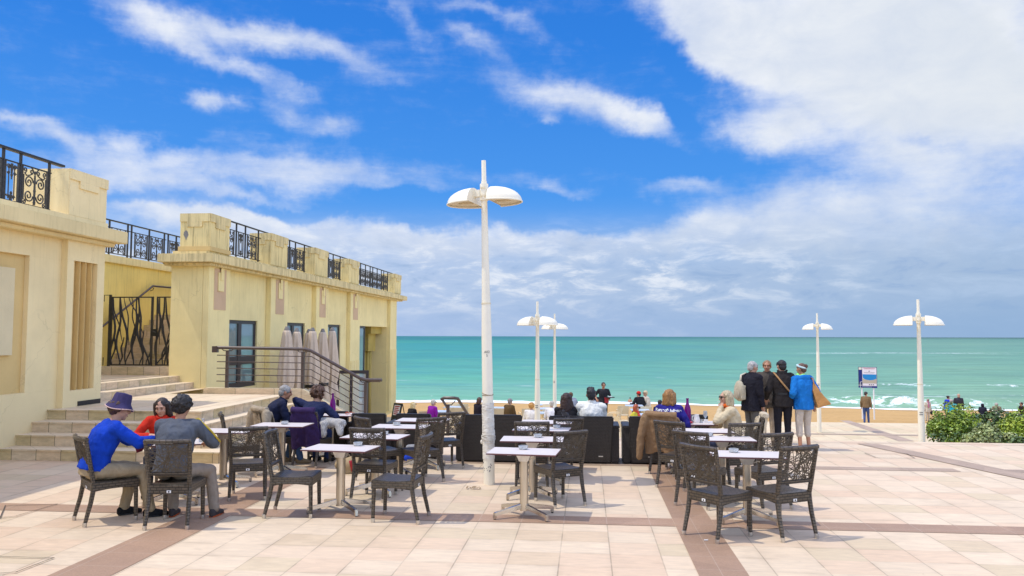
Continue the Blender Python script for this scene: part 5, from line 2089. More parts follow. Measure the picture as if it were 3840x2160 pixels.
bag = thing('travel_bag', 'beige and brown travel bag with a red stripe under the navy woman\'s chair', 'bag', (-3.40, 11.55, 0), R(15))
mb = MB()
mb.ellipsoid((0, 0, 0.12), (0.20, 0.13, 0.12))
mb.box((-0.17, -0.10, 0.004), (0.17, 0.10, 0.14))
mb.capsule((-0.17, 0, 0.12), (0.17, 0, 0.10), 0.11, 0.10)
me = remesh(mb, 0.011, 3, 0.02, 0.12)
me.materials.append(cloth((0.42, 0.31, 0.17), 'bag_canvas'))
link_mesh('bag_body', me, bag)
mb = MB()
mb.tube([(-0.05 + 0.01 * i, -0.155 + 0.004 * i * i, 0.20 - 0.045 * i) for i in range(5)], 0.026, 6, flat=0.3)
mb.build('stripe', M['red_leather'], bag, smooth=True)
mb = MB()
mb.tube([(-0.22, 0.0, 0.12), (-0.25, -0.03, 0.24), (-0.20, -0.02, 0.30), (-0.12, 0, 0.22)], 0.016, 6)
mb.build('strap', cloth((0.24, 0.14, 0.05), 'strap_cloth'), bag, smooth=True)
bag2 = thing('handbag', 'black bag resting on top of the beige travel bag', 'bag', (-3.40, 11.62, 0.2), R(-10))
mb = MB()
mb.ellipsoid((0, 0, 0.12), (0.15, 0.09, 0.13))
mb.capsule((-0.08, 0, 0.20), (0.10, 0, 0.22), 0.05, 0.05)
me = remesh(mb, 0.011, 3, 0.02, 0.1)
me.materials.append(cloth((0.014, 0.012, 0.014), 'black_nylon'))
link_mesh('bag_body', me, bag2)
mb = MB()
mb.ellipsoid((0.05, -0.085, 0.15), (0.022, 0.006, 0.014))
mb.build('emblem', M['white'], bag2, smooth=True)
bg3 = thing('backpack', 'bright blue and grey bag on the floor behind the front left table', 'bag', (-2.72, 12.55, 0), 0)
mb = MB()
mb.ellipsoid((0, 0, 0.13), (0.13, 0.09, 0.14))
mb.capsule((-0.1, -0.04, 0.08), (0.1, -0.04, 0.08), 0.06, 0.06)
me = remesh(mb, 0.011, 2, 0.02, 0.1)
me.materials.append(cloth((0.02, 0.07, 0.55), 'blue_nylon'))
link_mesh('bag_body', me, bg3)
mb = MB()
mb.capsule((-0.08, -0.05, 0.24), (0.08, -0.05, 0.25), 0.05, 0.05)
mb.build('top_flap', cloth((0.35, 0.36, 0.38), 'grey_nylon'), bg3, smooth=True)

# little heap of dry leaves and scraps on the paving
random.seed(9)
for lab, u, v, n_, sp in (('small heap of dry leaves near the foot of the tall lamp', 1772, 1834, 26, 0.09), ('curled dry leaf on the paving beside the second middle table', 2145, 1851, 7, 0.07)):
    p = at(u, v, 0.0)
    mb = MB()
    for i in range(n_):
        a = random.uniform(0, 6.28)
        r_ = sp * random.random() ** 0.7
        c_ = Vector((r_ * math.cos(a) * 1.6, r_ * math.sin(a) * 0.7, 0.008 + random.random() * 0.02))
        w, l = random.uniform(0.006, 0.014), random.uniform(0.015, 0.035)
        d = Vector((math.cos(a * 3), math.sin(a * 3), random.uniform(-0.3, 0.4))) * l
        e = Vector((-math.sin(a * 3), math.cos(a * 3), random.uniform(-0.3, 0.3))) * w
        mb.add([c_ - d, c_ + e, c_ + d, c_ - e], [(0, 1, 2, 3)])
    o = mb.build('dry_leaves', M['leaf_litter'])
    o.location = (p.x, p.y, 0.006)
    tag(o, lab, 'leaves')
p = at(2648, 2030, 0)
mb = MB().tube([(-0.02, 0, 0.006), (0.02, 0.004, 0.006)], 0.0055, 6)
small('cigarette_end', 'pale cigarette end on the rose granite band by the near right chair', 'litter', mb, M['white'], p.x, p.y, 0.006)

# ---------------------------------------------------------------- dark bird on the table
bd = thing('bird', 'dark jackdaw-like bird perched on a white table beside the lamp', 'bird', (-0.32, 12.0, 0.72), R(160), None, 0.85)
mb = MB()
mb.loft([((0, -0.16, 0.055), (0.012, 0, 0), (0, 0.002, 0.006)), ((0, -0.09, 0.085), (0.030, 0, 0), (0, 0.010, 0.018)), ((0, -0.03, 0.115), (0.050, 0, 0), (0, 0.025, 0.040)), ((0, 0.03, 0.150), (0.052, 0, 0), (0, 0.030, 0.042)),
         ((0, 0.065, 0.185), (0.036, 0, 0), (0, 0.028, 0.030)), ((0, 0.082, 0.215), (0.027, 0, 0), (0, 0.026, 0.016)), ((0, 0.088, 0.232), (0.012, 0, 0), (0, 0.012, 0.004))], 12)
mb.tube([(0, 0.10, 0.212), (0, 0.125, 0.206), (0, 0.142, 0.198)], [0.009, 0.006, 0.002], 6)
for s in (-1, 1):
    mb.tube([(s * 0.022, 0.0, 0.10), (s * 0.024, 0.008, 0.05), (s * 0.024, 0.0, 0.012)], [0.016, 0.006, 0.005], 6)
me = remesh(mb, 0.006, 2)
me.materials.append(simple('dark_plumage', (0.022, 0.024, 0.032), 0.45, 0.4, 40))
link_mesh('body', me, bd)
for s in (-1, 1):
    mb = MB()
    mb.loft([((s * 0.045, 0.05, 0.165), (0.008, 0, 0), (0, 0.012, 0.02)), ((s * 0.052, -0.01, 0.13), (0.010, 0, 0), (0, 0.02, 0.034)), ((s * 0.036, -0.10, 0.082), (0.007, 0, 0), (0, 0.01, 0.016)), ((s * 0.012, -0.17, 0.055), (0.004, 0, 0), (0, 0.004, 0.006))], 8)
    mb.build('wing', simple('wing_plumage', (0.05, 0.055, 0.075), 0.45, 0.3, 60), bd, smooth=True)
    mb = MB()
    for a in (-0.4, 0.0, 0.4):
        mb.tube([(s * 0.024, 0, 0.006), (s * 0.024 + 0.03 * math.sin(a), 0.03 * math.cos(a), 0.003)], 0.003, 4)
    mb.build('foot', M['black'], bd)

# ---------------------------------------------------------------- terrace furniture by the sea
def plastic_chair_proto():
    t = thing('terrace_chair', 'x', 'chair')
    mb = MB()
    mb.box((-0.22, -0.21, 0.435), (0.22, 0.23, 0.46))
    mb.build('seat', M['cream_plastic'], t, bevel=0.008)
    mb = MB()
    mb.hexa([(-0.21, -0.235, 0.49), (0.21, -0.235, 0.49), (0.21, -0.21, 0.49), (-0.21, -0.21, 0.49)], [(-0.225, -0.31, 0.83), (0.225, -0.31, 0.83), (0.225, -0.288, 0.83), (-0.225, -0.288, 0.83)])
    mb.build('backrest', M['cream_plastic'], t, bevel=0.008)
    for s in (-1, 1):
        for y0, y1 in ((0.19, 0.22), (-0.20, -0.26)):
            mb = MB()
            mb.tube([(s * 0.21, y0, 0.64 if y0 > 0 else 0.50), (s * 0.215, (y0 + y1) / 2, 0.43), (s * 0.225, y1, 0.0)], 0.017, 6)
            mb.build('leg', M['cream_plastic'], t, smooth='auto')
        mb = MB()
        mb.tube([(s * 0.215, 0.22, 0.64), (s * 0.23, 0.05, 0.665), (s * 0.225, -0.24, 0.66)], 0.020, 6, flat=0.7)
        mb.build('armrest', M['cream_plastic'], t, smooth='auto')
    return t


PC = plastic_chair_proto()
_fp = [True]


def pchair(u, v, deg, label):
    p = at(u, v, LOW + 0.82)
    if _fp[0]:
        o = PC
        _fp[0] = False
    else:
        o = copy_tree(PC)
    o.location = (p.x, p.y + 0.27, LOW)
    o.rotation_euler = (0, 0, R(deg))
    tag(o, label, 'chair', 'cream plastic chairs on the lower terrace')
    return o


pl = [(1734, 1515, 4, 'cream chair turned away with its broad back right of the stair handrail'), (1713, 1529, -6, 'cream chair just right of the slanted handrail, nearer than its twin'), (1686, 1517, 170, 'cream chair facing the plaza behind the slanted handrail'),
      (1587, 1543, 12, 'cream chair left of the woman in magenta'), (1868, 1532, 0, 'cream chair immediately right of the tall lamp'), (1968, 1533, 20, 'cream chair left of the ginger curly head'),
      (2050, 1521, 175, 'cream chair between the two lamps, at the back'), (2056, 1535, 0, 'cream chair between the two lamps, in front'), (2180, 1527, -8, 'cream chair behind the person in the grey hooded top'),
      (2150, 1540, 10, 'cream chair behind the curly haired woman on the loveseat'), (2246, 1524, 0, 'cream chair behind the waiter\'s left leg'), (2336, 1523, 2, 'cream chair with a broad back right of the waiter'),
      (2303, 1534, 80, 'cream chair seen side-on right of the waiter'), (2343, 1566, -70, 'cream chair nearest the gap between the dark seats'), (2272, 1553, 5, 'cream chair beside the white jumper\'s right shoulder'),
      (2425, 1525, -4, 'cream chair just behind the red cap'), (2434, 1540, 4, 'cream chair left of the woman in the blue jacket'), (1484, 1580, 60, 'cream chair alone in front of the pavilion corner')]
for q in pl:
    pchair(*q)


def ptable_proto():
    t = thing('terrace_table', 'x', 'table')
    mb = MB()
    mb.box((-0.36, -0.36, 0.715), (0.36, 0.36, 0.74))
    mb.build('tabletop', M['blue_top'], t, bevel=0.006)
    mb = MB()
    mb.lathe([(0.03, 0.03), (0.03, 0.714)], 12)
    mb.build('column', M['cap_grey'], t)
    mb = MB()
    mb.lathe([(0.24, 0.0), (0.23, 0.02), (0.04, 0.05)], 20)
    mb.build('base', M['cap_grey'], t)
    return t


PT = ptable_proto()
for i, (u, v, lab) in enumerate([(1702, 1525, 'pale blue table behind the stair handrail, farther one'), (1643, 1541, 'pale blue table beside the woman in magenta'), (1866, 1528, 'pale blue table right of the tall lamp'),
                                 (2046, 1516, 'pale blue table farthest back between the lamps'), (2048, 1531, 'pale blue table in the middle between the lamps'), (2056, 1547, 'pale blue table nearest the bird'), (2165, 1533, 'pale blue table before the person in grey'),
                                 (2378, 1520, 'pale blue table on which the man in the red cap leans'), (2400, 1536, 'pale blue table behind the red haired woman'), (2412, 1553, 'pale blue table nearest the red haired woman')]):
    p = at(u, v, LOW + 0.74)
    o = PT if i == 0 else copy_tree(PT)
    o.location = (p.x, p.y, LOW)
    o.rotation_euler = (0, 0, R((i * 37) % 12 - 6))
    tag(o, lab, 'table', 'pale blue tables on the lower terrace')

# menu board at the corner of the pavilion
p = at(1495, 1512, LOW + 0.95)
ab = thing('menu_board', 'black folding menu board with a red and white sheet by the pavilion corner', 'menu board', (p.x, p.y, LOW), R(-35))
mb = MB()
mb.hexa([(-0.24, -0.26, 0), (0.24, -0.26, 0), (0.24, -0.23, 0), (-0.24, -0.23, 0)], [(-0.24, -0.03, 0.95), (0.24, -0.03, 0.95), (0.24, 0.0, 0.95), (-0.24, 0.0, 0.95)])
mb.build('front_board', M['black'], ab)
mb = MB()
for s in (-1, 1):
    mb.tube([(s * 0.22, 0.0, 0.94), (s * 0.22, 0.24, 0.0)], 0.018, 5)
mb.tube([(-0.22, 0.2, 0.15), (0.22, 0.2, 0.15)], 0.014, 5)
mb.build('rear_frame', M['black'], ab)
def bpt(x, z, d=0.004):
    return (x, -0.26 + 0.242 * z - d, z)
mb = MB()
mb.add([bpt(-0.17, 0.50), bpt(0.17, 0.50), bpt(0.17, 0.88), bpt(-0.17, 0.88)], [(0, 1, 2, 3)])
sh = mb.build('sheet', M['white'], ab)
mb = MB()
for k in range(5):
    z0 = 0.53 + 0.07 * k
    mb.add([bpt(-0.14, z0, 0.008), bpt(0.14 - 0.05 * (k % 2), z0, 0.008), bpt(0.14 - 0.05 * (k % 2), z0 + 0.04, 0.008), bpt(-0.14, z0 + 0.04, 0.008)], [(0, 1, 2, 3)])
mb.build('print', M['red_leather'], sh)

# handrail of the stairs that lead down to the lower terrace
sh_ = thing('stair_handrail', 'brown metal handrail of the stairs going down to the beach terrace', 'handrail', (-2.75, 16.0, 0))
oq = -sh_.location
pa, pb, pc = at(1637, 1495, 0.72), at(1682, 1495, 0.72), at(1702, 1552, -0.05)
pa.z = pb.z = 0.73
x0_, x1_ = -2.93, -2.62
mb = MB()
mb.tube([(x0_, 16.0, 0.72), (x0_ + 0.06, 15.98, 0.755), (x1_ - 0.04, 15.98, 0.755), (x1_ + 0.02, 16.04, 0.74), (x1_ + 0.42, 18.3, -0.62), (x1_ + 0.46, 18.6, -0.66)], 0.034, 8)
mb.tube([(x0_ + 0.03, 16.02, 0.70), (x0_ + 0.38, 18.2, -0.66)], 0.026, 8)
part(mb, 'rail_bar', M['rail'], sh_, oq, smooth='auto')
mb = MB()
mb.box((-2.82, 15.98, 0.002), (-2.76, 16.04, 0.62))
mb.tube([(x0_ + 0.04, 16.0, 0.70), (-2.86, 16.0, 0.615), (-2.72, 16.0, 0.615), (x1_ - 0.02, 16.0, 0.70)], 0.012, 6)
part(mb, 'post', M['rail'], sh_, oq)
mb = MB()
mb.box((-2.40, 18.1, LOW), (-2.34, 18.16, -0.52))
part(mb, 'post', M['rail'], sh_, oq)
mb = MB()
for i in range(9):
    z1 = -0.17 * (i + 1)
    mb.box((-4.15, EDGE + 0.003 + 0.29 * i, LOW - 0.05), (-2.3, EDGE + 0.003 + 0.29 * (i + 1) - 0.001, z1))
ds = mb.build('stone_steps', M['stone'])
tag(ds, 'flight of stone steps going down from the plaza to the beach terrace', 'steps')

# ---------------------------------------------------------------- beach information sign
p = at(3248, 1573, PROM)
sg = thing('beach_sign', 'white and blue beach information panel on two posts before the sea', 'sign', (17.25, 51.2, PROM), R(-18))
mb = MB()
mb.box((-0.53, -0.02, 1.93), (0.53, 0.02, 3.21))
mb.build('panel', simple('sign_frame', (0.06, 0.07, 0.13), 0.4, 0.1, 5), sg)
def spl(x0, x1, z0, z1, name, col, d, par=sg, poly=None):
    mb = MB()
    if poly:
        mb.add([(x, -0.02 - d, z) for x, z in poly], [list(range(len(poly)))])
    else:
        mb.add([(x0, -0.02 - d, z0), (x1, -0.02 - d, z0), (x1, -0.02 - d, z1), (x0, -0.02 - d, z1)], [(0, 1, 2, 3)])
    return mb.build(name, simple('print_' + name, col, 0.45, 0.03, 4), par)
fcp = spl(-0.30, 0.50, 2.05, 3.18, 'face', (0.76, 0.70, 0.72), 0.004)
spl(-0.50, -0.33, 2.24, 3.03, 'side_strip', (0.008, 0.02, 0.16), 0.004)
spl(-0.50, -0.33, 3.04, 3.18, 'emblem', (0.72, 0.70, 0.58), 0.004)
spl(-0.51, 0.51, 1.945, 2.04, 'footer', (0.01, 0.03, 0.20), 0.006)
spl(0, 0, 0, 0, 'sea_map', (0.01, 0.22, 0.52), 0.008, sg, [(-0.29, 2.76), (-0.27, 2.54), (-0.12, 2.44), (0.10, 2.40), (0.30, 2.42), (0.49, 2.50), (0.49, 2.76)])
spl(-0.29, 0.49, 2.20, 2.50, 'sand_map', (0.46, 0.40, 0.30), 0.006)
mb = MB()
for z0, x0, x1 in ((3.13, -0.24, 0.45), (3.085, -0.20, 0.40)):
    n = 22
    for i in range(n):
        xa = x0 + (x1 - x0) * i / n
        mb.add([(xa, -0.030, z0), (xa + 0.018, -0.030, z0), (xa + 0.018, -0.030, z0 + 0.024), (xa, -0.030, z0 + 0.024)], [(0, 1, 2, 3)])
mb.build('heading', M['red_leather'], sg)
mb = MB()
for z0, x0, x1 in ((2.87, -0.22, 0.42), (2.84, -0.18, 0.38)):
    for i in range(26):
        xa = x0 + (x1 - x0) * i / 26
        mb.add([(xa, -0.030, z0), (xa + 0.015, -0.030, z0), (xa + 0.015, -0.030, z0 + 0.012), (xa, -0.030, z0 + 0.012)], [(0, 1, 2, 3)])
mb.add([(0.05, -0.030, 2.93), (0.13, -0.030, 2.93), (0.09, -0.030, 3.0)], [(0, 1, 2)])
for i in range(3):
    mb.add([(0.06 + 0.11 * i, -0.030, 2.10), (0.13 + 0.11 * i, -0.030, 2.10), (0.13 + 0.11 * i, -0.030, 2.15), (0.06 + 0.11 * i, -0.030, 2.15)], [(0, 1, 2, 3)])
mb.build('small_print', M['frame'], sg)
mb = MB()
for i in range(30):
    xa = -0.32 + 0.55 * i / 30
    mb.add([(xa, -0.031, 1.98), (xa + 0.012, -0.031, 1.98), (xa + 0.012, -0.031, 2.0), (xa, -0.031, 2.0)], [(0, 1, 2, 3)])
mb.build('footer_print', M['white'], sg)
mb = MB()
mb.tube([(-0.42, -0.05, 1.94), (-0.42, -0.05, 2.26), (-0.39, -0.05, 2.30), (-0.31, -0.05, 2.30)], 0.012, 5)
mb.box((-0.53, -0.04, 2.075), (-0.32, -0.028, 2.10))
mb.build('bracket', M['white'], sg)
for x in (-0.34, 0.32):
    mb = MB()
    mb.tube([(x, 0.05, 0), (x, 0.05, 2.9)], 0.045, 10)
    mb.build('post', M['white'], sg, smooth='auto')

# ---------------------------------------------------------------- shrubs
def leaf_mat(name, a, b, gloss=0.4):
    m, nt, bs = new_mat(name)
    g = nt.node('ShaderNodeNewGeometry')
    rnd = g.outputs['Random Per Island']
    c = nt.mix(rnd, a, b)
    P = g.outputs['Position']
    k = nt.map(nt.noise(P, 4.0, 3, 0.6), 0.35, 0.65, 0.6, 1.25)
    nt.put(bs.inputs['Base Color'], nt.vmath('MULTIPLY', c, nt.comb(k, k, k)))
    bs.inputs['Roughness'].default_value = gloss
    bs.inputs['Specular IOR Level'].default_value = 0.5
    bs.inputs['Subsurface Weight'].default_value = 0.0
    return m


LEAF = {
    'bright': leaf_mat('bright_leaf', (0.19, 0.31, 0.018), (0.42, 0.48, 0.035)),
    'mid': leaf_mat('mid_leaf', (0.11, 0.21, 0.02), (0.30, 0.38, 0.04)),
    'dark': leaf_mat('dark_leaf', (0.035, 0.085, 0.018), (0.14, 0.20, 0.045), 0.3),
    'olive': leaf_mat('olive_leaf', (0.13, 0.19, 0.04), (0.42, 0.44, 0.17), 0.35)}
M['twig'] = simple('twig', (0.13, 0.085, 0.05), 0.8, 0.3, 20)


def shrub(label, cx, cy, rx, ry, z0, h, kind, n, leaf=0.05, asp=0.38, seed=1, lumps=9, bare=0.0, stems=9):
    r_ = random.Random(seed)
    t = thing('shrub', label, 'shrub', (cx, cy, LOW), 0, 'shrubs in the planting bed')
    ls = []
    for i in range(lumps):
        a = r_.uniform(0, 6.28)
        q = math.sqrt(r_.random()) * 0.72
        zc = z0 + h * (0.40 + 0.5 * r_.random() * (1 - 0.55 * q))
        ls.append((Vector((rx * q * math.cos(a), ry * q * math.sin(a), zc)), r_.uniform(0.30, 0.46) * min(rx, ry, h)))
    ls.append((Vector((0, 0, z0 + h * 0.82)), 0.22 * h))
    vs, fs = [], []
    for i in range(n):
        c, rr = r_.choice(ls)
        d = Vector((r_.gauss(0, 1), r_.gauss(0, 1), r_.gauss(0, 1) + 0.25)).normalized()
        p = c + d * rr * (0.65 + 0.5 * r_.random() ** 0.5)
        if p.z < z0 + 0.02:
            continue
        nrm = (d + Vector((r_.gauss(0, 0.6), r_.gauss(0, 0.6), r_.gauss(0.35, 0.6)))).normalized()
        ax = nrm.cross(Vector((r_.gauss(0, 1), r_.gauss(0, 1), r_.gauss(0.4, 1)))).normalized()
        bx = nrm.cross(ax)
        l = leaf * r_.uniform(0.6, 1.25)
        w = l * asp
        o = len(vs)
        vs += [p, p + ax * l * 0.5 + bx * w, p + ax * l + nrm * l * -0.15, p + ax * l * 0.5 - bx * w]
        fs.append((o, o + 1, o + 2, o + 3))
    mb = MB()
    mb.add(vs, fs)
    mb.build('foliage', LEAF[kind], t)
    mb = MB()
    for i in range(stems):
        c, rr = ls[i % len(ls)]
        b = Vector((c.x * 0.35 + r_.uniform(-0.1, 0.1), c.y * 0.35, 0))
        m_ = b.lerp(c, 0.55) + Vector((r_.uniform(-0.08, 0.08), r_.uniform(-0.08, 0.08), 0.1))
        mb.tube([b, m_, c], [0.016, 0.011, 0.005], 5)
    mb.build('stem', M['twig'], t)
    return t


shrub('tall loose shrub with bare lower stems at the left end of the bed', 8.97, 20.9, 0.50, 0.45, 0.50, 1.36, 'mid', 4600, 0.080, 0.30, 2, 14)
shrub('bright yellow-green shrub beside the tall loose one', 9.46, 21.2, 0.54, 0.5, 0.25, 1.52, 'bright', 6400, 0.09, 0.22, 3, 14)
shrub('long dark glossy hedge shrub at the back of the bed', 10.75, 22.2, 1.20, 0.6, 0.2, 1.42, 'dark', 8500, 0.08, 0.42, 4, 26)
shrub('broad olive-green shrub at the front of the bed', 9.20, 19.5, 0.85, 0.6, 0.35, 1.16, 'olive', 8000, 0.07, 0.42, 5, 22)
shrub('dark round-leaved shrub low at the front, right of the olive one', 9.62, 18.9, 0.42, 0.4, 0.4, 0.88, 'dark', 3600, 0.085, 0.5, 6, 10)
shrub('lime-green feathery shrub at the right edge of the picture', 10.55, 20.6, 0.72, 0.7, 0.2, 1.52, 'bright', 8000, 0.08, 0.25, 7, 18)
shrub('small straggling seedling shrub at the left foot of the bed', 8.44, 20.2, 0.34, 0.3, 0.30, 0.95, 'dark', 800, 0.07, 0.40, 8, 7)
shrub('low leafy shrub filling the bed between the tall and olive ones', 8.72, 19.9, 0.42, 0.4, 0.25, 1.0, 'mid', 3200, 0.075, 0.42, 9, 10)
mb = MB()
mb.box((8.3, 17.6, LOW - 0.05), (16.0, 23.4, LOW + 0.14))
o = struct('planting_bed', mb, simple('bed_soil', (0.10, 0.075, 0.05), 0.95, 0.3, 6, 0.5, 12))

# inspection covers: paving slabs let into dirty steel frames
M['dirt'] = simple('dirty_joint', (0.10, 0.08, 0.055), 0.9, 0.4, 9)
for lab, qs in (('inspection cover let into the paving by the left band', [(0, 1946), (60, 1938), (215, 1893), (20, 1899)]),
                ('inspection cover with a dark frame at the bottom left corner', [(-160, 2165), (60, 2150), (200, 2096), (-60, 2090)]),
                ('inspection cover beside the diagonal band at right', [(3283, 1717), (3430, 1720), (3400, 1703), (3244, 1702)])):
    P4 = [at(u, v, 0.0) for u, v in qs]
    cen = sum(P4, Vector()) / 4
    mb = MB()
    for i in range(4):
        a, b = P4[i] - cen, P4[(i + 1) % 4] - cen
        d = (b - a).normalized()
        n_ = Vector((-d.y, d.x, 0)) * 0.006
        mb.add([a - n_ - d * 0.01, b - n_ + d * 0.01, b + n_ + d * 0.01, a + n_ - d * 0.01], [(0, 1, 2, 3)])
    o = mb.build('inspection_cover', M['dirt'])
    o.location = (cen.x, cen.y, 0.012)
    tag(o, lab, 'cover')
# ---------------------------------------------------------------- people
def ik(s, h, la, lb, pole):
    """elbow or knee between s and h, bent towards pole"""
    d = h - s
    L = min(d.length, (la + lb) * 0.995)
    u = d.normalized()
    h = s + u * L
    a = (la * la - lb * lb + L * L) / (2 * L)
    r = math.sqrt(max(1e-6, la * la - a * a))
    p = pole - u * pole.dot(u)
    if p.length < 1e-4:
        p = Vector((0, -1, 0)) - u * u.y * -1
    return s + u * a + p.normalized() * r, h


def hair_shape(style, seed=1, flat=False):
    r_ = random.Random(seed)
    mb = MB()
    E_ = mb.ellipsoid
    if style in ('short', 'bob', 'long', 'quiff', 'wavy'):
        E_((0, -0.020, 0.040), (0.086, 0.100, 0.082))
        E_((0, -0.060, -0.015), (0.074, 0.058, 0.075))
    if style == 'short':
        for s in (-1, 1):
            E_((s * 0.070, 0.018, 0.035), (0.018, 0.045, 0.045))
    if style == 'quiff':
        for i in range(14):
            E_((r_.uniform(-0.06, 0.06), r_.uniform(-0.05, 0.06), 0.10 + r_.uniform(0, 0.025)), (0.026, 0.03, 0.026), None, 8, 6)
    if style in ('bob', 'long', 'wavy'):
        for s in (-1, 1):
            mb.capsule((s * 0.074, 0.005, 0.04), (s * 0.082, 0.0, -0.10), 0.034, 0.036)
            mb.capsule((s * 0.060, -0.05, 0.02), (s * 0.066, -0.055, -0.12), 0.045, 0.044)
        mb.capsule((0, -0.075, 0.02), (0, -0.085, -0.12), 0.055, 0.050)
    if style in ('long', 'wavy'):
        for i in range(12):
            a = -PI * 0.06 - PI * 0.88 * i / 11
            x, y = 0.095 * math.cos(a), 0.095 * math.sin(a) - 0.005
            e = r_.uniform(-0.03, 0.03)
            mb.capsule((x, y, -0.05), (x * 1.15 + e, y * 1.12, -0.17), 0.030, 0.030)
            mb.capsule((x * 1.15 + e, y * 1.12, -0.17), (x * 1.1 - e, y * 1.15, -0.27 + r_.uniform(-0.02, 0.02)), 0.030, 0.022)
    if style in ('curly', 'bigcurly'):
        big = 1.0 if style == 'curly' else 1.22
        E_((0, -0.020, 0.040), (0.088, 0.098, 0.085))
        E_((0, -0.060, -0.01), (0.076, 0.06, 0.075))
        for i in range(120):
            d = Vector((r_.gauss(0, 1), r_.gauss(-0.35, 1), r_.gauss(0.25, 1))).normalized()
            if d.y > 0.45 and d.z < 0.50:
                continue
            if d.z < -0.75 or (flat and d.z > 0.30):
                continue
            p = Vector((d.x * 0.092 * big, -0.022 + d.y * 0.100 * big, 0.028 + d.z * 0.098 * big))
            E_(p, (r_.uniform(0.018, 0.030),) * 3, None, 7, 5)
    if style == 'balding':
        E_((0, -0.055, -0.005), (0.083, 0.062, 0.060))
        for s in (-1, 1):
            E_((s * 0.076, -0.015, 0.005), (0.014, 0.05, 0.035))
    if style == 'bun':
        E_((0, -0.020, 0.036), (0.083, 0.096, 0.080))
        E_((0, -0.055, -0.01), (0.070, 0.052, 0.065))
        E_((0, -0.105, 0.055), (0.045, 0.045, 0.045))
    return mb


def rings_torso(base, spine, side, tw, infl, hem, chestw=1.0):
    """torso cross sections from hem to neck; base = pelvis centre, spine = list of points pelvis..neck"""
    P0, P1, P2, P3 = spine
    rings = []
    up0 = (P1 - P0).normalized()
    fwd0 = side.cross(up0) * -1
    def rg(c, up, w, d, sd=side):
        f = up.cross(sd).normalized()
        rings.append((c, sd * (w + infl), f * (d + infl)))
    if hem > 0:
        rg(P0 - up0 * hem, up0, 0.172, 0.128)
    rg(P0 - up0 * min(hem, 0.0) + up0 * 0.0, up0, 0.168, 0.125)
    rg(P0.lerp(P1, 0.55), up0, 0.156, 0.112)
    rg(P1, (P2 - P0).normalized(), 0.152, 0.108)
    rg(P1.lerp(P2, 0.5), (P2 - P1).normalized(), 0.166 * chestw, 0.118, tw)
    u2 = (P3 - P1).normalized()
    rg(P2, u2, 0.178 * chestw, 0.120, tw)
    rg(P2.lerp(P3, 0.48), u2, 0.172 * chestw, 0.102, tw)
    rg(P2.lerp(P3, 0.78), u2, 0.118, 0.078, tw)
    rg(P3, u2, 0.064, 0.062, tw)
    return rings


NP = [0]


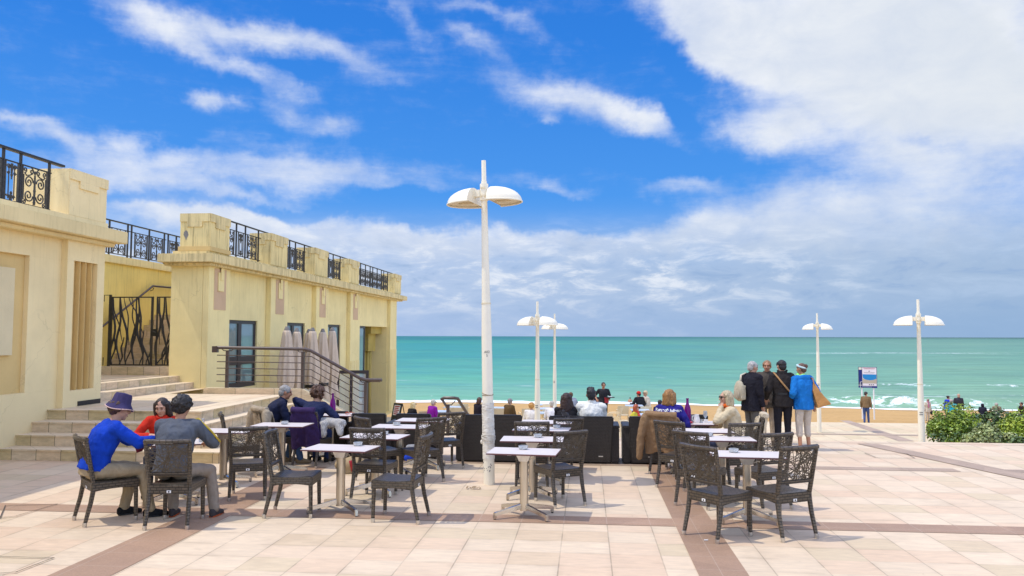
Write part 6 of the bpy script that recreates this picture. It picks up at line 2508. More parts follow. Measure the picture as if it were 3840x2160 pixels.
def person(label, x, y, z, deg, pose='sit', sc=0.93, seat=0.46, lean=4.0, hunch=6.0, head=(0, 0), twist=0.0, arms=(None, None), legs=None,
           skin_m='skin', hair=('short', (0.10, 0.06, 0.03)), top=((0.1, 0.1, 0.1), 'long', 0.06), pants=((0.05, 0.06, 0.10), 'long'), shoes=(0.02, 0.02, 0.02),
           vox=0.010, face=True, bulk=0.0, hat=None, glasses=False, extras=None, female=False, poles=(None, None)):
    NP[0] += 1
    t = thing('person', label, 'person', (x, y, z), R(deg), None, sc)
    seg = 14 if vox < 0.014 else 9
    st = pose != 'sit'
    pel = Vector((0, 0, 0.93 if st else seat + 0.095))
    a1, a2 = R(lean), R(lean + hunch)
    d1 = Vector((0, math.sin(a1), math.cos(a1)))
    d2 = Vector((0, math.sin(a2), math.cos(a2)))
    a3 = R(lean + hunch * 2)
    d3 = Vector((0, math.sin(a3), math.cos(a3)))
    P1 = pel + d1 * 0.17
    P2 = P1 + d2 * 0.20
    P3 = P2 + d3 * 0.165
    side = Vector((1, 0, 0))
    tq = Quaternion((0, 0, 1), R(twist))
    tw = tq @ side
    spine = [pel, P1, P2, P3]
    shw = 0.168 if female else 0.188
    S = {s: P2.lerp(P3, 0.66) + tw * (s * shw) for s in (-1, 1)}
    # head frame
    hq = Quaternion((0, 0, 1), R(head[0])) @ Quaternion((1, 0, 0), R(-head[1]))
    nd = (d3 * 0.55 + Vector((0, 0, 1)) * 0.6).normalized()
    HC = P3 + nd * 0.135 + Vector((0, 0.012, 0.018))
    def H(p):
        return HC + hq @ Vector(p)
    HR = hq.to_matrix()
    # limbs
    arm = {}
    for i, s in enumerate((-1, 1)):
        tg = arms[i]
        if tg is None:
            tg = (s * 0.25, 0.06, pel.z - 0.05) if st else (s * 0.17, 0.32, seat + 0.16)
        pole = Vector(poles[i]) if poles[i] else Vector((s * 0.5, -0.7, -0.45))
        e, h = ik(S[s], Vector(tg), 0.285, 0.255, pole)
        arm[s] = (S[s], e, h)
    leg = {}
    for i, s in enumerate((-1, 1)):
        hip = pel + Vector((s * 0.088, 0.0, -0.02))
        if legs and legs[i]:
            kn, an = Vector(legs[i][0]), Vector(legs[i][1])
        elif st:
            kn, an = Vector((s * 0.095, 0.03, 0.49)), Vector((s * 0.10, -0.01, 0.085))
        else:
            kn, an = Vector((s * 0.115, 0.43, seat + 0.05)), Vector((s * 0.115, 0.41, 0.085))
        leg[s] = (hip, kn, an)
    # ---- body: one skin
    mb = MB()
    mb.loft(rings_torso(pel, spine, side, tw, -0.004, 0.05), 16)
    mb.capsule(P3 - d3 * 0.02, HC + hq @ Vector((0, -0.012, -0.045)), 0.056, 0.052, seg)
    mb.ellipsoid(H((0, -0.010, 0.025)), (0.076, 0.096, 0.093), HR, 16, 10)
    mb.ellipsoid(H((0, 0.030, -0.040)), (0.059, 0.064, 0.075), HR, 14, 9)
    mb.ellipsoid(H((0, 0.062, -0.092)), (0.028, 0.026, 0.024), HR, 10, 7)
    if vox < 0.014:
        mb.capsule(H((0, 0.088, 0.020)), H((0, 0.108, -0.022)), 0.012, 0.0165, 8)
        mb.capsule(H((-0.038, 0.080, 0.036)), H((0.038, 0.080, 0.036)), 0.015, 0.015, 8)
        for s in (-1, 1):
            mb.ellipsoid(H((s * 0.079, -0.004, -0.008)), (0.013, 0.021, 0.032), HR, 8, 6)
            mb.ellipsoid(H((s * 0.038, 0.068, -0.025)), (0.026, 0.022, 0.026), HR, 8, 6)
    pass
    fing = MB()
    for s in (-1, 1):
        a, e, h = arm[s]
        mb.capsule(P2.lerp(P3, 0.70) + tw * (s * 0.07), a, 0.062, 0.060, seg)
        mb.capsule(a, e, 0.052, 0.040, seg)
        mb.capsule(e, h, 0.040, 0.028, seg)
        d = (h - e).normalized()
        w = d.cross(Vector((0, 0, 1)))
        w = w.normalized() if w.length > 0.05 else Vector((1, 0, 0))
        nn = w.cross(d).normalized()
        cen = h + d * 0.048
        rot = Matrix((w, d, nn)).transposed()
        mb.ellipsoid(cen, (0.040, 0.055, 0.017), rot, 10, 7)
        mb.capsule(h - d * 0.02, h + d * 0.03, 0.027, 0.025, 8)
        for k, (off, ln) in enumerate(((-0.030, 0.066), (-0.010, 0.080), (0.011, 0.074), (0.030, 0.058))):
            b = cen + w * off + d * 0.038
            k1 = b + d * ln * 0.45 - nn * 0.008
            k2 = k1 + d * ln * 0.32 - nn * 0.022
            k3 = k2 + d * ln * 0.12 - nn * 0.018
            fing.tube([b - d * 0.015, b, k1, k2, k3], [0.0095, 0.0095, 0.0088, 0.0078, 0.005], 6)
        ws = w * (1 if w.dot(Vector((-s, 0.3, 0))) > 0 else -1)
        b = cen + ws * 0.030 - d * 0.022
        fing.tube([b - ws * 0.012, b + ws * 0.020 + d * 0.018, b + ws * 0.030 + d * 0.045 - nn * 0.010, b + ws * 0.026 + d * 0.062 - nn * 0.018], [0.013, 0.012, 0.0095, 0.006], 6)
    for s in (-1, 1):
        hip, kn, an = leg[s]
        mb.capsule(hip, kn, 0.078, 0.052, seg)
        mb.capsule(kn, an, 0.050, 0.036, seg)
        fd = Vector((s * 0.12, 1, 0)).normalized() if not (legs and len(legs) > 2) else Vector(legs[2]).normalized()
        mb.capsule(an - Vector((0, 0, 0.035)), an + fd * 0.12 - Vector((0, 0, 0.052)), 0.034, 0.026, 8)
    me = remesh(mb, vox, 3)
    if vox < 0.014:
        join_into(me, fing)
    me.materials.append(M[skin_m])
    link_mesh('body', me, t)
    # ---- face details
    if face:
        for s in (-1, 1):
            mb = MB()
            mb.ellipsoid(H((s * 0.031, 0.0835, 0.012)), (0.0135, 0.007, 0.0065), HR, 8, 6)
            mb.build('eye', M['eye'], t, smooth=True)
            mb = MB()
            mb.tube([H((s * 0.014, 0.096, 0.033)), H((s * 0.032, 0.094, 0.039)), H((s * 0.050, 0.082, 0.034))], [0.004, 0.0055, 0.003], 5)
            mb.build('eyebrow', hair_mat(hair[1] if hair else (0.05, 0.03, 0.02)), t, smooth=True)
        mb = MB()
        mb.ellipsoid(H((0, 0.093, -0.062)), (0.024, 0.0065, 0.0065), HR, 10, 6)
        mb.build('mouth', M['lips'], t, smooth=True)
    # ---- hair
    if hair and hair[0]:
        hb = hair_shape(hair[0], NP[0], bool(hat) and hat[0] == 'bucket')
        hb.v = [tuple(H(p)) for p in hb.v]
        cur = 'curly' in hair[0]
        me = remesh(hb, max(0.008, vox * 0.8), 0 if cur else 2, 0.022 if cur else (0.014 if hair[0] != 'balding' else 0.004), 0.022 if cur else 0.03)
        me.materials.append(hair_mat(hair[1]))
        link_mesh('hair', me, t)
    # ---- top
    res = {'root': t, 'head': H, 'HR': HR, 'arm': arm, 'spine': spine, 'S': S}
    if top and top[1] != 'none':
        col, sl, hem = top[:3]
        inf = 0.016 + bulk
        mb = MB()
        hm = hem if st else min(hem, 0.05)
        mb.loft(rings_torso(pel, spine, side, tw, inf, hm), 18)
        for s in (-1, 1):
            a, e, h = arm[s]
            mb.capsule(P2.lerp(P3, 0.66) + tw * (s * 0.07), a, 0.072 + bulk, 0.068 + bulk, seg)
            if sl == 'long':
                mb.capsule(a, e, 0.064 + bulk, 0.054 + bulk * 0.8, seg)
                mb.capsule(e, e.lerp(h, 0.97), 0.054 + bulk * 0.8, 0.040 + bulk * 0.4, seg)
            else:
                mb.capsule(a, a.lerp(e, 0.72), 0.064 + bulk, 0.060 + bulk, seg)
        if len(top) > 3 and 'collar' in top[3]:
            mb.tube([P3 - d3 * 0.03, P3 + d3 * 0.055], [0.085, 0.078], 14)
        else:
            mb.tube([P3 - d3 * 0.035, P3 + d3 * 0.008], [0.082, 0.066], 14)
        if len(top) > 3 and 'hood' in top[3]:
            mb.capsule(P3 + tw * -0.07 + Vector((0, -0.085, -0.01)), P3 + tw * 0.07 + Vector((0, -0.085, -0.01)), 0.055, 0.055, seg)
        if len(top) > 3 and 'upcollar' in top[3]:
            for s in (-1, 1):
                mb.capsule(P3 + tw * s * 0.03 + Vector((0, -0.07, 0.02)), P3 + tw * s * 0.085 + Vector((0, -0.02, 0.065)), 0.030, 0.022, 8)
        if len(top) > 3 and 'belt' in top[3]:
            pass
        me = remesh(mb, max(vox, 0.010), 2, 0.026 if st else 0.028, 0.09)
        me.materials.append(cloth(col, 'cloth_top', 0.6))
        res['top'] = link_mesh('jacket' if bulk > 0.008 else 'shirt', me, t)
    if pants:
        col, ln = pants
        mb = MB()
        up0 = (P1 - pel).normalized()
        f0 = up0.cross(side)
        mb.loft([(pel - up0 * 0.07, side * 0.165, f0 * 0.125), (pel, side * 0.178, f0 * 0.135), (pel + up0 * 0.07, side * 0.168, f0 * 0.122), (pel + up0 * 0.10, side * 0.155, f0 * 0.11)], 16)
        for s in (-1, 1):
            hip, kn, an = leg[s]
            mb.capsule(hip + Vector((0, 0, 0.01)), kn, 0.098, 0.068, seg)
            end = {'long': 1.0, 'capri': 0.46, 'short': 0.1}[ln]
            mb.capsule(kn, kn.lerp(an, end) + Vector((0, 0, 0.01)), 0.067, 0.056 if ln == 'long' else 0.062, seg)
        me = remesh(mb, max(vox, 0.010), 2, 0.018, 0.10)
        me.materials.append(cloth(col, 'cloth_trousers', 0.5))
        link_mesh('trousers', me, t)
    for s in (-1, 1):
        hip, kn, an = leg[s]
        fd = Vector((s * 0.12, 1, 0)).normalized() if not (legs and len(legs) > 2) else Vector(legs[2]).normalized()
        mb = MB()
        b = an - Vector((0, 0, an.z if an.z < 0.12 else 0.085))
        sd_ = Vector((fd.y, -fd.x, 0))
        up_ = Vector((0, 0, 1))
        mb.loft([(b - fd * 0.075 + up_ * 0.045, sd_ * 0.020, up_ * 0.030), (b - fd * 0.05 + up_ * 0.05, sd_ * 0.036, up_ * 0.049), (b + up_ * 0.055, sd_ * 0.041, up_ * 0.054), (b + fd * 0.07 + up_ * 0.042, sd_ * 0.045, up_ * 0.041), (b + fd * 0.14 + up_ * 0.031, sd_ * 0.046, up_ * 0.030), (b + fd * 0.185 + up_ * 0.025, sd_ * 0.026, up_ * 0.020)], 12)
        if isinstance(shoes[0], tuple):
            o = mb.build('shoe', cloth(shoes[0], 'shoe'), t, smooth=True)
            m2 = MB()
            m2.loft([(b - fd * 0.06 + up_ * 0.012, sd_ * 0.032, up_ * 0.012), (b + fd * 0.06 + up_ * 0.012, sd_ * 0.048, up_ * 0.012), (b + fd * 0.17 + up_ * 0.012, sd_ * 0.036, up_ * 0.012)], 10)
            m2.build('sole', cloth(shoes[1], 'shoe_sole'), o, smooth=True)
        else:
            mb.build('shoe', cloth(shoes, 'shoe'), t, smooth=True)
    if glasses:
        mb = MB()
        for s in (-1, 1):
            mb.ellipsoid(H((s * 0.033, 0.098, 0.010)), (0.029, 0.007, 0.022), HR, 10, 6)
            mb.tube([H((s * 0.060, 0.092, 0.016)), H((s * 0.080, 0.05, 0.014)), H((s * 0.082, 0.0, 0.010))], 0.005, 5)
        mb.tube([H((-0.012, 0.105, 0.014)), H((0.012, 0.105, 0.014))], 0.004, 5)
        mb.build('sunglasses', M['shades'], t, smooth=True)
    if hat:
        kind, col = hat
        mb = MB()
        if kind == 'bucket':
            prof = [(0.146, -0.022), (0.149, -0.018), (0.106, 0.040), (0.101, 0.052), (0.093, 0.120), (0.080, 0.146), (0.0, 0.154)]
            hb = MB().lathe(prof, 28)
            hb.v = [tuple(H((p[0], p[1] - 0.012, p[2] + 0.022 + 0.012 * math.sin(2.2 * math.atan2(p[1], p[0])) * (1 if p[2] < 0.03 else 0)))) for p in hb.v]
            o = hb.build('bucket_hat', cloth(col, 'hat_cloth'), t, smooth='auto')
            rb = MB().tube([H((0.148 * math.cos(a), 0.148 * math.sin(a) - 0.012, 0.002 + 0.012 * math.sin(2.2 * math.atan2(math.sin(a), math.cos(a))))) for a in [2 * PI * i / 36 for i in range(37)]], 0.006, 5)
            rb.build('hat_piping', cloth((0.62, 0.42, 0.36), 'piping'), o, smooth=True)
        elif kind == 'beanie':
            mb.ellipsoid(H((0, -0.016, 0.045)), (0.090, 0.108, 0.088), HR)
            mb.build('cap', cloth(col, 'hat_cloth'), t, smooth=True)
        elif kind == 'hood':
            mb.ellipsoid(H((0, -0.03, 0.01)), (0.118, 0.125, 0.135), HR)
            mb.ellipsoid(H((0, 0.0, -0.12)), (0.11, 0.11, 0.07), HR)
            me = remesh(mb, 0.016, 2, 0.02, 0.1)
            me.materials.append(cloth(col, 'hood_cloth'))
            link_mesh('hood', me, t)
        elif kind == 'band':
            for a0 in (0,):
                mb.tube([H((0.080 * math.cos(a), 0.096 * math.sin(a) - 0.014, 0.050 + 0.030 * math.sin(a))) for a in [2 * PI * i / 28 for i in range(29)]], [0.020] * 29, 8)
            mb.build('headband', cloth(col, 'headband_cloth'), t, smooth=True)
    return res


def scarf(pr, col, drop=0.0):
    P3 = pr['spine'][3]
    mb = MB()
    mb.tube([P3 + Vector((0.078 * math.cos(a), 0.075 * math.sin(a) + 0.012, 0.02 + 0.015 * math.sin(a * 3))) for a in [2 * PI * i / 20 for i in range(21)]], 0.034, 8)
    mb.capsule(P3 + Vector((0, 0.08, 0.0)), P3 + Vector((0.01, 0.13, -0.12 - drop)), 0.045, 0.05)
    me = remesh(mb, 0.010, 2, 0.018, 0.05)
    me.materials.append(cloth(col, 'scarf_cloth', 0.8))
    link_mesh('scarf', me, pr['root'])


BROWN, BLACKH, GREYH, WHITEH, BLONDE, GINGER = (0.055, 0.028, 0.014), (0.011, 0.008, 0.008), (0.30, 0.28, 0.25), (0.55, 0.51, 0.44), (0.52, 0.40, 0.20), (0.30, 0.15, 0.045)

# the three at the left table
boy = person('young man in blue jumper and navy bucket hat seated at the left table', -5.31, 8.24, 0, -46, sc=1.0, bulk=0.012, lean=13, hunch=10, head=(-4, 16),
       arms=((-0.04, 0.60, 0.82), (0.12, 0.60, 0.84)), poles=((-0.7, -0.2, -0.7), (0.9, -0.3, -0.5)), hair=('curly', (0.075, 0.035, 0.015)), top=((0.005, 0.048, 0.42), 'long', 0.0), pants=((0.36, 0.28, 0.17), 'long'),
       shoes=((0.012, 0.012, 0.013), (0.03, 0.03, 0.03)), vox=0.009, hat=('bucket', (0.050, 0.040, 0.105)), legs=(((-0.12, 0.45, 0.52), (-0.14, 0.36, 0.085)), ((0.13, 0.46, 0.52), (0.15, 0.56, 0.085))))
gm = person('curly haired man in grey sweatshirt seen from behind at the left table', -4.44, 8.29, 0, 6, sc=1.0, bulk=0.012, lean=9, hunch=10, head=(6, 14),
       arms=((-0.10, 0.52, 0.78), (0.20, 0.50, 0.78)), poles=((-0.9, -0.4, -0.5), (1.0, -0.35, -0.6)), skin_m='skin_tan', hair=('curly', (0.013, 0.009, 0.008)), top=((0.095, 0.105, 0.125), 'long', 0.05), pants=((0.28, 0.225, 0.17), 'long'),
       shoes=((0.06, 0.05, 0.05), (0.50, 0.10, 0.03)), vox=0.009, face=False, legs=(((-0.16, 0.42, 0.51), (-0.10, 0.30, 0.085)), ((0.27, 0.38, 0.49), (0.36, 0.28, 0.085))))
mb = MB()
a, e, h = gm['arm'][1]
mb.tube([gm['spine'][3] + Vector((0.07, 0, -0.015)), a + Vector((0.02, 0, 0.082)), a.lerp(e, 0.5) + Vector((0.074, 0.0, 0.036)), e + Vector((0.074, 0, 0.014))], 0.011, 6)
mb.build('sleeve_stripe', cloth((0.55, 0.40, 0.05), 'yellow_stripe'), gm['root'], smooth=True)
person('dark haired woman in a red fleece facing the camera at the left table', -5.44, 9.95, 0, 198, sc=0.93, lean=16, hunch=10, head=(-8, 22),
       arms=((-0.16, 0.50, 0.80), (0.10, 0.48, 0.82)), poles=((-1, -0.2, -0.5), (1, -0.2, -0.5)), hair=('long', (0.022, 0.011, 0.008)), top=((0.55, 0.028, 0.012), 'long', 0.05, 'collar'), pants=((0.04, 0.045, 0.06), 'long'), vox=0.009, female=True)

# the couple by the steps
person('grey haired man in navy fleece leaning over his table by the steps', -4.98, 12.22, 0, -62, sc=0.93, lean=14, hunch=10, head=(-2, 12), bulk=0.012,
       arms=((-0.08, 0.46, 0.84), (0.12, 0.48, 0.80)), skin_m='skin_tan', hair=('short', GREYH), top=((0.014, 0.018, 0.045), 'long', 0.06, 'collar'), pants=((0.06, 0.11, 0.22), 'long'), shoes=(0.30, 0.22, 0.13), vox=0.010,
       legs=(((-0.1, 0.42, 0.5), (-0.1, 0.34, 0.085)), ((0.14, 0.42, 0.5), (0.2, 0.50, 0.085))))
person('curly brown haired woman in a navy cardigan beside the grey haired man', -4.30, 12.12, 0, -14, sc=0.91, lean=14, hunch=12, head=(-22, 18), bulk=0.010,
       arms=((-0.30, 0.20, 0.86), (0.26, 0.44, 0.80)), poles=((-1, 0.1, -0.3), (1, -0.2, -0.6)), hair=('bigcurly', (0.085, 0.035, 0.014)), top=((0.014, 0.020, 0.060), 'long', 0.08), pants=((0.02, 0.035, 0.10), 'long'), shoes=(0.02, 0.02, 0.02), vox=0.010, face=False, female=True)
t = thing('scarf', 'grey white striped scarf draped over the lap of the woman in navy', 'scarf', (-4.08, 12.14, 0), R(-14))
mb = MB()
mb.capsule((-0.06, 0.05, 0.66), (0.26, 0.10, 0.64), 0.075, 0.08)
mb.capsule((0.24, 0.08, 0.62), (0.30, 0.02, 0.50), 0.07, 0.05)
mb.capsule((0.02, -0.02, 0.62), (0.06, -0.08, 0.48), 0.07, 0.05)
me = remesh(mb, 0.010, 2, 0.03, 0.07)
m, nt, bs = new_mat('striped_wool')
co = coords(nt)
wv = nt.node('ShaderNodeTexWave')
wv.inputs['Scale'].default_value = 16
wv.inputs['Distortion'].default_value = 5
nt.put(wv.inputs['Vector'], co)
nt.put(bs.inputs['Base Color'], nt.mix(wv.outputs['Fac'], (0.55, 0.52, 0.46), (0.30, 0.28, 0.26)))
bs.inputs['Roughness'].default_value = 0.9
me.materials.append(m)
link_mesh('cloth', me, t)

# on the loveseat and at the right-hand tables
person('woman with long dark wavy hair on the middle loveseat, seen from behind', -0.33, 13.12, 0, 0, sc=0.86, seat=0.36, lean=-8, hunch=6, head=(-4, 0), hair=('wavy', (0.040, 0.016, 0.010)), top=((0.020, 0.018, 0.020), 'long', 0.05), face=False, female=True)
person('man in a white knitted jumper on the middle loveseat, seen from behind', 0.07, 13.08, 0, 0, sc=0.92, seat=0.36, lean=-5, hunch=6, head=(0, 4), skin_m='skin_brown', hair=('quiff', (0.010, 0.008, 0.009)), top=((0.74, 0.72, 0.64), 'long', 0.05, 'collar'), bulk=0.016, pants=((0.03, 0.03, 0.04), 'long'), face=False)
wb = person('auburn haired woman in a royal blue jacket with white back lettering', 1.21, 12.04, 0, -20, sc=0.90, lean=-2, hunch=6, head=(-10, 0), hair=('bob', (0.32, 0.155, 0.045)), top=((0.022, 0.018, 0.19), 'long', 0.05, 'collar'), bulk=0.004,
       arms=((-0.22, 0.28, 0.78), (0.26, 0.25, 0.70)), pants=((0.03, 0.03, 0.05), 'long'), shoes=(0.55, 0.50, 0.50), face=False, female=True)
# the lettering, laid on the cloth of her back
bm = bmesh.new()
bm.from_mesh(wb['top'].data)
bvh = BVHTree.FromBMesh(bm)
bm.free()
for txt, cx_, sz in (('Romeo', -0.112, 0.070), ('&', 0.0, 0.07), ('Juliette', 0.128, 0.062)):
    cu = bpy.data.curves.new('letters', 'FONT')
    cu.body = txt
    cu.size = sz
    cu.offset = 0.0018
    cu.align_x = 'CENTER'
    o = bpy.data.objects.new('tmp', cu)
    COL.objects.link(o)
    dg = bpy.context.evaluated_depsgraph_get()
    dg.update()
    me = bpy.data.meshes.new_from_object(o.evaluated_get(dg), depsgraph=dg)
    bpy.data.objects.remove(o)
    bm = bmesh.new()
    bm.from_mesh(me)
    bmesh.ops.triangulate(bm, faces=bm.faces[:])
    bmesh.ops.subdivide_edges(bm, edges=[e_ for e_ in bm.edges if e_.calc_length() > 0.012], cuts=2)
    bm.to_mesh(me)
    bm.free()
    zb = wb['spine'][2].z + 0.075
    for v in me.vertices:
        x_, z_ = v.co.x + cx_, zb + v.co.y
        hit = bvh.ray_cast(Vector((x_, -1.5, z_)), Vector((0, 1, 0)))
        yy = hit[0].y - 0.005 if hit[0] else -0.12
        v.co = (x_, yy, z_)
    me.materials.clear()
    me.materials.append(M['white'])
    link_mesh('lettering', me, wb['root'])
sm = person('blonde woman in sunglasses, cream coat and orange scarf, smoking', 2.12, 11.98, 0, 94, sc=0.90, lean=0, hunch=8, head=(6, 2), hair=('bob', (0.46, 0.37, 0.22)), top=((0.60, 0.49, 0.31), 'long', 0.05), bulk=0.012,
       arms=((-0.06, 0.20, 1.08), (0.12, 0.36, 0.74)), poles=((-0.6, 0.3, -1), (0.8, -0.5, -0.6)), skin_m='skin', glasses=True, female=True)
scarf(sm, (0.66, 0.12, 0.015))
a, e, h = sm['arm'][-1]
mb = MB().tube([sm['head']((-0.012, 0.098, -0.055)), sm['head']((-0.05, 0.16, -0.05))], 0.004, 6)
mb.build('cigarette', M['white'], sm['root'])

# four people standing on the plaza
s1 = person('grey haired man in a black coat with beige backpack, left of the four', 2.93, 14.7, 0, -62, 'stand', 0.90, lean=0, hunch=4, head=(-4, 8), hair=('short', (0.40, 0.38, 0.35)), top=((0.013, 0.012, 0.018), 'long', 0.17, 'collar'), bulk=0.022,
       pants=((0.10, 0.095, 0.085), 'long'), arms=((-0.26, 0.05, 0.80), (0.24, 0.10, 0.80)))
bpk = thing('backpack', 'beige backpack on the shoulder of the man in the black coat', 'backpack', (2.93, 14.7, 0), R(-62), None, 0.90)
mb = MB()
mb.ellipsoid((-0.06, -0.235, 1.15), (0.14, 0.085, 0.21))
mb.box((-0.17, -0.27, 0.98), (0.06, -0.17, 1.26))
me = remesh(mb, 0.011, 3, 0.02, 0.1)
me.materials.append(cloth((0.46, 0.40, 0.28), 'pack_canvas'))
link_mesh('bag_body', me, bpk)
mb = MB()
mb.tube([(-0.06, -0.21, 1.34), (-0.11, -0.15, 1.46), (-0.13, -0.02, 1.50), (-0.13, 0.10, 1.40)], 0.022, 6, flat=0.35)
mb.build('strap', cloth((0.55, 0.48, 0.36), 'strap_cloth'), bpk, smooth=True)
mb = MB()
mb.ellipsoid((-0.06, -0.305, 1.08), (0.09, 0.025, 0.10))
mb.build('pocket', cloth((0.40, 0.34, 0.24), 'pocket_cloth'), bpk, smooth=True)
person('fair haired man in a grey jacket facing the camera between two others', 3.36, 15.35, 0, 168, 'stand', 0.90, lean=0, hunch=4, head=(-6, 4), hair=('short', (0.25, 0.14, 0.06)), top=((0.085, 0.070, 0.055), 'long', 0.16, 'collar'), bulk=0.018, pants=((0.46, 0.37, 0.27), 'long'), skin_m='skin_tan', shoes=(0.08, 0.05, 0.03))
s3 = person('black haired woman in black belted jacket and trousers with a tan bag strap', 3.47, 14.65, 0, 4, 'stand', 0.915, lean=0, hunch=3, head=(10, 2), hair=('short', BLACKH), top=((0.022, 0.018, 0.017), 'long', 0.09, 'upcollar'), bulk=0.016, pants=((0.016, 0.015, 0.020), 'long'), arms=((-0.27, 0.16, 0.98), (0.29, 0.10, 1.0)), face=False, female=True)
mb = MB()
mb.tube([(-0.165, 0.02, 1.50), (-0.135, -0.125, 1.42), (-0.02, -0.170, 1.26), (0.12, -0.170, 1.10), (0.19, -0.08, 1.02)], 0.022, 6, flat=0.35)
mb.build('bag_strap', cloth((0.36, 0.20, 0.08), 'tan_leather'), s3['root'], smooth=True)
mb = MB()
mb.loft([((0, 0, 1.07), (0.186, 0, 0), (0, 0.144, 0)), ((0, 0, 1.11), (0.186, 0, 0), (0, 0.144, 0))], 20)
mb.build('belt', M['black'], s3['root'], smooth='auto')
s4 = person('woman in a bright blue jacket and beige capri trousers at right of the four', 3.82, 14.62, 0, 22, 'stand', 0.885, lean=0, hunch=3, head=(16, 2), hair=('bun', (0.10, 0.045, 0.025)), top=((0.010, 0.165, 0.50), 'long', 0.11, 'hood'), bulk=0.018, pants=((0.52, 0.45, 0.37), 'capri'), shoes=(0.02, 0.02, 0.03), skin_m='skin_tan', female=True, face=False,
       hat=('band', (0.50, 0.66, 0.66)), arms=((-0.22, 0.14, 1.0), (0.27, 0.0, 0.92)))
scarf(s4, (0.30, 0.75, 0.22))
tb = thing('tote_bag', 'large tan leather bag on the shoulder of the woman in bright blue', 'bag', (4.02, 14.60, 0.15), R(2), None, 0.86)
M['tan'] = simple('tan_leather', (0.48, 0.23, 0.06), 0.4, 0.15, 7, 0.4, 16, dist=0.02)
mb = MB()
mb.hexa([(0.02, -0.10, 0.70), (0.30, -0.08, 0.78), (0.30, 0.06, 0.78), (0.02, 0.08, 0.70)], [(-0.07, -0.08, 1.05), (0.10, -0.07, 1.02), (0.10, 0.05, 1.02), (-0.07, 0.06, 1.05)])
mb.hexa([(-0.07, -0.08, 1.04), (0.10, -0.07, 1.01), (0.10, 0.05, 1.01), (-0.07, 0.06, 1.04)], [(-0.05, -0.05, 1.22), (0.0, -0.04, 1.18), (0.0, 0.03, 1.18), (-0.05, 0.03, 1.22)])
me = remesh(mb, 0.011, 3, 0.02, 0.12)
me.materials.append(M['tan'])
link_mesh('bag_body', me, tb)
mb = MB()
mb.tube([(-0.03, -0.05, 1.15), (-0.05, -0.02, 1.30), (-0.07, 0.02, 1.32), (-0.05, 0.06, 1.15)], 0.012, 6)
mb.build('strap', M['tan'], tb, smooth=True)


# guests on the lower terrace, backs to the plaza
def low(u, v, zt=1.26, s=0.95):
    """seat a guest so that the crown of the head is seen at that place"""
    return at(u, v, LOW + zt * s)


def guest(label, u, v, deg, **kw):
    s = kw.pop('sc', 0.95)
    p = low(u, v, kw.pop('zt', 1.27), s)
    return person(label, p.x, p.y, LOW, deg, sc=s, vox=0.016, face=kw.pop('face', False), **kw)


guest('blonde woman in black sitting left of the woman in magenta', 1540, 1514, -40, hair=('bob', (0.66, 0.52, 0.27)), top=((0.013, 0.012, 0.014), 'long', 0.05), female=True, glasses=True)
guest('white haired woman in a magenta jumper', 1616, 1506, -45, hair=('short', WHITEH), top=((0.24, 0.012, 0.30), 'long', 0.05), glasses=True, bulk=0.012)
guest('brown haired person in black left of the tall lamp', 1791, 1498, -35, head=(-20, 12), hair=('bob', (0.07, 0.028, 0.016)), top=((0.015, 0.011, 0.018), 'long', 0.05))
guest('grey haired man in a brown jacket right of the tall lamp', 1905, 1502, -40, hair=('short', (0.24, 0.22, 0.21)), top=((0.095, 0.058, 0.022), 'long', 0.05), bulk=0.014)
guest('ginger curly haired person in white beside the second lamp', 1992, 1520, 0, hair=('curly', (0.50, 0.25, 0.06)), top=((0.70, 0.66, 0.60), 'long', 0.05), bulk=0.014)
guest('person in a grey hooded top raising an arm, left of the waiter', 2152, 1476, 40, lean=16, head=(30, 0), hair=('short', (0.13, 0.065, 0.025)), top=((0.34, 0.36, 0.40), 'long', 0.05, 'hood'), arms=((-0.20, 0.42, 1.20), (0.2, 0.3, 0.7)), bulk=0.012)
guest('person in black behind the white jumper with denim legs stretched out', 2229, 1473, -30, hair=('bun', BLACKH), top=((0.012, 0.013, 0.022), 'long', 0.05), pants=((0.07, 0.11, 0.20), 'long'))
guest('man in a red cap and black hooded jacket beyond the loveseat', 2405, 1474, 35, lean=12, head=(20, 4), hair=('short', BLACKH), top=((0.015, 0.015, 0.017), 'long', 0.05, 'hood'), hat=('beanie', (0.58, 0.022, 0.015)), bulk=0.016, arms=((-0.3, 0.38, 0.78), (0.2, 0.38, 0.76)))
guest('blond person in sunglasses and white jacket facing the man in the red cap', 2429, 1471, 110, face=True, glasses=True, hair=('short', (0.55, 0.46, 0.28)), top=((0.62, 0.56, 0.46), 'long', 0.05))
g_ = guest('red haired woman in sunglasses and orange scarf below the loveseats', 2374, 1524, -110, face=True, glasses=True, hair=('bob', (0.34, 0.065, 0.018)), top=((0.55, 0.50, 0.05), 'long', 0.05), female=True)
scarf(g_, (0.72, 0.10, 0.06))
guest('dark haired person in black right behind the auburn haired woman', 2472, 1508, -20, hair=('short', BLACKH), top=((0.014, 0.013, 0.014), 'long', 0.05))
guest('person in white behind the second and third lamps', 2070, 1512, 10, hair=('short', (0.5, 0.45, 0.38)), top=((0.74, 0.72, 0.72), 'long', 0.05))
wt_p = CAMPOS + ray(2262, 1431) * 32.2
w_ = person('waiter in black shirt standing with a tray and a red cloth', wt_p.x, wt_p.y, LOW, 190, 'stand', 0.98, lean=0, hunch=3, head=(6, 18), hair=('short', (0.035, 0.022, 0.014)), top=((0.028, 0.028, 0.032), 'short', 0.12), pants=((0.008, 0.008, 0.009), 'long'), skin_m='skin_tan',
            arms=((-0.20, 0.30, 1.10), (0.30, 0.12, 1.06)), vox=0.013)
tr = thing('tray', 'round dark tray held flat by the waiter', 'tray', (wt_p.x, wt_p.y, LOW), R(190), None, 0.98)
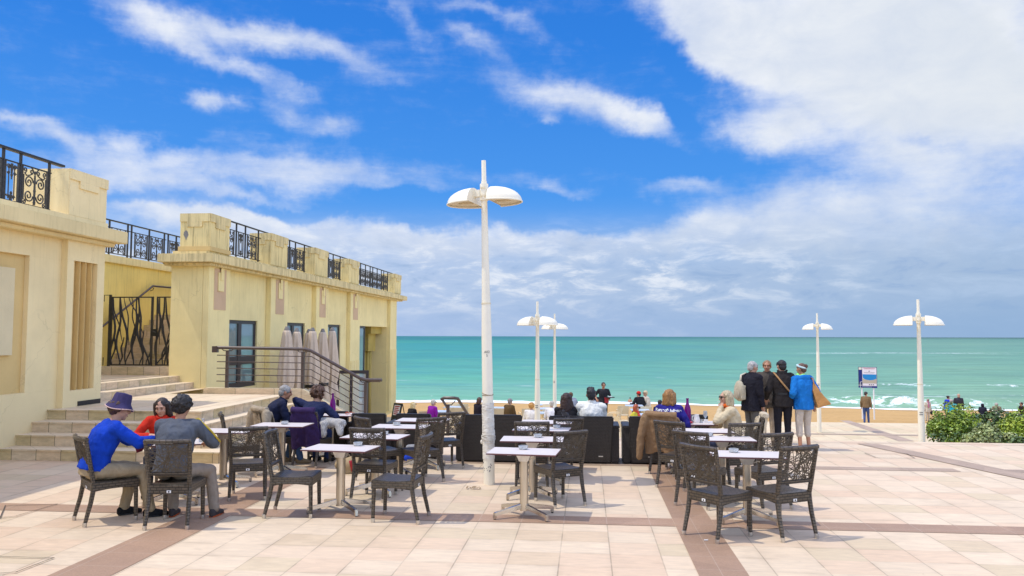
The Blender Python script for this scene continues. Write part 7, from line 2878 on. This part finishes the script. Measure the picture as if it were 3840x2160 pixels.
mb = MB().lathe([(0.0, 0), (0.19, 0.0), (0.205, 0.02), (0.2, 0.022), (0.185, 0.006), (0.0, 0.006)], 24, (-0.20, 0.40, 1.14), cap=False)
mb.build('dish', M['black'], tr)
mb = MB()
mb.box((-0.28, 0.32, 1.162), (-0.13, 0.44, 1.19))
mb.build('papers', M['white'], tr)
mb = MB()
mb.hexa([(-0.17, 0.22, 0.88), (-0.02, 0.22, 0.90), (-0.02, 0.26, 0.90), (-0.17, 0.26, 0.88)], [(-0.18, 0.20, 1.12), (0.0, 0.21, 1.12), (0.0, 0.25, 1.12), (-0.18, 0.25, 1.12)])
o = mb.build('napkin', M['red_leather'])
o.location = (wt_p.x, wt_p.y, LOW)
o.rotation_euler = (0, 0, R(190))
tag(o, 'dark red cloth hanging from the waiter\'s tray hand', 'cloth')


# ---------------------------------------------------------------- people by the beach
def ground_far(x, y):
    if y < 48.6:
        return PROM
    t_ = (y - 48.6) / (97.2 - 0.055 * (x + 22) - 48.6)
    return PROM - 0.02 + (SEA - PROM) * t_


def far(label, u, vtop, yd, deg, pose='stand', hgt=1.75, **kw):
    d = ray(u, vtop)
    p = CAMPOS + d * (yd / d.y)
    g = ground_far(p.x, p.y)
    return person(label, p.x, p.y, g, deg, pose, sc=max(0.5, (p.z - g) / hgt), vox=0.018, **kw)


far('man in a brown jacket and jeans walking below the beach sign', 3246, 1467, 49.0, -25, head=(-30, 0), hair=('short', (0.04, 0.03, 0.025)), top=((0.20, 0.125, 0.06), 'long', 0.06), bulk=0.002, pants=((0.055, 0.09, 0.22), 'long'), face=False, lean=3,
    legs=(((-0.09, 0.08, 0.49), (-0.08, -0.10, 0.09)), ((0.09, 0.10, 0.49), (0.10, 0.14, 0.085))))
f2 = far('woman in a cream coat and pink scarf carrying a dark bag near the lamp', 3476, 1493, 54.0, 190, head=(0, 12), hair=('short', (0.33, 0.29, 0.23)), top=((0.70, 0.64, 0.50), 'long', 0.22), bulk=0.018, pants=((0.62, 0.56, 0.46), 'long'), female=True, glasses=True)
scarf(f2, (0.48, 0.16, 0.26), 0.25)
mb = MB()
mb.ellipsoid((-0.26, 0.06, 0.55), (0.12, 0.07, 0.12))
mb.tube([(-0.30, 0.06, 0.62), (-0.27, 0.05, 0.85), (-0.22, 0.06, 0.62)], 0.012, 5)
o = mb.build('handbag', M['black'])
o.location = f2['root'].location
o.rotation_euler = f2['root'].rotation_euler
tag(o, 'dark round handbag hanging from the hand of the woman in cream', 'bag')
far('white haired man in a dark zipped jacket facing the camera above the shrubs', 3592, 1474, 52.0, 175, hair=('balding', (0.6, 0.56, 0.5)), top=((0.045, 0.043, 0.055), 'long', 0.14, 'collar'), bulk=0.008, pants=((0.10, 0.10, 0.12), 'long'))
far('dark haired woman in a royal blue top and sunglasses above the shrubs', 3550, 1482, 53.0, -70, hair=('bun', (0.045, 0.022, 0.016)), top=((0.012, 0.03, 0.45), 'long', 0.1), glasses=True, female=True)
far('person in a turquoise jacket and grey cap bending behind the tall shrub', 3568, 1497, 51.0, -20, 'sit', 1.33, lean=18, hair=('short', (0.2, 0.17, 0.14)), hat=('beanie', (0.42, 0.36, 0.34)), top=((0.01, 0.33, 0.42), 'long', 0.1), bulk=0.02, face=False)
far('person in a dark hooded coat sitting on the sand', 3683, 1517, 54.0, -40, 'sit', 1.30, hair=None, hat=('hood', (0.018, 0.016, 0.03)), top=((0.016, 0.017, 0.03), 'long', 0.1), bulk=0.02, face=False)
far('person in a khaki coat with pale hood sitting on the sand', 3738, 1513, 54.0, -10, 'sit', 1.32, hair=None, hat=('hood', (0.42, 0.38, 0.32)), top=((0.26, 0.21, 0.13), 'long', 0.1), bulk=0.035, face=False)
far('dark haired person in black at the right edge of the picture', 3836, 1511, 53.0, 100, 'sit', 1.30, hair=('short', (0.05, 0.02, 0.012)), top=((0.02, 0.016, 0.014), 'long', 0.1), bulk=0.016, glasses=True)
p = at(2363, 1512, SEA)
person('bather standing waist deep in the foaming shallows', p.x, p.y, SEA - 1.02, 0, 'stand', 1.0, hair=('short', (0.10, 0.05, 0.03)), top=None, pants=((0.02, 0.03, 0.08), 'short'), skin_m='skin_tan', vox=0.022, face=False)
